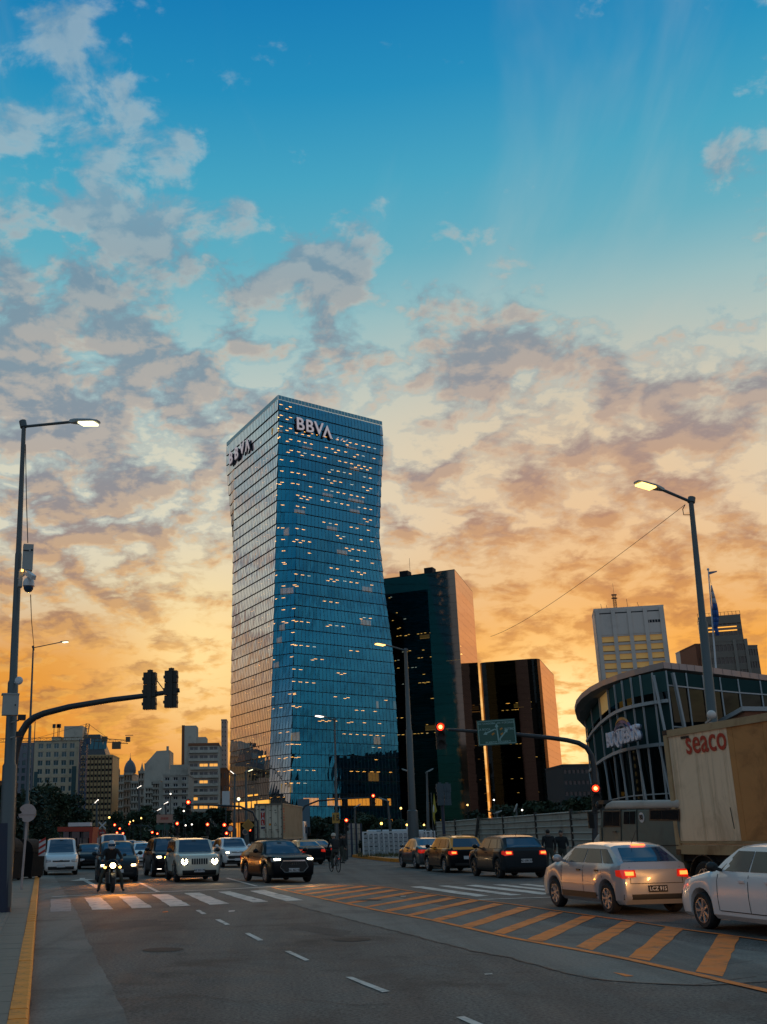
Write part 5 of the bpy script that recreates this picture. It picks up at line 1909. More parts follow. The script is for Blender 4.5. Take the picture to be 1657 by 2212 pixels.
    if trim or lowgrey:
        B.patch(MB(), 'B', [(-W * .45, .30), (W * .45, .30), (W * .45, .40), (-W * .45, .40)], 8, 2, .010).build('rear_bumper_skirt', M['trim'], t, 40)
    gp = MB()
    for (y0, z0_, y1, z1_) in ((-W * .36, sp['tail'] - .30, W * .36, sp['tail'] - .30 + .012),):
        B.patch(gp, 'B', [(y0, z0_), (y1, z0_), (y1, z1_), (y0, z1_)], 8, 1, .004)
    for s_ in (-1, 1):
        B.patch(gp, 'B', [(s_ * W * .36, sp['tail'] - .30), (s_ * W * .36 + .012, sp['tail'] - .30), (s_ * W * .345 + .012, sp['tail'] + .02), (s_ * W * .345, sp['tail'] + .02)], 1, 4, .004)
    gp.build('tailgate_gap', M['seam'], t)
    if high_brake:
        B.patch(MB(), 'B', [(-.16, H - .105), (.16, H - .105), (.16, H - .075), (-.16, H - .075)], 2, 1, .03).build('high_brake_light', M['tail_on'], t)
    for (ax, txt, zz_, sg) in (('F', plate_f, .45 if grille != 'hex' else .47, 1), ('B', plate_r, .62, -1)):
        if txt is None:
            continue
        hit = B.bvh.ray_cast(Vector((9 * sg, 0, zz_)), Vector((-sg, 0, 0)))[0]
        if ax == 'B' and kind in ('hatch',):
            zz_ = .50
            hit = B.bvh.ray_cast(Vector((9 * sg, 0, zz_)), Vector((-sg, 0, 0)))[0]
        pl_ = MB().box((hit.x + sg * .015, 0, zz_), (.012, .42, .13)).build('number_plate', M['ink'] if ax == 'B' and kind == 'hatch' else M['plate'], t)
        if txt:
            me = text_mesh(txt, .105, .003, M['plate'] if ax == 'B' and kind == 'hatch' else M['ink'], bold=.002, name='plate_text')
            me.transform(Matrix(((0, 0, sg, hit.x + sg * .024), (sg, 0, 0, 0), (0, 1, 0, zz_), (0, 0, 0, 1))))
            link('plate_text', me, pl_)
    if rails:
        mb = MB()
        for sd_ in (1, -1):
            mb.tube([(sp['xrf'] - .1, sd_ * hw * .92, H - .02), (sp['xrf'] - .25, sd_ * hw * .94, H + .03), (sp['xrr'] + .25, sd_ * hw * .94, H + .03), (sp['xrr'] + .1, sd_ * hw * .92, H - .04)], .016, 6)
        mb.build('roof_rail', M['trim'], t)
    if detail > 1:
        MB().tube([(xm - .6, 0, H - .03), (xm - .85, 0, H + .22)], [.008, .004], 5).build('aerial', M['trim'], t)
        wp = MB()
        wp.bar((sp['xc'] + .02, -.1, zc + .05), (sp['xc'] - .10, .5, zc + .12), .02)
    if spot:
        for sd_ in (1, -1):
            lamp_spot('headlight_beam', (B.xf + .08, sd_ * W * .36, zn - .08), (B.xf + 9, sd_ * W * .36, .0), spot, spotcol, 75, .8, .08, t)
    t['half_length'] = L / 2
    return t, B


def place(u, v, fwd):
    """origin of a car whose nearest end (front or rear) centre touches the ground at a photo point"""
    return gnd(u, v)


def facing(u, v, L, yaw, end=1):
    """car seen end-on: photo point under its nearer bumper; end=1 its front is near"""
    p = gnd(u, v)
    d = Vector((math.cos(yaw), math.sin(yaw), 0))
    return p - d * (L / 2) * end


BACK = YAW + math.pi                                  # coming towards us down the avenue
JX = 'waiting at the junction'
pj = facing(431, 1906, 4.24, BACK + .02)
jeep, _ = car('ivory boxy off-roader with round lit headlights and seven-slot grille', 'boxy', P_CREAM, pj, BACK + .02, heads='head_w', plate_f='AE 233 ZB', trim=True, grille='slots', rails=True, spot=60, wins=3, rimdark=True, cat='car', roofpaint=None)
pa = facing(636, 1908, 4.5, BACK + .10)
audi, _ = car('black coupe-roofed off-roader with chrome-framed grille, in front of the container lorry', 'suv', P_BLACK, pa, BACK + .10, heads='head_w', plate_f='AA 463 VB', grille='hex', spot=110, spotcol=(1, .55, .2), over=dict(L=4.5, W=1.84, H=1.56, xrr=-1.05, xrb=-2.0, nose=.88, hood=1.02, roofw=.60), drl=False, rims='ten')
car('white compact off-roader with wide dark mouth grille and lit headlights', 'suv', P_WHITE, facing(515, 1874, 4.24, BACK + .03), BACK + .03, heads='head_w', plate_f='', grille='mouth', spot=40, over=dict(L=4.24, W=1.76, H=1.68, nose=.90, hood=1.12, deck=1.12, belt=1.08, xrf=.42), trim=False)
car('black car-derived people carrier with lit headlights behind the motorcyclist', 'mpv', P_DGREY, facing(255, 1907, 4.05, BACK - .02), BACK - .02, heads='head_on', plate_f='', spot=220, spotcol=(1, .32, .035), grille='plain')
car('black off-roader with lit headlight half hidden behind the ivory off-roader', 'suv', P_BLACK, facing(375, 1895, 4.5, BACK + .03), BACK + .03, heads='head_w', plate_f='', over=dict(L=4.5, W=1.85, H=1.74, nose=.95, hood=1.12, belt=1.08, deck=1.12), drl=True, spot=120, spotcol=(1, .32, .035), rails=True)
car('white panel-sided van with black bumper at the left kerb', 'van', P_WHITE, facing(131, 1891, 4.12, BACK), BACK, plate_f='', trim=True, grille='plain', wins=1, rims='cover', cat='van', name='van')
car('white high-roofed van right behind the motorcyclist and the dark people carrier', 'van', P_WHITE, facing(248, 1880, 4.4, BACK), BACK, plate_f='', grille='plain', wins=1, over=dict(H=2.0, L=4.6, W=1.8), cat='van', name='van')
car('white hatchback with red front plate between the dark people carrier and the black off-roader', 'hatch', P_WHITE, facing(315, 1874, 3.95, BACK), BACK, heads='head_on', plate_f='', spot=25)
car('dark grey saloon with one bright headlight behind the white van', 'sedan', P_GREY, facing(194, 1858, 4.3, BACK + .05), BACK + .05, heads='head_w', plate_f='', detail=1)
car('dark saloon squeezed between the white van and the people carrier', 'sedan', P_BLACK, facing(199, 1878, 4.3, BACK + .06), BACK + .06, detail=1, over=dict(W=1.6))
car('silver hatchback partly hidden by the right edge of the white van', 'hatch', P_SILVER, facing(170, 1856, 3.9, BACK), BACK, heads='head_on', detail=1)
car('black and yellow taxi behind the ivory off-roader', 'sedan', P_BLACK, facing(452, 1852, 4.3, BACK), BACK, roofpaint=P_YEL, detail=1, cat='taxi', name='taxi')
car('silver saloon behind the white hatchback, second row', 'sedan', P_SILVER, facing(306, 1850, 4.3, BACK), BACK, detail=1)
car('white car showing only its roof behind the black off-roader', 'hatch', P_WHITE, facing(395, 1856, 3.9, BACK), BACK, heads=None, detail=1)
car('grey saloon left of the white compact off-roader, further back', 'sedan', P_GREY, facing(478, 1858, 4.3, BACK), BACK, heads='head_on', detail=1)
car('silver estate far back between the two white cars', 'wagon', P_SILVER, facing(285, 1842, 4.2, BACK), BACK, detail=1)
car('white van far back below the red stop sign', 'van', P_WHITE, facing(235, 1842, 4.2, BACK), BACK, detail=1, name='van', cat='van', wins=1)
car('grey car far back behind the dark saloon near the red canopy', 'sedan', P_GREY, facing(160, 1842, 4.2, BACK), BACK, detail=1)
car('yellow-roofed taxi seen from behind, right of the container lorry', 'sedan', P_BLACK, facing(678, 1868, 4.3, YAW + .10, -1), YAW + .10, roofpaint=P_YEL, detail=1, cat='taxi', name='taxi')
car('second yellow-roofed taxi just right of the first one, beyond the cyclist', 'sedan', P_BLACK, facing(700, 1863, 4.3, YAW + .10, -1), YAW + .10, roofpaint=P_YEL, detail=1, cat='taxi', name='taxi')


def side_seen(uF, vF, uR, vR, sp, far=1):
    """car going away seen from its left: photo points under its left front and left rear wheels"""
    a, c = gnd(uF, vF), gnd(uR, vR)
    d = (a - c)
    d.z = 0
    d.normalize()
    yaw = math.atan2(d.y, d.x)
    n_ = Vector((d.y, -d.x, 0))
    wf = sp['L'] / 2 - sp['fo']
    wr = wf - sp['wb']
    mid = (a + c) / 2
    cc = mid - d * (wf + wr) / 2 + n_ * (sp['W'] / 2 - .1)
    return cc, yaw, (a - c).length / sp['wb']


QS = 'cars going right at the junction'
sp = dict(SPEC['hatch'])
cc, yw, k = side_seen(1201, 1957.5, 1332, 1975, sp)
sil, _ = car('silver hatchback with glowing rear lamps beside the hatched island', 'hatch', P_SILVER, cc, yw, tails='on', plate_r='LCZ 915', rims='seven', high_brake=True, midtrim=True, scale=1.03, over=dict(H=1.42, W=1.62))
sp = dict(SPEC['sedan'])
d = Vector((math.cos(yw), math.sin(yw), 0))
n_ = Vector((d.y, -d.x, 0))
p = gnd(1529, 2007)
wf = sp['L'] / 2 - sp['fo']
whc, _ = car('white saloon cut off by the right edge of the picture', 'sedan', P_WHITE, p - d * wf + n_ * (sp['W'] / 2 - .1), yw - .02, heads=None, rims='seven', scale=1.0, spot=50, spotcol=(1.0, .45, .12), lowgrey=False)
sp = dict(SPEC['suv'])
sp.update(L=4.2, W=1.79, H=1.53, deck=1.05, belt=1.0)
cc, yw2, k = side_seen(1028, 1891.5, 1084, 1898, sp)
q2, _ = car('dark compact off-roader with lit rear lamps nearest the two pedestrians', 'suv', P_DGREY, cc, yw2 + .05, tails='on', plate_r='AE 638 XA', rims='five', rimdark=True, over=dict(L=4.2, W=1.79, H=1.53, deck=1.05, belt=1.0, hood=1.02, tail=1.0), roofpaint=None, scale=1.04)
sp = dict(SPEC['wagon'])
cc, yw2, k = side_seen(926, 1881, 968, 1886, sp)
car('black and yellow estate taxi with lit rear lamps, behind the grey saloon', 'wagon', P_BLACK, cc, yw2 + .05, tails='on', plate_r='', rims='seven', roofpaint=P_YEL, rails=True, cat='taxi', name='taxi', scale=1.05)
sp = dict(SPEC['sedan'])
cc, yw2, k = side_seen(868, 1873, 905, 1877.5, sp)
car('grey saloon at the front of the queue beside the yellow island kerb', 'sedan', P_GREY, cc, yw2 + .04, tails='off', plate_r='', rims='five', scale=1.04)

# ------------------------------------------------------------------ army lorry and the seaco container
M['olive'] = mat('olive_paint', (.105, .128, .108), .6, var=.2, scale=3, dirt=('#4a4a40', .5), dscale=1.4)
M['khaki'] = mat('pale_roof_paint', (.46, .42, .37), .7, var=.15, scale=3, dirt=('#5e5648', .4))
M['cont'] = mat('container_cream', (.84, .61, .40), .6, var=.10, scale=2, dirt=('#7a5227', .38), dscale=.9)
M['cont_o'] = mat('container_orange', (.52, .23, .07), .65, var=.15, scale=2, dirt=('#5c3414', .5), dscale=1.0)
M['cont_rail'] = mat('container_rail', (.40, .28, .15), .6, var=.15, scale=3, dirt=('#5c3d1c', .6), dscale=1.2)
M['red_letter'] = mat('red_lettering', (.45, .025, .012), .5)
m_ = M['cont']
_nb = NB(m_.node_tree)                               # vertical rain streaks
_co = _nb.n('ShaderNodeTexCoord').outputs['Object']
_st = _nb.noise(_nb.vm('MULTIPLY', _co, (4.5, 4.5, .22)).outputs[0], 1.6, 6, .7)
_old = m_.node_tree.nodes['Principled BSDF'].inputs['Base Color'].links[0].from_socket
_nw = _nb.mix(_nb.m('MULTIPLY', _nb.ss(_st, .48, .68), .36), _old, S('#7d5a32'))
m_.node_tree.links.new(_nw, m_.node_tree.nodes['Principled BSDF'].inputs['Base Color'])

CP = at(1463, 1845, 26.5)
CTz = at(1450, 1579, 26.5).z
SB = -EF                                              # along the side, towards us


def on_side(u, v, off=0.0):
    """where a line of sight meets the vertical plane of the container's street side: distance along it and height"""
    o, d = Vector((0, 0, HC)), ray(u, v)
    n_ = ER
    t = (CP - n_ * off - o).dot(n_) / d.dot(n_)
    p = o + d * t
    return (p - CP).dot(SB), p.z


cont = thing('shipping_container', 'stained cream shipping container with red seaco lettering on the army lorry', 'container', (CP.x, CP.y, CP.z), math.atan2(SB.y, SB.x))
CH, CL, CWd = CTz - CP.z, 6.06, 2.44
# local: x towards us, y away from the street side is -? (rotation puts +y to the left of SB)
yd = -1.0 if Vector((-SB.y, SB.x, 0)).dot(ER) < 0 else 1.0
Y_ = lambda y: yd * y
MB().obox((0.0, Y_(.06), .16), (CL, 0, 0), (0, Y_(CWd - .12), 0), (0, 0, CH - .22)).build('box', M['cont'], cont)
so, _z = on_side(1583, 1700)
mb = MB()
x = .16
panels = []
while x < CL - .3:
    w = 1.05 if x + 1.05 < so or x > so else so - x
    w = max(.2, min(w, CL - .16 - x))
    MB().obox((x + .004, Y_(.035), .30), (w - .008, 0, 0), (0, Y_(.03), 0), (0, 0, CH - .46)).build('side_panel', M['cont'] if x < so - .05 else M['cont_o'], cont)
    x += w
rl_ = MB().obox((0, Y_(0), .0), (CL, 0, 0), (0, Y_(.12), 0), (0, 0, .20)).obox((0, Y_(.0), CH - .16), (CL, 0, 0), (0, Y_(.10), 0), (0, 0, .16)).obox((.12, Y_(.02), .24), (CL - .24, 0, 0), (0, Y_(.05), 0), (0, 0, .05))
rl_.build('rail', M['cont_rail'], cont)
for xx in (0, CL - .16):
    MB().obox((xx - .004, Y_(-.004), .0), (.16, 0, 0), (0, Y_(.16), 0), (0, 0, CH + .004)).build('corner_post', M['cont_rail'], cont)
    for zz_ in (-.01, CH - .11):
        MB().obox((xx - .012, Y_(-.012), zz_), (.18, 0, 0), (0, Y_(.17), 0), (0, 0, .12)).build('corner_casting', M['joint'], cont)
s0, z0 = on_side(1480, 1612)
s1, z1 = on_side(1567, 1600)
me = text_mesh('seaco', 1.0, .0015, M['red_letter'], bold=.012, name='lettering')
xs_ = [v.co.x for v in me.vertices]
k = (s1 - s0) / (max(xs_) - min(xs_))
zc_ = (on_side(1525, 1606)[1])
ys_ = [v.co.y for v in me.vertices]
for v in me.vertices:
    v.co = Vector(((v.co.x - (max(xs_) + min(xs_)) / 2) * k, (v.co.y - (max(ys_) + min(ys_)) / 2) * k * 1.08, v.co.z))
me.transform(Matrix(((1, 0, 0, (s0 + s1) / 2), (0, 0, -yd, Y_(.018)), (0, 1, 0, zc_ - CP.z), (0, 0, 0, 1))))
link('lettering', me, cont)
sx, sz = on_side(1476, 1593)
mb = MB()
for j in range(4):
    mb.obox((sx - .14 + j * .085, Y_(.015), sz - CP.z - .03), (.06, 0, 0), (0, Y_(.02), 0), (0, 0, .06))
mb.build('code_mark', M['ink'], cont)
sx, sz = on_side(1673 - 8, 1800)
mb = MB().bar((on_side(1672, 1780)[0] - 1.45, Y_(.028), 1.0), (on_side(1672, 1780)[0] - 1.40, Y_(.028), .55), .012, .01)
mb.build('scratch', M['joint'], cont)

trk = thing('army_lorry', 'olive green crew-cab army lorry with bonnet, roundel 80 and pale roof', 'lorry', (CP.x, CP.y, 0), math.atan2(SB.y, SB.x))
OFF = .05


def pr_(u, v):
    s_, z_ = on_side(u, v, OFF)
    return s_, z_


def side_panel(mb, pts, y0, th):
    P = [Vector((pr_(u, v)[0], Y_(y0), pr_(u, v)[1])) for (u, v) in pts]
    mb.slab(P, Vector((0, Y_(1), 0)), th)
    return mb


def bevel_obj(o, w, seg=3):
    bm = bmesh.new()
    bm.from_mesh(o.data)
    bmesh.ops.recalc_face_normals(bm, faces=bm.faces[:])
    bmesh.ops.bevel(bm, geom=[e for e in bm.edges if len(e.link_faces) == 2 and e.calc_face_angle(0) > .5], offset=w, segments=seg, affect='EDGES', profile=.5)
    bm.to_mesh(o.data)
    bm.free()
    o.data.shade_smooth()
    o.data.set_sharp_from_angle(angle=math.radians(40))
    return o


sA, zA_ = pr_(1461, 1728)
o = side_panel(MB(), [(1290, 1796), (1296, 1749), (1461, 1747), (1466, 1880), (1290, 1882)], 0, 2.25).build('cab', M['olive'], trk)
bevel_obj(o, .05)
o = side_panel(MB(), [(1299, 1748.5), (1305, 1737), (1316, 1730), (1461, 1727.5), (1461, 1746.5)], -.02, 2.29).build('roof', M['khaki'], trk)
bevel_obj(o, .07)
o = side_panel(MB(), [(1255, 1835), (1258, 1812), (1265, 1802), (1276, 1797), (1289, 1795), (1289, 1850), (1255, 1850)], .28, 1.7).build('bonnet', M['khaki'], trk)
bevel_obj(o, .09)
o = side_panel(MB(), [(1250, 1850), (1262, 1834), (1284, 1832), (1289, 1852), (1289, 1866), (1250, 1866)], -.03, .5).build('wing', M['olive'], trk)
bevel_obj(o, .05)
dg = MB()
side_panel(dg, [(1300, 1751), (1337, 1750.5), (1337, 1787), (1299, 1787)], -.006, .02)
side_panel(dg, [(1399, 1748), (1463, 1747.5), (1463, 1774), (1399, 1773)], -.006, .02)
dg.build('window_frame', M['trim'], trk)
for q in ([(1303, 1754), (1318, 1754), (1318, 1784), (1302, 1784)], [(1320, 1754), (1334, 1753.5), (1334, 1784), (1320, 1784)], [(1345, 1753.5), (1355.5, 1753.2), (1355.5, 1780), (1344, 1780)], [(1357.5, 1753), (1369, 1752.7), (1368, 1780), (1357.5, 1780)],
          [(1402, 1751), (1424, 1750.5), (1424, 1770), (1402, 1770)], [(1426, 1750.5), (1461, 1750), (1461, 1771), (1426, 1770)]):
    side_panel(MB(), q, -.014, .02).build('side_window', M['sideglass'], trk)
mb = MB()
for (a, c) in (((1338, 1749), (1339, 1868)), ((1372, 1749), (1374, 1868)), ((1297, 1788), (1298, 1860))):
    p, q = pr_(*a), pr_(*c)
    mb.bar((p[0], Y_(-.002), p[1]), (q[0], Y_(-.002), q[1]), .025, .02)
p, q = pr_(1376, 1828), pr_(1462, 1826)
mb.bar((p[0], Y_(-.002), p[1]), (q[0], Y_(-.002), q[1]), .02, .02)
mb.build('door_gap', M['seam'], trk)
p = pr_(1326, 1797)
MB().bar((p[0] - .08, Y_(-.03), p[1]), (p[0] + .08, Y_(-.03), p[1]), .03).build('door_handle', M['trim'], trk)
p = pr_(1382.5, 1766)
mb = MB()
mb.lathe([(0, 0), (.125, 0), (.125, .01)], 24, (p[0], Y_(-.012), p[1]), 'y')
mb.build('roundel', M['plate'], trk)
me = text_mesh('80', .17, .004, M['ink'], bold=.004, name='lettering')
me.transform(Matrix(((1, 0, 0, p[0]), (0, 0, -yd, Y_(-.020)), (0, 1, 0, p[1]), (0, 0, 0, 1))))
link('lettering', me, trk)
p = pr_(1287, 1772)
MB().box((p[0] - .1, Y_(-.14), p[1]), (.05, .16, .42)).bar((p[0] + .15, Y_(0), p[1] + .2), (p[0] - .1, Y_(-.14), p[1] + .15), .025).build('mirror', M['trim'], trk)
p = pr_(1300, 1733)
MB().box((p[0] - .05, Y_(.9), p[1] + .0), (.30, 1.9, .10)).build('sun_visor', M['trim'], trk)
p = pr_(1288, 1741)
MB().ball((p[0] - .02, Y_(.05), p[1] + .02), (.10, .10, .11), 10, 7).build('spot_lamp', M['trim'], trk, 40)
# chassis, wheels under the container
zc_ = CP.z
MB().obox((-4.3, Y_(.55), .62), (10.6, 0, 0), (0, Y_(.22), 0), (0, 0, .28)).obox((-4.3, Y_(1.6), .62), (10.6, 0, 0), (0, Y_(.22), 0), (0, 0, .28)).build('chassis', M['under'], trk)
MB().obox((-.3, Y_(.1), zc_ - .16), (6.6, 0, 0), (0, Y_(2.2), 0), (0, 0, .15)).build('load_bed', M['under'], trk)
tm, rm = wheel_meshes(.50, .32, 'cover')
ws, wz = on_side(1522, 1890, .0)
for s_ in (pr_(1268, 1860)[0], 1.05 if ws < .3 else ws, (1.05 if ws < .3 else ws) + 1.25):
    for yy in (.17, 2.1):
        w = link('wheel', tm, trk)
        w.location = (s_, Y_(yy), .50)
        w.rotation_euler = (0, 0, 0 if Y_(1) < 0 else math.pi)
        link('rim', rm, w)
s_ = 1.05 if ws < .3 else ws
mb = MB()
for k in range(10):
    a0, a1 = math.pi * k / 10, math.pi * (k + 1) / 10
    mb.obox((s_ + .60 * math.cos(a0), Y_(.0), .52 + .60 * math.sin(a0)), (.60 * (math.cos(a1) - math.cos(a0)), 0, .60 * (math.sin(a1) - math.sin(a0))), (0, Y_(.4), 0), (.02 * math.cos(a0), 0, .02 * math.sin(a0)))
mb.build('mudguard', M['trim'], trk)

# ------------------------------------------------------------------ container lorry in the distance
HD = Vector((math.sin(math.radians(9)), math.cos(math.radians(9)), 0))
HR = Vector((HD.y, -HD.x, 0))
TP = at(549.5, 1814, 93)
tz = TP.z
M['tal'] = mat('container_pale', (.66, .58, .45), .6, var=.08, scale=1.5, dirt=('#6b5a3c', .4), dscale=1.0)
M['tal_side'] = mat('container_tan', (.46, .33, .21), .6, var=.06, scale=1.5, dirt=('#6b4d2c', .35), dscale=.6)
M['lockbar'] = mat('locking_bar', (.16, .15, .12), .5, .4)
tc_ = thing('shipping_container', 'pale shipping container with red TAL strip on its doors, before the blue tower', 'container', (TP.x, TP.y, tz))
TW, TH, TL = 2.44, 2.90, 12.2
B0 = Vector((TP.x, TP.y, tz))
MB().obox(B0 + HD * .12 + HR * .05, HR * (TW - .1), HD * (TL - .2), (0, 0, TH - .05)).build('box', M['tal_side'], tc_, world=True)
for j in range(2):
    MB().obox(B0 + HR * (.12 + j * 1.11) + HD * .06 + UP * .14, HR * 1.09, HD * .06, UP * (TH - .28)).build('door', M['tal'], tc_, world=True)
fr = MB()
fr.obox(B0, HR * .12, HD * .14, UP * TH).obox(B0 + HR * (TW - .12), HR * .12, HD * .14, UP * TH)
fr.obox(B0 + HR * .12, HR * (TW - .24), HD * .14, UP * .13).obox(B0 + HR * .12 + UP * (TH - .12), HR * (TW - .24), HD * .14, UP * .12)
fr.build('door_frame', M['lockbar'], tc_, world=True)
for x in (.42, .98, 1.46, 2.02):
    mb = MB().bar(B0 + HR * x + HD * .03 + UP * .10, B0 + HR * x + HD * .03 + UP * (TH - .1), .045)
    for zz_ in (.14, .6, TH - .22):
        mb.box(tuple(B0 + HR * x + HD * .025 + UP * zz_), (.12, .05, .09))
    mb.bar(B0 + HR * (x - .2) + HD * .01 + UP * .78, B0 + HR * (x + .06) + HD * .01 + UP * .78, .05)
    mb.build('locking_bar', M['lockbar'], tc_, world=True)
for zz_ in (.4, 1.0, 1.7, 2.4):
    MB().box(tuple(B0 + HR * .10 + UP * zz_), (.14, .05, .12)).box(tuple(B0 + HR * (TW - .10) + UP * zz_), (.14, .05, .12)).build('hinge', M['lockbar'], tc_, world=True)
dec = MB().obox(B0 + HR * .56 + HD * .045 + UP * 1.15, HR * .34, HD * .012, UP * 1.08)
dec.build('red_strip', M['red_letter'], tc_, world=True)
for z_ in (2.33, .86):
    MB().obox(B0 + HR * .56 + HD * .045 + UP * z_, HR * .34, HD * .012, UP * .16).build('blue_square', mat('blue_decal', (.02, .03, .09), .5), tc_, world=True)
for i, ch in enumerate('TAL'):
    q = B0 + HR * .73 + HD * .038 + UP * (2.05 - i * .36)
    put_text(ch, .36, .004, M['plate'], tc_, tuple(q - B0), HR, UP, bold=.012, name='lettering')
MB().obox(B0 + HR * 1.25 + HD * .045 + UP * 1.12, HR * .16, HD * .012, UP * .16).build('yellow_label', M['yellow'], tc_, world=True)
mb = MB()
for (x, z_) in ((.25, 2.4), (.24, 1.5), (1.3, 2.3), (1.3, 1.7), (1.72, 2.3), (1.75, 2.1)):
    mb.obox(B0 + HR * x + HD * .05 + UP * z_, HR * .16, HD * .005, UP * .07)
mb.build('code_mark', M['lockbar'], tc_, world=True)
a, c, e = [B0 + HR * x + HD * .048 + UP * z_ for (x, z_) in ((1.70, 1.12), (1.90, 1.12), (1.80, 1.33))]
MB().bar(a, c, .02).bar(c, e, .02).bar(e, a, .02).build('warning_triangle', M['ink'], tc_, world=True)
mb = MB()
for k in range(40):                                   # corrugated side
    mb.obox(B0 + HR * (TW - .05) + HD * (.3 + k * .29) + UP * .18, HR * .035, HD * .16, UP * (TH - .34))
mb.build('side_rib', M['tal_side'], tc_, world=True)
mb = MB()
for k in range(9):
    mb.obox(B0 + HR * (TW - .012) + HD * .40 + UP * (.55 + k * .23), HR * .01, HD * .55, UP * (.15 if k % 3 else .08))
mb.build('side_code', M['red_letter'], tc_, world=True)
MB().obox(B0 + HR * (TW - .06), HR * .07, HD * TL, UP * .16).obox(B0 + HR * (TW - .06) + UP * (TH - .1), HR * .07, HD * TL, UP * .1).build('rail', M['tal_side'], tc_, world=True)
lo = thing('container_lorry', 'lorry with red chassis and white cab under the pale TAL container', 'lorry', (TP.x, TP.y, 0))
B1 = Vector((TP.x, TP.y, 0))
MB().obox(B1 + HR * .5 + UP * .85 + HD * .1, HR * 1.44, HD * 15, UP * .45).build('chassis', mat('red_chassis', (.16, .025, .015), .6, var=.2), lo, world=True)
MB().obox(B1 + HR * .05 + UP * 1.02, HR * 2.34, HD * .12, UP * .30).build('rear_beam', M['tal'], lo, world=True)
for x in (.1, .34, 1.98, 2.2):
    MB().obox(B1 + HR * x - HD * .02 + UP * 1.10, HR * .16, HD * .03, UP * .12).build('rear_lamp', M['tail'], lo, world=True)
tm, rm = wheel_meshes(.5, .32, 'cover')
for k in (1.6, 2.9, 11.0, 14.6):
    for x in (.2, 2.24):
        w = link('wheel', tm, lo)
        w.location = HR * x + HD * k + UP * .5
        w.rotation_euler = (0, 0, math.atan2(HD.y, HD.x) + (0 if x < 1 else math.pi))
        link('rim', rm, w)
cb = B1 + HD * 13.0
o = MB().obox(cb + UP * .9, HR * 2.4, HD * 2.2, UP * 2.1).build('cab', P_WHITE, lo, world=True)
bevel_obj(o, .12)
MB().obox(cb + HR * 2.36 + HD * .8 + UP * 1.9, HR * .06, HD * 1.0, UP * .8).build('side_window', M['carglass'], lo, world=True)
MB().obox(cb + HR * 2.42 + HD * 2.1 + UP * 1.7, HR * .25, HD * .1, UP * .8).build('mirror', M['trim'], lo, world=True)

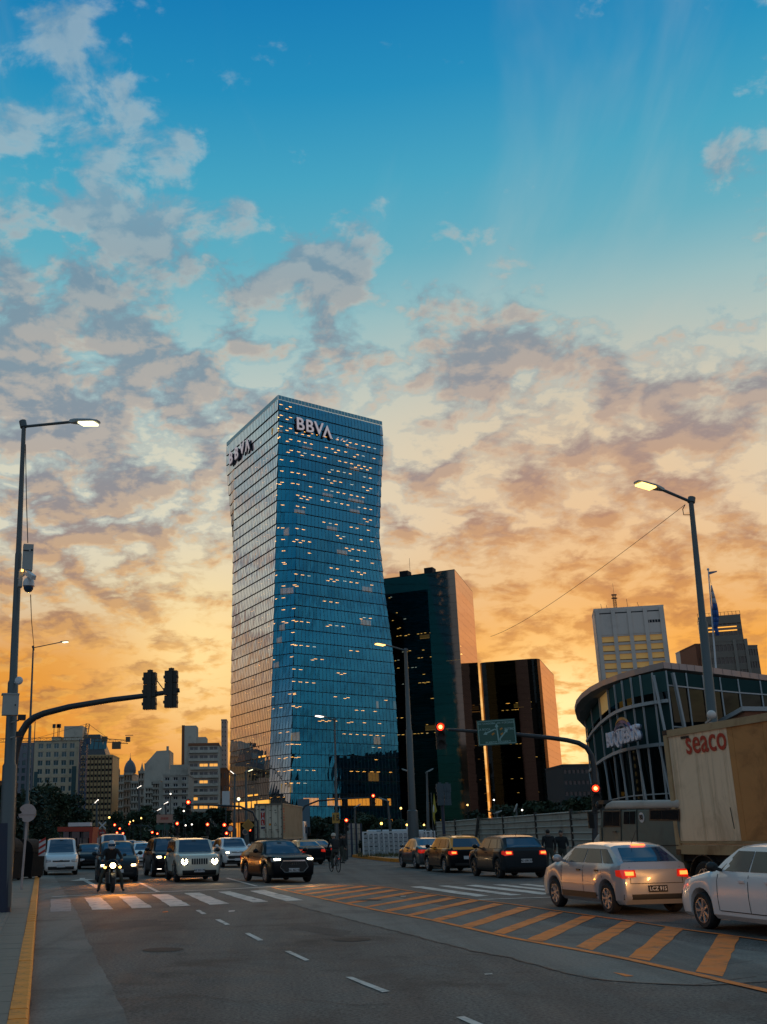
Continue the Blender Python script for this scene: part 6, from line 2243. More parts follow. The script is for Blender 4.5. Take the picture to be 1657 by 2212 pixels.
# ------------------------------------------------------------------ people
def person(name, label, loc, yaw, J, cloth=None, mats=None, group=None, cat='person', extra=None):
    """J: joint -> (x,y,z,r); bones: pairs; one continuous skinned body, materials by region. Faces +x."""
    names = list(J)
    bones = [('pelvis', 'belly'), ('belly', 'chest'), ('chest', 'neck'), ('neck', 'jaw'), ('jaw', 'head'), ('head', 'crown'), ('jaw', 'nose')]
    for s in 'lr':
        bones += [('chest', 'sho' + s), ('sho' + s, 'elb' + s), ('elb' + s, 'wri' + s), ('wri' + s, 'palm' + s), ('pelvis', 'hip' + s), ('hip' + s, 'kne' + s), ('kne' + s, 'ank' + s), ('ank' + s, 'toe' + s)]
        w, p = Vector(J['wri' + s][:3]), Vector(J['palm' + s][:3])
        d = (p - w).normalized()
        side = d.cross(Vector((0, 0, 1)))
        if side.length < .1:
            side = d.cross(Vector((1, 0, 0)))
        side.normalize()
        curl = d.cross(side).normalized()
        for k, (off, ln) in enumerate(((-.030, .062), (-.010, .075), (.012, .070), (.030, .055))):
            a = p + side * off + d * .02
            m1 = a + d * ln * .5 - curl * .010
            e = m1 + d * ln * .35 - curl * .028
            for nm, q, rr in (('f%d0' % k, a, .010), ('f%d1' % k, m1, .0088), ('f%d2' % k, e, .0075)):
                J[nm + s] = (*q, rr)
            bones += [('palm' + s, 'f%d0' % k + s), ('f%d0' % k + s, 'f%d1' % k + s), ('f%d1' % k + s, 'f%d2' % k + s)]
        th = w.lerp(p, .45)
        t1 = th - side * .045 + d * .015
        t2 = t1 + d * .035 - curl * .01
        J['t1' + s], J['t2' + s] = (*t1, .011), (*t2, .009)
        bones += [('wri' + s, 't1' + s), ('t1' + s, 't2' + s)]
    names = list(J)
    me = bpy.data.meshes.new('body')
    me.from_pydata([J[n_][:3] for n_ in names], [(names.index(a), names.index(c)) for a, c in bones], [])
    o = bpy.data.objects.new('tmp_body', me)
    COL.objects.link(o)
    o.modifiers.new('skin', 'SKIN').use_smooth_shade = True
    sv = me.skin_vertices[0].data
    for i, n_ in enumerate(names):
        r = J[n_][3]
        rx = J[n_][4] if len(J[n_]) > 4 else r
        sv[i].radius = (rx, r)
        sv[i].use_root = n_ == 'pelvis'
    o.modifiers.new('sub', 'SUBSURF').levels = 1
    bpy.context.view_layer.update()
    m2 = bpy.data.meshes.new_from_object(o.evaluated_get(bpy.context.evaluated_depsgraph_get()))
    bpy.data.objects.remove(o)
    m2.name = 'body'
    m2.materials.clear()
    ms = mats or {}
    order = [ms.get('top', M['cloth']), ms.get('legs', M['cloth2']), ms.get('skin', M['skin']), ms.get('shoes', M['ink']), M['hair']]
    for m in order:
        m2.materials.append(m)

    def region(a, c):
        for n_ in (a, c):
            if n_[:2] in ('f0', 'f1', 'f2', 'f3', 't1', 't2') or n_.startswith(('palm', 'jaw', 'nose')):
                return 2
        if c in ('head', 'crown'):
            return 2 if c == 'head' else 4
        if c.startswith(('kne', 'ank')):
            return 1
        if c.startswith('hip'):
            return 1
        if c.startswith('toe'):
            return 3
        return 0
    segs = [(Vector(J[a][:3]), Vector(J[c][:3]), region(a, c)) for a, c in bones]
    for p in m2.polygons:
        best, bi = 9, 0
        for a, c, rg in segs:
            d = c - a
            t = max(0, min(1, (p.center - a).dot(d) / max(1e-9, d.length_squared)))
            q = (p.center - a - d * t).length
            if q < best - 1e-4:
                best, bi = q, rg
        p.material_index = bi
    m2.shade_smooth()
    t = thing(name, label, cat, loc, yaw, group)
    link('body', m2, t)
    return t


def face_and_hair(t, head, hair=True, helmet=None):
    hx, hy, hz = head
    if hair:
        MB().ball((hx - .030, hy, hz + .022), (.092, .094, .098), 12, 8).build('hair', M['hair'], t, True)
    for s in (1, -1):
        MB().ball((hx + .085, hy + s * .032, hz + .0), .011, 6, 5).build('eye', M['ink'], t)
        MB().ball((hx - .005, hy + s * .085, hz - .005), (.022, .010, .032), 6, 5).build('ear', M['skin'], t)
    MB().box((hx + .088, hy, hz - .062), (.01, .045, .008)).build('mouth', mat('lips', (.2, .07, .06), .5), t)


def stand(h=1.74, armL=(.06, .0), armR=(.06, .0), stepL=0.0, stepR=0.0, bulk=1.0, lean=0.0):
    k = h / 1.74
    J = dict(pelvis=(0, 0, .95 * k, .125 * bulk, .155 * bulk), belly=(lean * .4, 0, 1.12 * k, .115 * bulk, .145 * bulk), chest=(lean, 0, 1.34 * k, .125 * bulk, .165 * bulk), neck=(lean * 1.3, 0, 1.485 * k, .058),
             jaw=(lean * 1.5 + .02, 0, 1.565 * k, .070), head=(lean * 1.6, 0, 1.64 * k, .092), crown=(lean * 1.6 - .005, 0, 1.695 * k, .072), nose=(lean * 1.5 + .105, 0, 1.595 * k, .016))
    for s, sg, arm, st in (('l', 1, armL, stepL), ('r', -1, armR, stepR)):
        J['sho' + s] = (lean, sg * .185 * bulk, 1.42 * k, .068 * bulk)
        J['elb' + s] = (lean + arm[0] - .04, sg * (.245 * bulk), 1.14 * k, .052 * bulk)
        J['wri' + s] = (lean + arm[0] + arm[1] + .05, sg * (.235 * bulk), (.92 + arm[1] * .7) * k, .034)
        J['palm' + s] = (lean + arm[0] + arm[1] * 1.2 + .075, sg * .235 * bulk, (.845 + arm[1] * .85) * k, .036)
        J['hip' + s] = (0, sg * .10, .88 * k, .098 * bulk)
        J['kne' + s] = (st * .5 + .03, sg * .11, .49 * k, .066 * bulk)
        J['ank' + s] = (st - .03, sg * .115, .09 * k, .046)
        J['toe' + s] = (st + .14, sg * .125, .045, .042)
    return J


# two pedestrians by the dark off-roader
p = gnd(1191, 1886)
a_ = math.atan2(EF.y, EF.x)
w1 = person('person', 'person in dark hooded jacket seen from behind, left of two by the dark car', p, a_ - .2, stand(1.78, (.02, .0), (.0, .0), .12, -.14, 1.12, .02), dict(legs=M['cloth']), group=None)
face_and_hair(w1, (.032, 0, 1.68))
MB().lathe([(.06, 1.43), (.115, 1.45), (.13, 1.50), (.10, 1.54)], 12, (.0, 0, .03)).build('hood', mat('hood_cloth', (.10, .095, .09), .9), w1, True)
p = gnd(1219, 1884)
w2 = person('person', 'person with dark jacket and raised forearm walking beside the hooded person', p, a_ + 2.6, stand(1.73, (.05, .18), (.10, .10), .25, -.25, 1.12, .05), dict(legs=M['cloth']))
face_and_hair(w2, (.08, 0, 1.63))
# people waiting behind the cyclist
p = gnd(739, 1866)
w3 = person('person', 'dark figure standing just right of the cyclist', p, a_ - 1.2, stand(1.75, bulk=1.1), dict(legs=M['cloth']))
face_and_hair(w3, (.0, 0, 1.65))
p = gnd(745, 1862)
w4 = person('person', 'dark figure against the left end of the short screen panels', p, a_ + 1.8, stand(1.72, bulk=1.1), dict(legs=M['cloth']))
face_and_hair(w4, (.0, 0, 1.62))

# ------------------------------------------------------------------ bicycle and rider
def spoked(name, parent, c, r, thick, tyre, ns=12):
    mb = MB().lathe([(r + thick * math.cos(a * math.pi / 3), thick * math.sin(a * math.pi / 3)) for a in range(6)], 28, (0, 0, 0), 'y', closed=True)
    w = mb.build(name, tyre, parent, True)
    w.location = c
    sp_ = MB()
    for i in range(ns):
        a = 2 * math.pi * i / ns
        sp_.bar((0, 0, 0), (r * math.cos(a), 0, r * math.sin(a)), .006)
    sp_.tube([(0, -.05, 0), (0, .05, 0)], .022, 8)
    sp_.build('spokes', M['steel'], w)
    return w


p = gnd(728, 1884.5)
bk = thing('bicycle', 'dark bicycle with rear rack ridden away from the camera', 'bicycle', p + EF * .35, a_ + .06)
for x in (-.52, .54):
    spoked('wheel', bk, (x, 0, .34), .325, .020, M['rubber'], 14)
fm = MB()
for a, c in (((-.52, 0, .34), (-.1, 0, .32)), ((-.1, 0, .32), (-.18, 0, .86)), ((-.18, 0, .80), (.36, 0, .84)), ((-.1, 0, .32), (.38, 0, .74)), ((-.52, 0, .34), (-.17, 0, .78)), ((.54, 0, .34), (.34, 0, .95))):
    fm.tube([a, c], .018, 6)
fm.build('frame', M['dark_steel'], bk)
MB().tube([(.30, .30, 1.0), (.36, .12, 1.0), (.36, -.12, 1.0), (.30, -.30, 1.0)], .014, 6).tube([(.34, 0, .93), (.36, 0, 1.0)], .014, 6).build('handlebar', M['dark_steel'], bk)
MB().ball((-.22, 0, .92), (.14, .085, .04), 10, 6).build('saddle', M['ink'], bk, True)
MB().box((-.50, 0, .76), (.34, .14, .02)).bar((-.52, .05, .36), (-.50, .06, .75), .012).bar((-.52, -.05, .36), (-.50, -.06, .75), .012).build('rack', M['steel'], bk)
MB().box((-.66, 0, .62), (.03, .07, .05)).build('rear_reflector', M['tail'], bk)
MB().tube([(-.1, -.09, .32), (-.1, .09, .32)], .03, 8).bar((-.1, .08, .32), (-.02, .08, .18), .02).bar((-.1, -.08, .32), (-.18, -.08, .46), .02).box((-.02, .12, .17), (.09, .08, .02)).box((-.18, -.12, .47), (.09, .08, .02)).build('pedals', M['dark_steel'], bk)
J = dict(pelvis=(-.20, 0, 1.02, .12, .15), belly=(-.12, 0, 1.18, .115, .145), chest=(.0, 0, 1.38, .125, .165), neck=(.07, 0, 1.51, .056), jaw=(.11, 0, 1.575, .068), head=(.10, 0, 1.65, .09), crown=(.095, 0, 1.705, .07), nose=(.20, 0, 1.60, .015),
         shol=(.02, .19, 1.44, .066), elbl=(.14, .26, 1.19, .05), wril=(.27, .28, 1.05, .034), palml=(.31, .28, 1.025, .034), shor=(.02, -.19, 1.44, .066), elbr=(.14, -.26, 1.19, .05), wrir=(.27, -.28, 1.05, .034), palmr=(.31, -.28, 1.025, .034),
         hipl=(-.16, .10, .96, .098), knel=(.12, .13, .62, .066), ankl=(-.04, .12, .26, .046), toel=(.08, .13, .205, .042), hipr=(-.16, -.10, .96, .098), kner=(.20, -.13, .80, .066), ankr=(-.16, -.12, .55, .046), toer=(-.06, -.13, .50, .042))
cy = person('person', 'cyclist in dark jacket with pale helmet and backpack riding away', bk.location, a_ + .06, J, dict(legs=mat('khaki_trousers', (.10, .095, .075), .9)))
MB().lathe([(.004, .13), (.06, .12), (.105, .07), (.12, .0), (.118, -.02)], 14, (.09, 0, 1.675)).build('helmet', mat('pale_helmet', (.50, .42, .34), .5), cy, True)
bp = MB().box((-.16, 0, 1.30), (.18, .30, .44)).build('backpack', mat('backpack_cloth', (.03, .03, .032), .9), cy)
bevel_obj(bp, .05)

# ------------------------------------------------------------------ motorcycle and rider
p = gnd(241, 1929)
db = Vector((math.cos(BACK), math.sin(BACK), 0))
mo = thing('motorcycle', 'black motorcycle facing the camera with bright warm headlight', 'motorcycle', p - db * .72, BACK + .04)


mo.scale = (.95, .95, .95)


def mc_wheel(par, x, r, w):
    o = MB().lathe([(r * .72, -w / 2), (r * .9, -w / 2), (r, -w * .2), (r, w * .2), (r * .9, w / 2), (r * .72, w / 2)], 24, (0, 0, 0), 'y', closed=True).build('wheel', M['rubber'], par, 40)
    o.location = (x, 0, r)
    mb = MB()
    for i in range(5):
        a = 2 * math.pi * i / 5
        mb.bar((0, 0, 0), (r * .74 * math.cos(a), 0, r * .74 * math.sin(a)), .035)
    mb.tube([(0, -.07, 0), (0, .07, 0)], .04, 8).build('rim', M['darkrim'], o)
    return o


mc_wheel(mo, .70, .31, .12)
mc_wheel(mo, -.70, .31, .17)
fk = MB()
for s in (1, -1):
    fk.tube([(.70, s * .10, .31), (.50, s * .10, .95)], .024, 8)
fk.build('fork', M['steel'], mo)
o = MB().lathe([(.345, -.07), (.35, 0), (.345, .07)], 20, (.70, 0, .31), 'y').build('front_mudguard', M['trim'], mo, 40)
bm = bmesh.new()
bm.from_mesh(o.data)
bmesh.ops.delete(bm, geom=[v for v in bm.verts if v.co.z < .50], context='VERTS')
bm.to_mesh(o.data)
bm.free()
o = MB().ball((.52, 0, .93), (.17, .21, .19), 14, 10).build('fairing', P_BLACK, mo, True)
MB().ball((.655, 0, .905), (.05, .105, .095), 14, 10).build('headlight', M['head_on'], mo, True)
for s in (1, -1):
    MB().ball((.56, s * .26, .84), (.045, .05, .04), 8, 6).build('indicator', M['amber'], mo, True)
    MB().bar((.48, s * .2, 1.05), (.47, s * .40, 1.22), .016).ball((.46, s * .42, 1.25), (.02, .075, .05), 8, 6).build('mirror', M['trim'], mo, 40)
MB().tube([(.36, .38, 1.03), (.46, .16, 1.06), (.46, -.16, 1.06), (.36, -.38, 1.03)], .016, 6).build('handlebar', M['dark_steel'], mo)
MB().ball((.15, 0, .86), (.30, .17, .15), 14, 8).build('tank', P_BLACK, mo, True)
MB().ball((-.38, 0, .80), (.40, .15, .07), 12, 8).build('seat', M['ink'], mo, True)
MB().box((.05, 0, .48), (.42, .34, .36)).tube([(.2, -.16, .3), (-.3, -.2, .3), (-.75, -.2, .42)], .04, 8).build('engine', M['dark_steel'], mo)
MB().bar((-.05, 0, .62), (-.70, 0, .31), .06).bar((.45, 0, .8), (-.1, 0, .6), .07).build('frame', M['dark_steel'], mo)
lamp_spot('headlight_beam', (.80, 0, .88), (8, 0, 0), 420, (1, .32, .035), 80, .8, .06, mo)
J = dict(pelvis=(-.22, 0, .94, .13, .17), belly=(-.15, 0, 1.10, .125, .16), chest=(-.04, 0, 1.32, .135, .19), neck=(.04, 0, 1.45, .06), jaw=(.08, 0, 1.52, .07), head=(.07, 0, 1.59, .092), crown=(.065, 0, 1.645, .07), nose=(.17, 0, 1.55, .016),
         shol=(-.02, .22, 1.39, .078), elbl=(.14, .34, 1.17, .062), wril=(.32, .34, 1.06, .042), palml=(.365, .335, 1.055, .038), shor=(-.02, -.22, 1.39, .078), elbr=(.14, -.34, 1.17, .062), wrir=(.32, -.34, 1.06, .042), palmr=(.365, -.335, 1.055, .038),
         hipl=(-.14, .13, .88, .105), knel=(.18, .34, .56, .072), ankl=(.05, .42, .10, .052), toel=(.19, .46, .05, .05), hipr=(-.14, -.13, .88, .105), kner=(.18, -.34, .56, .072), ankr=(.05, -.42, .10, .052), toer=(.19, -.46, .05, .05))
rd_ = person('person', 'motorcyclist in black jacket and white helmet with feet on the road', mo.location, BACK + .04, J, dict(legs=mat('riding_trousers', (.02, .022, .03), .85), skin=M['ink']))
rd_.scale = (.95, .95, .95)
hm = MB().lathe([(.005, .155), (.06, .15), (.115, .10), (.138, .03), (.136, -.05), (.115, -.12), (.10, -.135)], 18, (.07, 0, 1.59)).build('helmet', mat('white_helmet', (.55, .54, .55), .25, coat=.6), rd_, True)
vb = MB()
for k in range(8):
    a0, a1 = -1.0 + 2.0 * k / 8, -1.0 + 2.0 * (k + 1) / 8
    vb.poly(*[(.07 + rr * math.cos(a), rr * math.sin(a), z_) for (a, z_, rr) in ((a0, 1.535, .143), (a1, 1.535, .143), (a1, 1.625, .145), (a0, 1.625, .145))])
vb.build('visor', M['carglass'], hm)

# ------------------------------------------------------------------ street lamps
def lamp(label, base, top, arm, head_mat, hl=.75, hw=.28, r0=.11, r1=.055, group=None, steps=None, tilt=None):
    """pole from base to top, arm on to the lantern's far end"""
    base, top, arm = Vector(base), Vector(top), Vector(arm)
    t = thing('street_lamp', label, 'street lamp', base, group=group)
    st = steps or [(0, r0 * 1.5), (.28, r0 * 1.45), (.285, r0), (.62, r0 * .9), (.625, r0 * .72), (1, r1)]
    MB().tube([base.lerp(top, f) for f, _ in st], [r for _, r in st], 12).build('pole', M['steel'], t, 40, world=True)
    d = (arm - top)
    L = d.length
    d.normalize()
    a0 = top + Vector((0, 0, -.12))
    a1 = top + d * (L - hl)
    MB().tube([top + Vector((0, 0, .03)) - d * .05, top + Vector((0, 0, -.14))], r1 * 1.5, 10).tube([a0 + d * .03, a1], r1 * .62, 8).build('arm', M['steel'], t, 40, world=True)
    x = d
    y = Vector((-d.y, d.x, 0)).normalized()
    z = x.cross(y)
    hd = MB()
    prof = [(-.06, .35, .055), (.10, .5, .075), (.32, .95, .06), (.75, 1.0, .05), (1.0, .7, .035)]
    ring = []
    for (f, w, h) in prof:
        c = a1 + x * hl * f
        ring.append([c + y * hw / 2 * w - z * h * .5, c + y * hw / 2 * w + z * h * .4, c + y * hw / 3 * w + z * h, c - y * hw / 3 * w + z * h, c - y * hw / 2 * w + z * h * .4, c - y * hw / 2 * w - z * h * .5])
    for i in range(len(ring) - 1):
        o = len(hd.v)
        hd.add(ring[i] + ring[i + 1], [(k, 6 + k, 6 + (k + 1) % 6, (k + 1) % 6) for k in range(6)])
    hd.poly(*ring[0]).poly(*ring[-1])
    hd.build('lantern', M['greybox'], t, 40, world=True)
    c = a1 + x * hl * .36 - z * .075
    MB().obox(c - y * hw * .42, x * hl * .56, y * hw * .84, z * .05).build('light', head_mat, t, world=True)
    return t


near = lamp('tall near lamp post at the left edge carrying cabinets and cameras, white LED lantern', at(8, 1960, 25.5), at(52, 912, 25.5), at(212, 911, 24.6), M['lampled'], .80, .30, .10, .062,
            steps=[(0, .17), (.265, .17), (.27, .135), (.43, .128), (.435, .098), (.70, .085), (.705, .072), (1, .055)])


def on_pole(name, u, v, Y, dims, m, par, rz=.3):
    q = at(u, v, Y)
    return MB().box(q, dims, rz).build(name, m, par, world=True)


nb0, nb1 = at(8, 1960, 25.5), at(52, 912, 25.5)
# blue base sleeve with a flange
MB().tube([nb0 + Vector((-.05, 0, -.1)), nb0.lerp(nb1, .155) + Vector((-.05, 0, 0))], [.21, .19], 14).build('base_sleeve', M['navy'], near, 40, world=True)
cbx = on_pole('upper_cabinet', 60, 1205, 25.1, (.24, .22, .64), M['greybox'], near)
on_pole('cabinet_hinge', 69, 1188, 24.95, (.05, .03, .04), M['trim'], cbx)
on_pole('cabinet_label', 56.5, 1189, 24.975, (.13, .01, .03), M['trim'], cbx)
cb2 = on_pole('lower_cabinet', 22.5, 1522, 25.0, (.36, .26, .50), M['greybox'], near)
on_pole('cabinet_lid', 22.5, 1500.5, 25.0, (.40, .30, .03), M['greybox'], cb2)
on_pole('cabinet_lock', 33, 1523, 24.83, (.03, .02, .04), M['trim'], cb2)
on_pole('status_light', 48, 1232, 25.0, (.05, .05, .05), M['amber'], near)
q = at(62, 1262, 25.0)
dm = MB().lathe([(.0, .17), (.06, .165), (.10, .13), (.135, .06), (.14, -.05)], 16, q).build('dome_camera', M['white_pl'], near, 40, world=True)
MB().lathe([(.12, -.05), (.115, -.12), (.08, -.18), (.0, -.21)], 16, q).build('dome_glass', M['carglass'], dm, 40, world=True)
MB().tube([q + Vector((0, 0, .17)), q + Vector((-.04, 0, .30)), at(40, 1250, 25.3)], .028, 6).build('camera_bracket', M['white_pl'], near, world=True)
b0 = at(56, 1236, 25.0)
bc = MB().bar(at(54, 1234, 25.1), at(73, 1248, 24.7), .11, .11).build('bullet_camera', M['white_pl'], near, world=True)
on_pole('bracket_plate', 44, 1250, 25.2, (.10, .2, .42), M['greybox'], near)
on_pole('camera_back', 55, 1234, 25.05, (.10, .10, .11), M['ink'], bc)
q = at(40, 1470, 25.2)
MB().lathe([(.0, -.03), (.07, -.02), (.10, .03)], 14, q, 'y').bar(q, at(32, 1475, 25.4), .03).build('small_dish', M['white_pl'], near, world=True)
on_pole('side_camera', 47, 1550, 25.0, (.17, .26, .11), M['trim'], near)
on_pole('side_camera', 42, 1586, 25.0, (.15, .22, .11), M['trim'], near)
MB().bar(at(40, 1556, 25.1), at(24, 1561, 25.4), .03).bar(at(38, 1590, 25.1), at(22, 1594, 25.4), .03).build('camera_arm', M['greybox'], near, world=True)
# hanging leads
for lab, pts in (('thin lead hanging from the near lamp post down to its upper cabinet', [at(55, 960, 25.4), at(57, 1080, 25.3), at(60, 1173, 25.1)]),
                 ('thin lead running from the dome camera to the second lamp post', [at(66, 1285, 25.0), at(68, 1340, 32), at(74, 1405, 45)])):
    o = MB().tube(pts, .012, 5).build('cable', M['ink'])
    tag(o, lab, 'cable')
lamp('second lamp post along the left kerb, lantern lit', gnd(53, 1868), at(72, 1396, gnd(53, 1868).y), at(147, 1385, gnd(53, 1868).y - 1.5), M['lampled'], .7, .3, .13, .06)
q = gnd(64, 1838)
lamp('third lamp post of the left kerb, behind the curved signal arm', q, at(76.5, 1546, q.y), at(124, 1528, q.y - 2), M['lampled'], .9, .4, .12, .07)
q0, q1 = at(1572, 1900, 31), at(1492, 1076, 31)
rl_ = lamp('tall lamp post in front of the terminal, warm lantern reaching left', (q0.x, q0.y, 0), q1, at(1375, 1041, 30.2), M['lampwarm'], .95, .36, .15, .075, steps=[(0, .2), (.30, .19), (.305, .155), (.66, .125), (.665, .10), (1, .07)])
g_ = at(1537, 1544, 30)
MB().ball(g_, .125, 14, 10).build('globe', mat('opal_globe', (.62, .56, .53), .35), rl_, True, world=True)
MB().bar(at(1537, 1553, 30), at(1525, 1562, 30.4), .05).bar(at(1525, 1562, 30.4), at(1545, 1562, 30.9), .05).build('globe_bracket', M['greybox'], rl_, world=True)
c_ = MB().tube([at(1480, 1090, 31), at(1475, 1100, 31), at(1477, 1112, 31), at(1492, 1112, 31)], .014, 5).build('cable_loop', M['ink'], rl_, world=True)
pts = [at(1480, 1090, 31).lerp(at(1060, 1375, 118), f) - Vector((0, 0, 4 * f * (1 - f) * .5)) for f in [i / 14 for i in range(15)]]
tag(MB().tube(pts, [.008 + .014 * i / 14 for i in range(15)], 5).build('overhead_cable', M['ink']), 'thin cable slanting down to the left from the warm lamp post', 'cable')
q = at(893, 1810, 78)
lamp('tall lamp post before the dark tower, lit lantern against the blue tower', (q.x, q.y, 0), at(876, 1402, 78), at(810, 1389, 77), M['lampwarm'], 1.2, .5, .22, .10,
     steps=[(0, .40), (.22, .38), (.225, .27), (.6, .23), (.605, .18), (1, .12)])
q = at(727, 1812, 98)
lamp('grey lamp post behind the yellow number sign, lantern lit', (q.x, q.y, 0), at(723, 1553, 98), at(683, 1545, 96), M['lampwhite'], 1.3, .5, .12, .07)
for (lab, ub, vb_, ut, vt, ua, va, Y, m, ) in (
        ('double-armed lamp post left of the container lorry, right lantern lit', 533, 1812, 531, 1667, 547, 1661, 120, M['lampled']),
        ('slim lamp post further left of the container lorry', 506, 1812, 507, 1672, 497, 1664, 150, M['lampwhite']),
        ('short pale lamp post before the lit lobby, lantern to the left', 846, 1812, 838, 1730, 818, 1723, 110, M['greybox']),
        ('short pale lamp post left of the red lobby signal', 766, 1812, 767, 1744, 780, 1736, 130, M['greybox']),
        ('bent dark lamp post behind the yellow flag', 925, 1812, 922, 1668, 936, 1660, 110, M['greybox']),
        ('short pale lamp post above the right part of the hoarding', 1117, 1770, 1115, 1742, 1117, 1736, 105, M['greybox']),
        ('low bent lamp post above the left part of the hoarding', 1074, 1780, 1074, 1755, 1084, 1751, 105, M['greybox']),
        ('slim lamp post beside the dark tower base with unlit lantern', 895, 1800, 893, 1670, 868, 1661, 115, M['greybox']),
        ('far lamp post in the avenue under the blank wall', 343, 1812, 341, 1750, 349, 1745, 210, M['lampwhite']),
        ('far lamp post in the avenue below the dome', 303, 1812, 300, 1700, 306, 1696, 240, M['lampwhite']),
        ('far lamp post before the grey apartments', 364, 1812, 357, 1735, 364, 1731, 190, M['lampwhite']),
        ('lamp post rising beside the crane mast', 210, 1812, 209, 1730, 213, 1726, 180, M['lampwhite'])):
    q = at(ub, vb_, Y)
    lamp(lab, (q.x, q.y, 0), at(ut, vt, Y), at(ua, va, Y), m, Y * .0075, Y * .0032, .0012 * Y + .02, .0008 * Y + .01)

# small glowing globes and shop lamps in the distance
for i, (u, v, Y, r, m, lab) in enumerate([
        (515.5, 1726, 125, .42, 'lampled', 'bright white floodlight on a post left of the container lorry'), (368.5, 1715, 195, .32, 'lampwhite', 'white window-height lamp on the grey apartments front'),
        (397, 1752, 170, .3, 'lampwhite', 'warm white lamp right of the pink sign'), (401, 1783, 150, .25, 'lampwhite', 'left one of two white lamps before the round dark tree'),
        (414.5, 1781, 150, .25, 'lampwhite', 'right one of two white lamps before the round dark tree'), (916, 1782, 100, .2, 'lampwarm', 'small lamp left of the short hoarding, low down'),
        (915 - 0, 1740, 140, .0, 'lampwarm', ''), (1128, 1750, 120, .22, 'lampwhite', 'white lamp post globe behind the left hoarding'), (866, 1746, 120, .28, 'lampwarm', 'warm globe lamp before the dark tower'),
        (824, 1779, 90, .24, 'amber', 'orange lamp above the white railings'), (879, 1782, 95, .2, 'amber', 'orange lamp beside the tall lamp post'), (1398 - 250, 1745, 120, .0, 'lampwhite', ''),
        (236, 1766, 160, .35, 'lampwarm', 'golden globe lamp beside the crane mast, lowest of the brown block'), (309, 1769, 160, .0, 'lampwarm', ''),
        (284, 1772, 170, .0, 'lampwarm', ''), (1010, 1739, 130, .26, 'lampwarm', 'warm globe at the foot of the dark tower'), (1067, 1728, 100, .18, 'lampwhite', 'hanging lamp below the green sign'),
        (305, 1767.5, 170, .30, 'lampwarm', 'golden shop lamp right of the red canopy'), (288, 1773, 175, .24, 'lampwarm', 'golden shop lamp above the red canopy, right one'), (281, 1775.5, 175, .24, 'lampwarm', 'golden shop lamp above the red canopy, left one')]):
    if r <= 0 or not lab:
        continue
    p = at(u, v, Y)
    r *= .42
    t = thing('globe_lamp', lab, 'lamp', (p.x, p.y, 0))
    MB().ball(p, r, 10, 7).build('globe', M[m], t, True, world=True)
    MB().tube([(p.x, p.y, 0), (p.x, p.y, p.z - r * .9)], .05, 6).build('post', M['dark_steel'], t, world=True)


# ------------------------------------------------------------------ traffic signals
def housing(par, c, face, w=.30, h=.92, lit=None, n=3, hood=True, back=False, sub=None):
    """a three-lens signal head; face = unit vector the lenses look along; lit = index from the top"""
    c, f = Vector(c), Vector(face).normalized()
    x = Vector((-f.y, f.x, 0)).normalized()
    z = UP
    bx = MB()
    sh = h / n
    for k in range(n):
        zc = h / 2 - sh * (k + .5)
        bx.obox(c - x * w / 2 - f * .10 + z * (zc - sh * .47), x * w, f * .20, z * sh * .94)
        for s_ in (-1, 1):
            bx.obox(c + x * (s_ * w / 2 - .015) - f * .05 + z * (zc - .12 * sh), x * .03 + x * s_ * .025, f * .10, z * .22 * sh)
    bx.obox(c - x * w * .16 - f * .13 - z * h * .5, x * w * .32, f * .035, z * h)
    bx.obox(c - x * w * .2 - f * .05 + z * h / 2, x * w * .4, f * .1, z * .06)
    o = bx.build('signal_head', M['signal'], par, world=True)
    for k in range(n):
        zc = h / 2 - sh * (k + .5)
        q = c + f * .105 + z * zc
        r = w * .36
        pts = [q + x * r * math.cos(a * math.pi / 8) + z * r * math.sin(a * math.pi / 8) for a in range(16)]
        if lit == k:
            MB().slab(pts, f, .02).build('lens', M['red_e'], o, world=True)
            pts2 = [q + f * .03 + x * r * .55 * math.cos(a * math.pi / 8) + z * r * .55 * math.sin(a * math.pi / 8) for a in range(16)]
            MB().slab(pts2, f, .01).build('lens_core', M['red_core'], o, world=True)
        else:
            MB().slab(pts, f, .02).build('lens', M['ink'], o, world=True)
        if hood:
            mb = MB()
            for a in range(9):
                a0, a1 = math.pi * a / 9, math.pi * (a + 1) / 9
                mb.poly(*[q + x * r * 1.15 * math.cos(b_) + z * r * 1.15 * math.sin(b_) + f * e for (b_, e) in ((a0, 0), (a1, 0), (a1, .2), (a0, .2))])
            mb.build('visor', M['signal'], o, world=True)
    return o


# big curved mast at the left, two heads seen from behind
Y = 26.6
cv = [(6, 1990), (20, 1800), (27, 1680), (31, 1640), (36, 1612), (45, 1585), (58, 1563), (74, 1550), (95, 1541), (150, 1527), (240, 1512), (320, 1502), (388, 1491)]
P = [at(u, v, Y) for u, v in cv]
ms = thing('signal_mast', 'dark curved mast arm at the left with two signal heads seen from behind', 'traffic signal', (P[0].x, P[0].y, 0))
MB().tube(P, [.16, .15, .11, .10, .10, .095, .09, .085, .08, .075, .07, .062, .055], 12).build('mast', M['dark_steel'], ms, 60, world=True)
for (u, v) in ((324, 1493), (370, 1489)):
    q = at(u, v, Y)
    housing(ms, q + Vector((0, .0, 0)), (.1, 1, 0), .31, .93)
MB().tube([at(339, 1470, Y), at(350, 1485, Y), at(356, 1494, Y)], .012, 5).build('lead', M['ink'], ms, world=True)
for cap in ((324, 1450), (370, 1446)):
    q = at(cap[0], cap[1], Y)
    MB().ball(q, (.035, .035, .05), 8, 6).build('cap', M['signal'], ms, True, world=True)
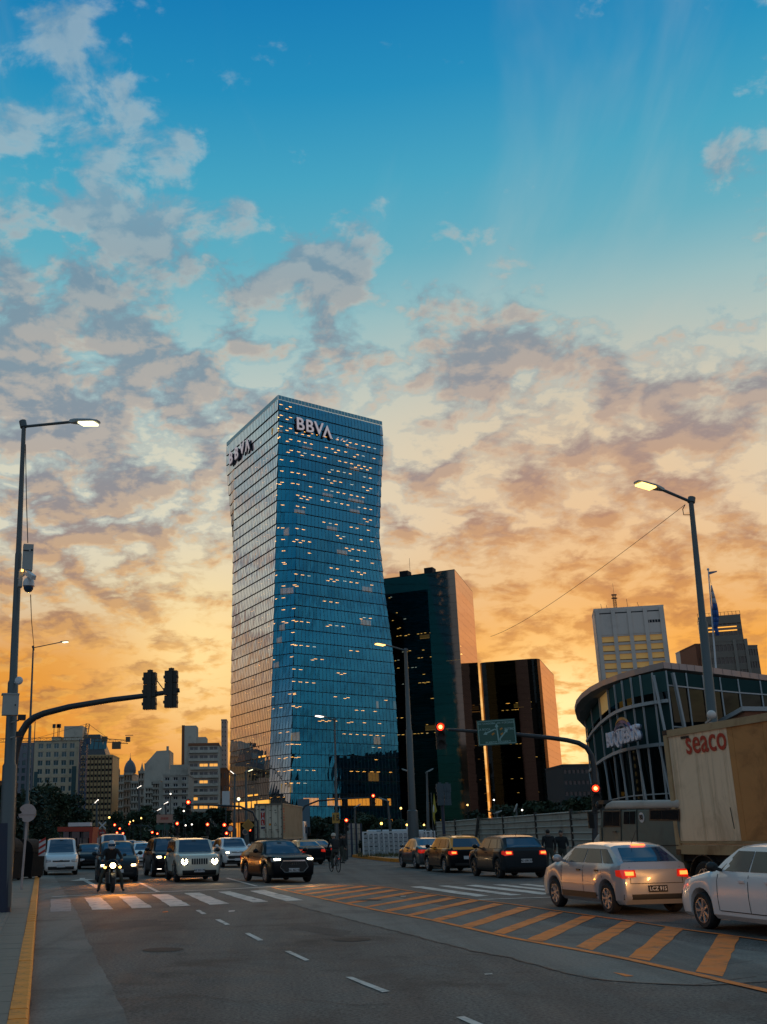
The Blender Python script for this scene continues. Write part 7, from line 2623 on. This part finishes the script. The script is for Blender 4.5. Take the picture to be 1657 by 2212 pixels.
# right-hand mast with green direction sign
Y = 42.0
cv = [(1286, 1900), (1285, 1700), (1283, 1655), (1278, 1632), (1267, 1615), (1250, 1605), (1225, 1599), (1190, 1594), (1120, 1587), (1050, 1582), (968, 1576)]
P = [at(u, v, Y) for u, v in cv]
P[0].z = 0
mr = thing('signal_mast', 'curved mast arm at the right carrying the green direction sign and two red lights', 'traffic signal', (P[0].x, P[0].y, 0))
MB().tube(P, [.12, .11, .105, .10, .10, .095, .09, .085, .075, .065, .055], 12).build('mast', M['dark_steel'], mr, 60, world=True)
q = at(952, 1590, Y - .2)
housing(mr, q, (-.05, -1, 0), .36, 1.0, 0)
q = at(1288, 1722, Y - .3)
housing(mr, q, (-.2, -1, 0), .34, .95, 0)
# the sign: slightly turned panel with white border, arrows and place names
M['green'] = mat('sign_green', (.010, .085, .065), .4, var=.08)
M['sgn_w'] = mat('sign_white', (.22, .40, .38), .5)
M['sgn_o'] = mat('sign_orange_mark', (.45, .20, .03), .5)
c00, c10, c11, c01 = [at(u, v, Y - .32) for (u, v) in ((1034, 1612), (1117, 1606.5), (1112, 1551.5), (1029, 1557))]
sx_, sy_ = (c10 - c00 + c11 - c01) / 2, (c01 - c00 + c11 - c10) / 2
sn = sx_.cross(sy_).normalized()
SW, SH = sx_.length, sy_.length
ex, ey = sx_.normalized(), sy_.normalized()
sc = (c00 + c10 + c11 + c01) / 4
sgn = MB().obox(sc - sx_ / 2 - sy_ / 2, sx_, sy_, -sn * .04).build('direction_sign', M['green'], mr, world=True)


def sp2(x, y, o=.008):
    return sc + ex * x * SW + ey * y * SH + sn * o


bd = MB()
for (a, c) in (((-.47, -.45), (.47, -.45)), ((.47, -.45), (.47, .45)), ((.47, .45), (-.47, .45)), ((-.47, .45), (-.47, -.45))):
    bd.bar(sp2(*a), sp2(*c), .022, .008, up=sn)
bd.build('sign_border', M['sgn_w'], sgn, world=True)
ar = MB()


def arrow(pts, w=.05):
    Q = [sp2(*p, .012) for p in pts]
    for a, c in zip(Q, Q[1:]):
        ar.bar(a, c, w, .006, up=sn)
    d = (Q[-1] - Q[-2]).normalized()
    s_ = d.cross(sn)
    ar.slab([Q[-1] + d * .12, Q[-1] - d * .02 + s_ * .075, Q[-1] - d * .02 - s_ * .075], sn, .006)


arrow([(.03, -.34), (.01, .22)])
arrow([(.015, .08), (-.05, .12), (-.28, -.02)])
arrow([(.07, -.34), (.07, -.26), (.24, .02)])
ar.build('sign_arrow', M['sgn_w'], sgn, world=True)
for (x, y) in ((.12, .12), (.13, -.08), (-.10, -.06)):
    MB().bar(sp2(x - .03, y - .03, .012), sp2(x + .035, y + .03, .012), .06, .006, up=sn).build('sign_mark', M['sgn_o'], sgn, world=True)
for (txt, x, y, s_) in (('AV. CORDOBA - AV. 9 DE JULIO', 0, .355, .098), ('LA BOCA', -.32, .13, .115), ('RETIRO', .34, .10, .115), ('PUERTO MADERO', .02, -.40, .12)):
    put_text(txt, s_, .003, M['sgn_w'], sgn, tuple(sp2(x, y, .012) - Vector((P[0].x, P[0].y, 0))), ex, ey, bold=.002, name='sign_text')


def far_signal(label, u, v, Y, s=1.0, arm=None, lit=0, mast=None):
    """a lit red signal: head at the photo point of its red lens, post to the ground; arm = post's offset in metres"""
    q = at(u, v, Y)
    h = .95 * s
    c = q - Vector((0, 0, h / 2 - h / 6))
    ax = 0.0 if arm is None else arm
    t = thing('traffic_signal', label, 'traffic signal', (c.x + ax, c.y + .3, 0))
    housing(t, c, (0, -1, 0), .32 * s, h, lit, hood=Y < 130)
    if arm is None:
        MB().tube([(c.x, c.y + .3, 0), (c.x, c.y + .3, c.z + h * .4)], .07 * s, 8).bar((c.x, c.y + .3, c.z), (c.x, c.y + .1, c.z), .05).build('post', M['dark_steel'], t, world=True)
    else:
        z = c.z + .1
        MB().tube([(c.x + ax, c.y + .3, 0), (c.x + ax, c.y + .3, z - 1.3), (c.x + ax * .93, c.y + .3, z - .55), (c.x + ax * .75, c.y + .3, z - .1), (c.x + ax * .35, c.y + .3, z + .05), (c.x, c.y + .2, z + .1)], [.10, .09, .085, .08, .07, .05], 8).build('post', M['dark_steel'], t, 60, world=True)
    return t


far_signal('brightest distant red signal, high before the white block', 407, 1733, 88, 1.25, arm=5.5)
far_signal('red signal before the round dark tree, just below the brightest distant one', 383, 1779, 95, 1.05)
far_signal('red signal in the middle of the dark trees below the white block', 448.5, 1781, 95, 1.05)
far_signal('upper one of two red signals above the white compact off-roader', 485, 1782, 90, 1.1)
far_signal('lower one of two red signals above the white compact off-roader', 489.5, 1800, 85, .9)
far_signal('red signal high before the lit lobby on a curved arm', 806, 1719, 105, 1.15, arm=-7.0)
far_signal('red signal beside the short screen panels right of the cyclist', 748, 1772, 80, .95)
far_signal('small red pedestrian signal left of the pale container', 540, 1793, 95, .8)
far_signal('red signal right of the red canopy, leftmost of the far group', 248, 1782, 150, 1.3)
far_signal('red signal in the far group just right of the leftmost', 259, 1790, 165, 1.2)
far_signal('red signal low in the far group, left one', 253, 1799, 170, 1.3)
far_signal('red signal low in the far group, right one', 266, 1800, 172, 1.3)
far_signal('red signal to the right of the far group, under the grey apartments', 329, 1798, 150, 1.2)
far_signal('upper right red signal under the pink sign', 340.6, 1790, 150, 1.2)
far_signal('lower right red signal under the pink sign', 340, 1801, 140, 1.0)
far_signal('dim red signal alone in the avenue mouth', 280, 1780, 190, 1.2, arm=4)

# twin signal seen from behind and the flag by the hoarding
q = at(960, 1812, 62)
ts = thing('signal_mast', 'post with four grey signal heads seen from behind, right of the yellow flag', 'traffic signal', (q.x, q.y, 0))
hh = at(960, 1718, 62)
MB().tube([(q.x, q.y, 0), (q.x, q.y, hh.z + .3)], .09, 10).build('post', M['navy'], ts, world=True)
sgm = M['signal']
M['signal'] = mat('signal_grey_blue', (.045, .075, .095), .5, var=.15)
for (u, v) in ((952, 1724), (967, 1724)):
    c = at(u, v, 61.9)
    housing(ts, c, (0, 1, 0), .36, .80, n=2)
for (u, v) in ((950, 1702), (966, 1702)):
    c = at(u, v, 61.9)
    housing(ts, c, (0, 1, 0), .40, .48, n=1)
M['signal'] = sgm
fl = thing('flag', 'narrow yellow and white flag hanging on a thin pole before the hoarding', 'flag', gnd(939, 1845))
fb = at(938, 1830, 66)
MB().tube([(fb.x, fb.y, 0), (fb.x - .0, fb.y, at(938, 1712, 66).z)], .025, 6).build('pole', M['steel'], fl, world=True)
yel_f = mat('flag_yellow', (.36, .30, .04), .8)
pts = [(937.5, 1713), (942, 1742), (944, 1752), (939, 1758), (940.5, 1772), (939.5, 1782), (935, 1766), (934.5, 1748), (936, 1735)]
fm_ = MB()
P = [at(u, v, 65.9) + Vector((0, .08 * math.sin(i * 1.9), 0)) for i, (u, v) in enumerate(pts)]
fm_.slab(P, (0, 1, 0), .03).build('cloth', yel_f, fl, world=True)
P = [at(u, v, 65.85) for (u, v) in ((936, 1738), (938, 1742), (937.5, 1756), (935.5, 1752))]
MB().slab(P, (0, -1, 0), .02).build('cloth_patch', M['white_pl'], fl, world=True)

# flagpole on the terminal
fpb, fpt = at(1547, 1447, 108), at(1530, 1232, 108)
fp = thing('flagpole', 'white flagpole rising behind the terminal roof with a limp blue and white flag', 'flagpole', (fpb.x, fpb.y, 0))
MB().tube([(fpb.x + 1.2, fpb.y, 0), fpb, fpt], [.14, .10, .06], 8).ball(fpt + Vector((0, 0, .1)), .14, 8, 6).build('pole', M['white_pl'], fp, 60, world=True)
MB().slab([fpt - UP * .15, at(1549, 1233, 108), at(1549, 1235.5, 108), at(1533, 1241, 108)], (0, 1, 0), .06).build('pennant', mat('pennant_grey', (.16, .18, .26), .7), fp, world=True)
MB().tube([fpt - UP * .1, at(1536.5, 1262, 107.9)], .02, 4).build('halyard', M['ink'], fp, world=True)
blu = mat('flag_blue', (.012, .07, .26), .75)
wht = mat('flag_white', (.42, .40, .44), .75)


def cloth(name, m_, pts, Y, par):
    o = MB()
    n_ = len(pts)
    for i in range(n_ - 1):
        (ua, va, ub, vb_), (uc, vc, ud, vd) = pts[i], pts[i + 1]
        a, c, e, f = at(ua, va, Y + .25 * math.sin(i)), at((ua + ub) / 2, (va + vb_) / 2, Y - .3), at(ub, vb_, Y + .25 * math.cos(i)), None
        a2, c2, e2 = at(uc, vc, Y + .25 * math.sin(i + 1)), at((uc + ud) / 2, (vc + vd) / 2, Y - .3), at(ud, vd, Y + .25 * math.cos(i + 1))
        o.poly(a, c, c2, a2).poly(c, e, e2, c2)
    ob = o.build(name, m_, par, True, world=True)
    md = ob.modifiers.new('thick', 'SOLIDIFY')
    md.thickness = .04
    return ob


cloth('flag_white', wht, [(1536, 1264, 1537, 1264), (1536.5, 1278, 1541, 1278), (1538, 1292, 1545, 1292), (1539, 1306, 1548, 1304)], 107.8, fp)
cloth('flag_blue', blu, [(1539, 1304, 1548, 1303), (1539, 1318, 1551, 1318), (1540, 1332, 1553, 1334), (1541, 1344, 1552, 1343), (1542, 1358, 1550, 1356), (1547, 1373, 1554, 1373)], 107.75, fp)

# ------------------------------------------------------------------ signs
q = gnd(45, 1932)
rs = thing('round_sign', 'back of a round pinkish sign on a thin pale post at the left kerb', 'road sign', q)
tp = at(58.5, 1756, q.y - .1)
MB().tube([q, (tp.x - .0, q.y, tp.z + .25)], .040, 8).build('post', M['signback'], rs, world=True)
R_ = .30
prof = [(0, 0), (R_, 0), (R_, -.01), (0, -.01)]
pp = []
for k in range(36):
    a = 2 * math.pi * k / 36
    rr = R_
    dg_ = math.degrees(a)
    if 158 < dg_ < 188:
        rr = R_ * (.62 if 164 < dg_ < 184 else .85)       # the bite knocked out of its rim
    if 218 < dg_ < 236:
        rr = R_ * .80
    pp.append(Vector((tp.x + rr * math.cos(a), q.y - .06, tp.z + rr * math.sin(a))))
MB().slab(pp, (0, -1, 0), .012).build('disc', M['signback'], rs, world=True)
MB().bar((tp.x - .28, q.y - .08, tp.z - .04), (tp.x + .26, q.y - .08, tp.z - .04), .03).build('brace', M['signback'], rs, world=True)


def flat_sign(name, label, u, v, Y, w, h, m_, shape='rect', txt=None, tm=None, tsz=.4, post=True, cat='road sign', rot=0.0, border=None):
    p = at(u, v, Y)
    t = thing(name, label, cat, (p.x, p.y, 0))
    if shape == 'rect':
        pts = [(-w / 2, -h / 2), (w / 2, -h / 2), (w / 2, h / 2), (-w / 2, h / 2)]
    elif shape == 'diamond':
        pts = [(0, -h / 2), (w / 2, 0), (0, h / 2), (-w / 2, 0)]
    elif shape == 'tri':
        pts = [(-w / 2, -h / 2), (w / 2, -h / 2), (0, h / 2)]
    else:
        pts = [(w / 2 * math.cos(a * math.pi / 10), h / 2 * math.sin(a * math.pi / 10)) for a in range(20)]
    o = MB().slab([p + Vector((x, 0, z)) for (x, z) in pts], (0, -1, 0), .03).build('panel', m_, t, world=True)
    if border:
        MB().slab([p + Vector((x * .72, -.032, z * .72)) for (x, z) in pts], (0, -1, 0), .01).build('field', border, o, world=True)
    if txt:
        put_text(txt, tsz, .006, tm or M['ink'], o, (0, -.048, p.z), (1, 0, 0), UP, bold=.012 * tsz, name='lettering')
    if post:
        MB().tube([(p.x, p.y + .06, 0), (p.x, p.y + .06, p.z + h * .3)], .035 + Y * .0002, 6).build('post', M['steel'], t, world=True)
    return t


M['sgn_y'] = mat('sign_yellow', (.44, .24, .04), .5)
M['sgn_r'] = mat('sign_red', (.40, .03, .02), .5)
M['sgn_p'] = mat('sign_pinkish', (.50, .27, .20), .5)
flat_sign('number_sign', 'yellow sign with black number 15 on the grey post by the cyclist', 725.5, 1767, 70, .46, .64, M['sgn_y'], txt='15', tsz=.50)
flat_sign('warning_sign', 'yellow diamond warning sign left of the pale container', 536, 1783, 90, 1.05, 1.05, M['sgn_y'], 'diamond', border=mat('sign_orange_field', (.36, .17, .03), .5))
flat_sign('banner_sign', 'pinkish lettered board before the grey apartments', 355.5, 1768.5, 120, 1.75, .85, M['sgn_p'], txt='≡≡≡', tsz=.5, tm=M['sgn_r'])
flat_sign('stop_sign', 'red sign below the white crossing cross right of the red canopy', 320 - 0, 1604 + 206, 95, .0001, .0001, M['sgn_r'], post=False) if False else None
flat_sign('red_sign', 'small red round sign on a post below the white cross', 221, 1800 - 1, 92, .60, .60, M['sgn_r'], 'round', txt='PARE', tm=M['plate'], tsz=.16)
xs = at(221.5, 1783, 92)
rx_ = thing('railway_cross', 'white diagonal railway-crossing cross above the small red sign', 'road sign', (xs.x, xs.y, 0))
MB().bar((xs.x - .30, xs.y - .1, xs.z - .28), (xs.x + .30, xs.y - .1, xs.z + .28), .10, .02, up=(0, 1, 0)).bar((xs.x - .30, xs.y - .13, xs.z + .28), (xs.x + .30, xs.y - .13, xs.z - .28), .10, .02, up=(0, 1, 0)).build('blades', M['plate'], rx_, world=True)
MB().tube([(xs.x, xs.y, 0), (xs.x, xs.y, xs.z + .3)], .05, 6).build('post', M['steel'], rx_, world=True)
flat_sign('round_sign', 'small round no-entry style sign left of the pale container', 498, 1790, 88, .55, .55, M['sgn_r'], 'round', border=M['plate'])
flat_sign('round_sign', 'lowest small round sign beside the yellow diamond', 530, 1797, 92, .50, .50, M['sgn_p'], 'round', border=M['steel'])
flat_sign('give_way_sign', 'small triangular sign between the two red signals', 493, 1795, 88, .5, .45, M['sgn_r'], 'tri')
flat_sign('green_sign', 'dark green overhead board right of the far red signals', 351, 1787, 130, 1.6, .6, M['green'])
flat_sign('billboard', 'pale blue hoarding board behind the container lorry', 656.5, 1763, 140, 1.5, 4.2, mat('pale_blue_board', (.10, .17, .22), .6), post=False, cat='board')
flat_sign('notice_board', 'white notice board on the slim post left of the blue tower', 500 - 12, 1724, 130, .9, 1.6, M['white_pl'], cat='board')

# red bus-stop canopy
c0, c1 = at(124, 1793, 75), at(201, 1793, 75)
ca = thing('bus_shelter', 'long shelter with a red roof behind the white van', 'bus shelter', (c0.x, c0.y, 0))
redc = mat('red_canopy', (.34, .035, .015), .5, var=.1)
d_ = (c1 - c0)
MB().obox(c0 - UP * .10, d_, (0, 2.4, 0), UP * .30).build('roof', redc, ca, world=True)
MB().obox((c1.x - .25, c1.y, .0), (.22, 0, 0), (0, 2.2, 0), (0, 0, c1.z - .1)).build('end_panel', redc, ca, world=True)
for f in (.02, .34, .66):
    q = c0 + d_ * f
    MB().obox((q.x, q.y + .3, 0), (.10, 0, 0), (0, .10, 0), (0, 0, q.z - .1)).build('post', M['dark_steel'], ca, world=True)
MB().obox((c0.x, c0.y + 2.1, .5), (d_.x - .3, 0, 0), (0, .05, 0), (0, 0, 1.9)).build('back_glass', M['carglass'], ca, world=True)
for f in (.16, .50, .80):
    q = c0 + d_ * f
    MB().obox((q.x, q.y + 1.9, 1.0), (.55, 0, 0), (0, .04, 0), (0, 0, .8)).build('poster', M['plate'] if f < .6 else M['white_pl'], ca, world=True)
MB().obox((c0.x + .6, c0.y + .6, c0.z + .22), (1.5, 0, 0), (0, .8, 0), (0, 0, .25)).build('roof_unit', M['white_pl'], ca, world=True)

# rubbish containers with hazard stripes on the left pavement
M['bin'] = mat('bin_plastic', (.008, .009, .010), .8, var=.2, spec=.2)


def bin_(label, q, w, d, h, rz):
    t = thing('waste_container', label, 'waste container', q, rz, 'street waste containers')
    prof = [(-d / 2, .08), (d / 2 - .06, .08), (d / 2, h * .62), (d / 2 - .02, h * .70)]
    for k in range(1, 8):
        a = math.pi / 2 * k / 7
        prof.append((d / 2 * math.cos(a) * 1.0 - .02, h * .70 + h * .30 * math.sin(a)))
    prof += [(-d / 2, h)]
    mb = MB().slab([(-w / 2, y, z) for (y, z) in prof], (1, 0, 0), w)
    o = mb.build('bin_body', M['bin'], t)
    MB().box((0, -.0, h * .66), (w + .06, d + .04, .05)).build('rim_band', M['bin'], t)
    for s in (-1, 1):
        for y in (-d / 2 + .15, d / 2 - .15):
            MB().lathe([(0, -.03), (.08, -.03), (.08, .03), (0, .03)], 12, (s * (w / 2 - .15), y, .08), 'x').build('castor', M['rubber'], t)
        MB().tube([(s * (w / 2 + .05), -.15, h * .6), (s * (w / 2 + .08), 0, h * .6), (s * (w / 2 + .05), .15, h * .6)], .02, 6).build('handle', M['steel'], t)
    return t


q = gnd(86, 1898, .15)
b1 = bin_('black rounded waste container with red and white hazard plate at the left kerb', q + Vector((-.75, .6, 0)), 1.30, 1.15, 1.62, math.radians(-100))
hz = at(91, 1822 + 11, q.y - .2)
hp_ = MB()
hb = thing  # hazard plate fixed on the container's roadside corner
pl_ = MB().obox(hz + Vector((-.14, 0, -.30)), (.28, 0, 0), (0, .02, 0), (0, 0, .66))
o = pl_.mesh('hazard_plate', M['plate'])
ho = link('hazard_plate', o, b1)
ho.matrix_parent_inverse = Matrix.Identity(4)
bpy.context.view_layer.update()
inv = b1.matrix_world.inverted()
o.transform(inv)
rs_ = MB()
for k in range(3):
    z = -.26 + k * .24
    rs_.slab([hz + Vector((x, -.006, zz)) for (x, zz) in ((-.14, z - .02), (.14, z + .14), (.14, z + .02 + .24 - .02), (-.14, z + .08))], (0, -1, 0), .004)
m3 = rs_.mesh('hazard_stripe', M['sgn_r'])
m3.transform(inv)
link('hazard_stripe', m3, ho)
q = gnd(34, 1903, .15)
bin_('older black waste container left of the striped one, behind the round sign post', q + Vector((-.55, .5, 0)), 1.2, 1.1, 1.7, math.radians(-95))
# parked scooter beyond the bins
q = gnd(113, 1868, .15) + Vector((-.35, 1.2, 0))
sc_ = thing('scooter', 'parked dark scooter with mirrors and yellowish box between waste container and white van', 'scooter', q, BACK + .3)
mc_wheel(sc_, .60, .24, .10)
mc_wheel(sc_, -.58, .24, .12)
MB().tube([(.60, 0, .24), (.46, 0, .95)], .05, 8).box((.42, 0, .60), (.10, .40, .55)).build('front_shield', M['bin'], sc_)
MB().ball((-.38, 0, .62), (.42, .17, .15), 10, 7).box((0, 0, .26), (.6, .30, .08)).build('seat_body', M['bin'], sc_, True)
MB().tube([(.40, .30, 1.0), (.46, 0, .98), (.40, -.30, 1.0)], .018, 6).build('handlebar', M['dark_steel'], sc_)
for s in (1, -1):
    MB().bar((.42, s * .26, 1.0), (.42, s * .34, 1.22), .015).ball((.42, s * .36, 1.26), (.02, .07, .05), 8, 6).build('mirror', M['chrome'], sc_, 40)
MB().box((-.72, 0, .88), (.34, .34, .30)).build('top_box', mat('box_ochre', (.20, .15, .06), .6), sc_)
MB().ball((.50, 0, .86), (.05, .07, .06), 8, 6).build('headlight', M['head_off'], sc_, True)

# ------------------------------------------------------------------ hoarding, railings, screens on the right
M['hoard'] = mat('hoarding_sheet', (.37, .35, .30), .7, .0, var=.2, scale=1.2, dirt=('#3a3a34', .6), dscale=.9)
M['hpost'] = mat('hoarding_post', (.03, .028, .025), .7)
ho_ = thing('hoarding', 'long hoarding of grey corrugated sheets between dark posts behind the parked cars', 'fence', gnd(1110, 1852))
HPX = [(941, 1776, 1856), (983, 1773, 1858), (1033, 1768, 1860), (1086, 1765, 1862), (1156, 1759, 1866), (1232, 1753, 1872), (1300, 1748, 1876)]
tops = []
Yh = [86, 80.5, 75, 70, 62.5, 56, 51]
for (u, vt, vb_), Y in zip(HPX, Yh):
    tops.append(at(u, vt, Y))
prevh = None
for i in range(len(tops) - 1):
    a, c = tops[i].copy(), tops[i + 1].copy()
    d = Vector((c.x - a.x, c.y - a.y, 0))
    n_ = Vector((d.y, -d.x, 0)).normalized()
    if n_.x > 0:
        n_ = -n_
    rows = 4
    for r in range(rows):
        z0a, z1a = a.z * r / rows, a.z * (r + 1) / rows
        z0c, z1c = c.z * r / rows, c.z * (r + 1) / rows
        sag = random.uniform(-.05, .05) if r == rows - 1 else 0
        mb = MB()
        K = 2
        for k in range(K):                            # folded sheet: flat, then a rib
            for (f0, f1, o0, o1) in ((0, .72, 0, .015), (.72, .80, .015, .07), (.80, .92, .07, .07), (.92, 1.0, .07, 0)):
                g0, g1 = (k + f0) / K, (k + f1) / K
                p = lambda q, zl, zh, g, off: Vector((q.x, q.y, lerp(zl, zh, g))) + n_ * off
                a_2, c_2 = a + d * .012, c - d * .012
                mb.poly(p(a_2, z0a, z1a, g0, o0), p(c_2, z0c, z1c, g0, o0), p(c_2, z0c, z1c, g1, o1), p(a_2, z0a, z1a + sag, g1, o1))
        mb.build('sheet', M['hoard'], ho_, world=True)
for i, p in enumerate(tops):
    lean = .5 if i == 2 else 0
    MB().bar((p.x - lean, p.y - .1, 0), (p.x, p.y - .1, p.z + .12), .16).build('post', M['hpost'], ho_, world=True)
# short screen of folded panels right of the cyclist
q0, q1, q2 = gnd(752, 1849), gnd(761, 1851), gnd(783, 1848)
sc2 = thing('screen_panels', 'short screen of pale folded panels with dark posts at the island tip', 'fence', q0)
zt_ = at(752, 1779, q0.y).z
for r in range(6):
    z0 = .1 + (zt_ - .1) * r / 6
    hh_ = (zt_ - .1) / 6 - .03
    MB().obox(Vector((q0.x, q0.y, z0)), Vector((q1.x - q0.x, q1.y - q0.y, 0)), (.02, .12, 0), (0, 0, hh_)).build('panel', M['signback'] if r % 2 else M['greybox'], sc2, world=True)
    MB().obox(Vector((q1.x, q1.y + .3, z0)), Vector((q2.x - q1.x, q2.y - q1.y + .6, 0)), (.02, .12, 0), (0, 0, hh_)).build('panel', M['hoard'], sc2, world=True)
for f in (0, .45, .95):
    p = q1.lerp(q2, f)
    MB().bar((p.x, p.y - .12, 0), (p.x, p.y - .12, zt_), .16).build('post', M['navy'], sc2, world=True)
# white railings
rw = thing('white_railing', 'white slatted railings with posts behind the grey saloon', 'fence', gnd(870, 1840))
a, c = at(784, 1848, 84), at(950, 1846, 92)
zr_ = at(830, 1796, 86).z
d = Vector((c.x - a.x, c.y - a.y, 0))
for k in range(17):
    p = a + d * (k / 16)
    MB().obox((p.x, p.y, 0), (.13, 0, 0), (0, .13, 0), (0, 0, zr_ + (.35 if k in (9, 10, 11) else 0))).build('post', M['white_pl'], rw, world=True)
sl = mat('railing_slats', (.36, .35, .36), .6)
for k in range(16):
    p = a + d * ((k + .1) / 16)
    for r in range(5):
        MB().obox((p.x + .10, p.y + .05, .25 + r * (zr_ - .4) / 5), d * (.8 / 16), (0, .03, 0), (0, 0, (zr_ - .4) / 5 - .06)).build('slat', sl, rw, world=True)
MB().obox((a.x, a.y - .02, zr_ - .1), d, (0, .1, 0), (0, 0, .1)).build('rail', M['white_pl'], rw, world=True)
# buses parked beyond the railings
for (u0, u1, vt, Y, lab, mt_) in ((795, 888, 1793, 118, 'white and blue coach beyond the railings', M['white_pl']), (935 - 38, 960 - 26, 1793, 118, 'second pale coach beyond the railings, left of the yellow flag', M['white_pl'])):
    a, c = at(u0, vt, Y), at(u1, vt, Y)
    bs_ = thing('coach', lab, 'coach', (a.x, a.y, 0))
    o = MB().obox((a.x, a.y, .4), (c.x - a.x, 0, 0), (0, 2.4, 0), (0, 0, a.z - .4)).build('body', mt_, bs_, world=True)
    bevel_obj(o, .15)
    nw = max(2, int((c.x - a.x) / 1.1))
    for k in range(nw):
        MB().obox((a.x + .2 + k * (c.x - a.x - .3) / nw, a.y - .03, a.z - 1.25), ((c.x - a.x - .3) / nw - .08, 0, 0), (0, .05, 0), (0, 0, .85)).build('side_window', M['carglass'], bs_, world=True)
    MB().obox((a.x + .9, a.y - .04, a.z - .30), (.5, 0, 0), (0, .05, 0), (0, 0, .22)).build('blue_band', mat('coach_blue', (.03, .13, .22), .4), bs_, world=True)
    for k in (.15, .8):
        w = MB().lathe([(0, 0), (.45, 0), (.45, .25), (0, .25)], 16, (a.x + (c.x - a.x) * k, a.y - .02, .45), 'y').build('wheel', M['rubber'], bs_, world=True)
# weeds and a bush on the island
gr = MB()
r5 = random.Random(4)
for i in range(900):
    p = gnd(r5.uniform(772, 900), 1849 + r5.uniform(0, 8))
    h = r5.uniform(.1, .35)
    a = r5.uniform(0, 6.28)
    gr.poly((p.x, p.y, .16), (p.x + .05 * math.cos(a), p.y + .05 * math.sin(a), .16), (p.x + r5.uniform(-.15, .15), p.y + r5.uniform(-.1, .1), .16 + h))
tag(gr.build('grass', mat('dry_grass', (.10, .085, .03), .9, var=.4, scale=2)), 'dry grass and weeds on the island', 'grass', kind='stuff')
q = gnd(800, 1848)
tree('low round bush on the island beside the screen panels', (q.x, q.y, .1), 1.5, 1.0, .9, 99, 700, .14, trunk=True, name='bush', lo=-.1, cat='bush')
q = gnd(855, 1850)
tree('straggly weed clump by the grey saloon on the island', (q.x, q.y, .1), 1.1, .9, .6, 98, 300, .12, trunk=True, name='bush', lo=-.1, mt=1, cat='bush')
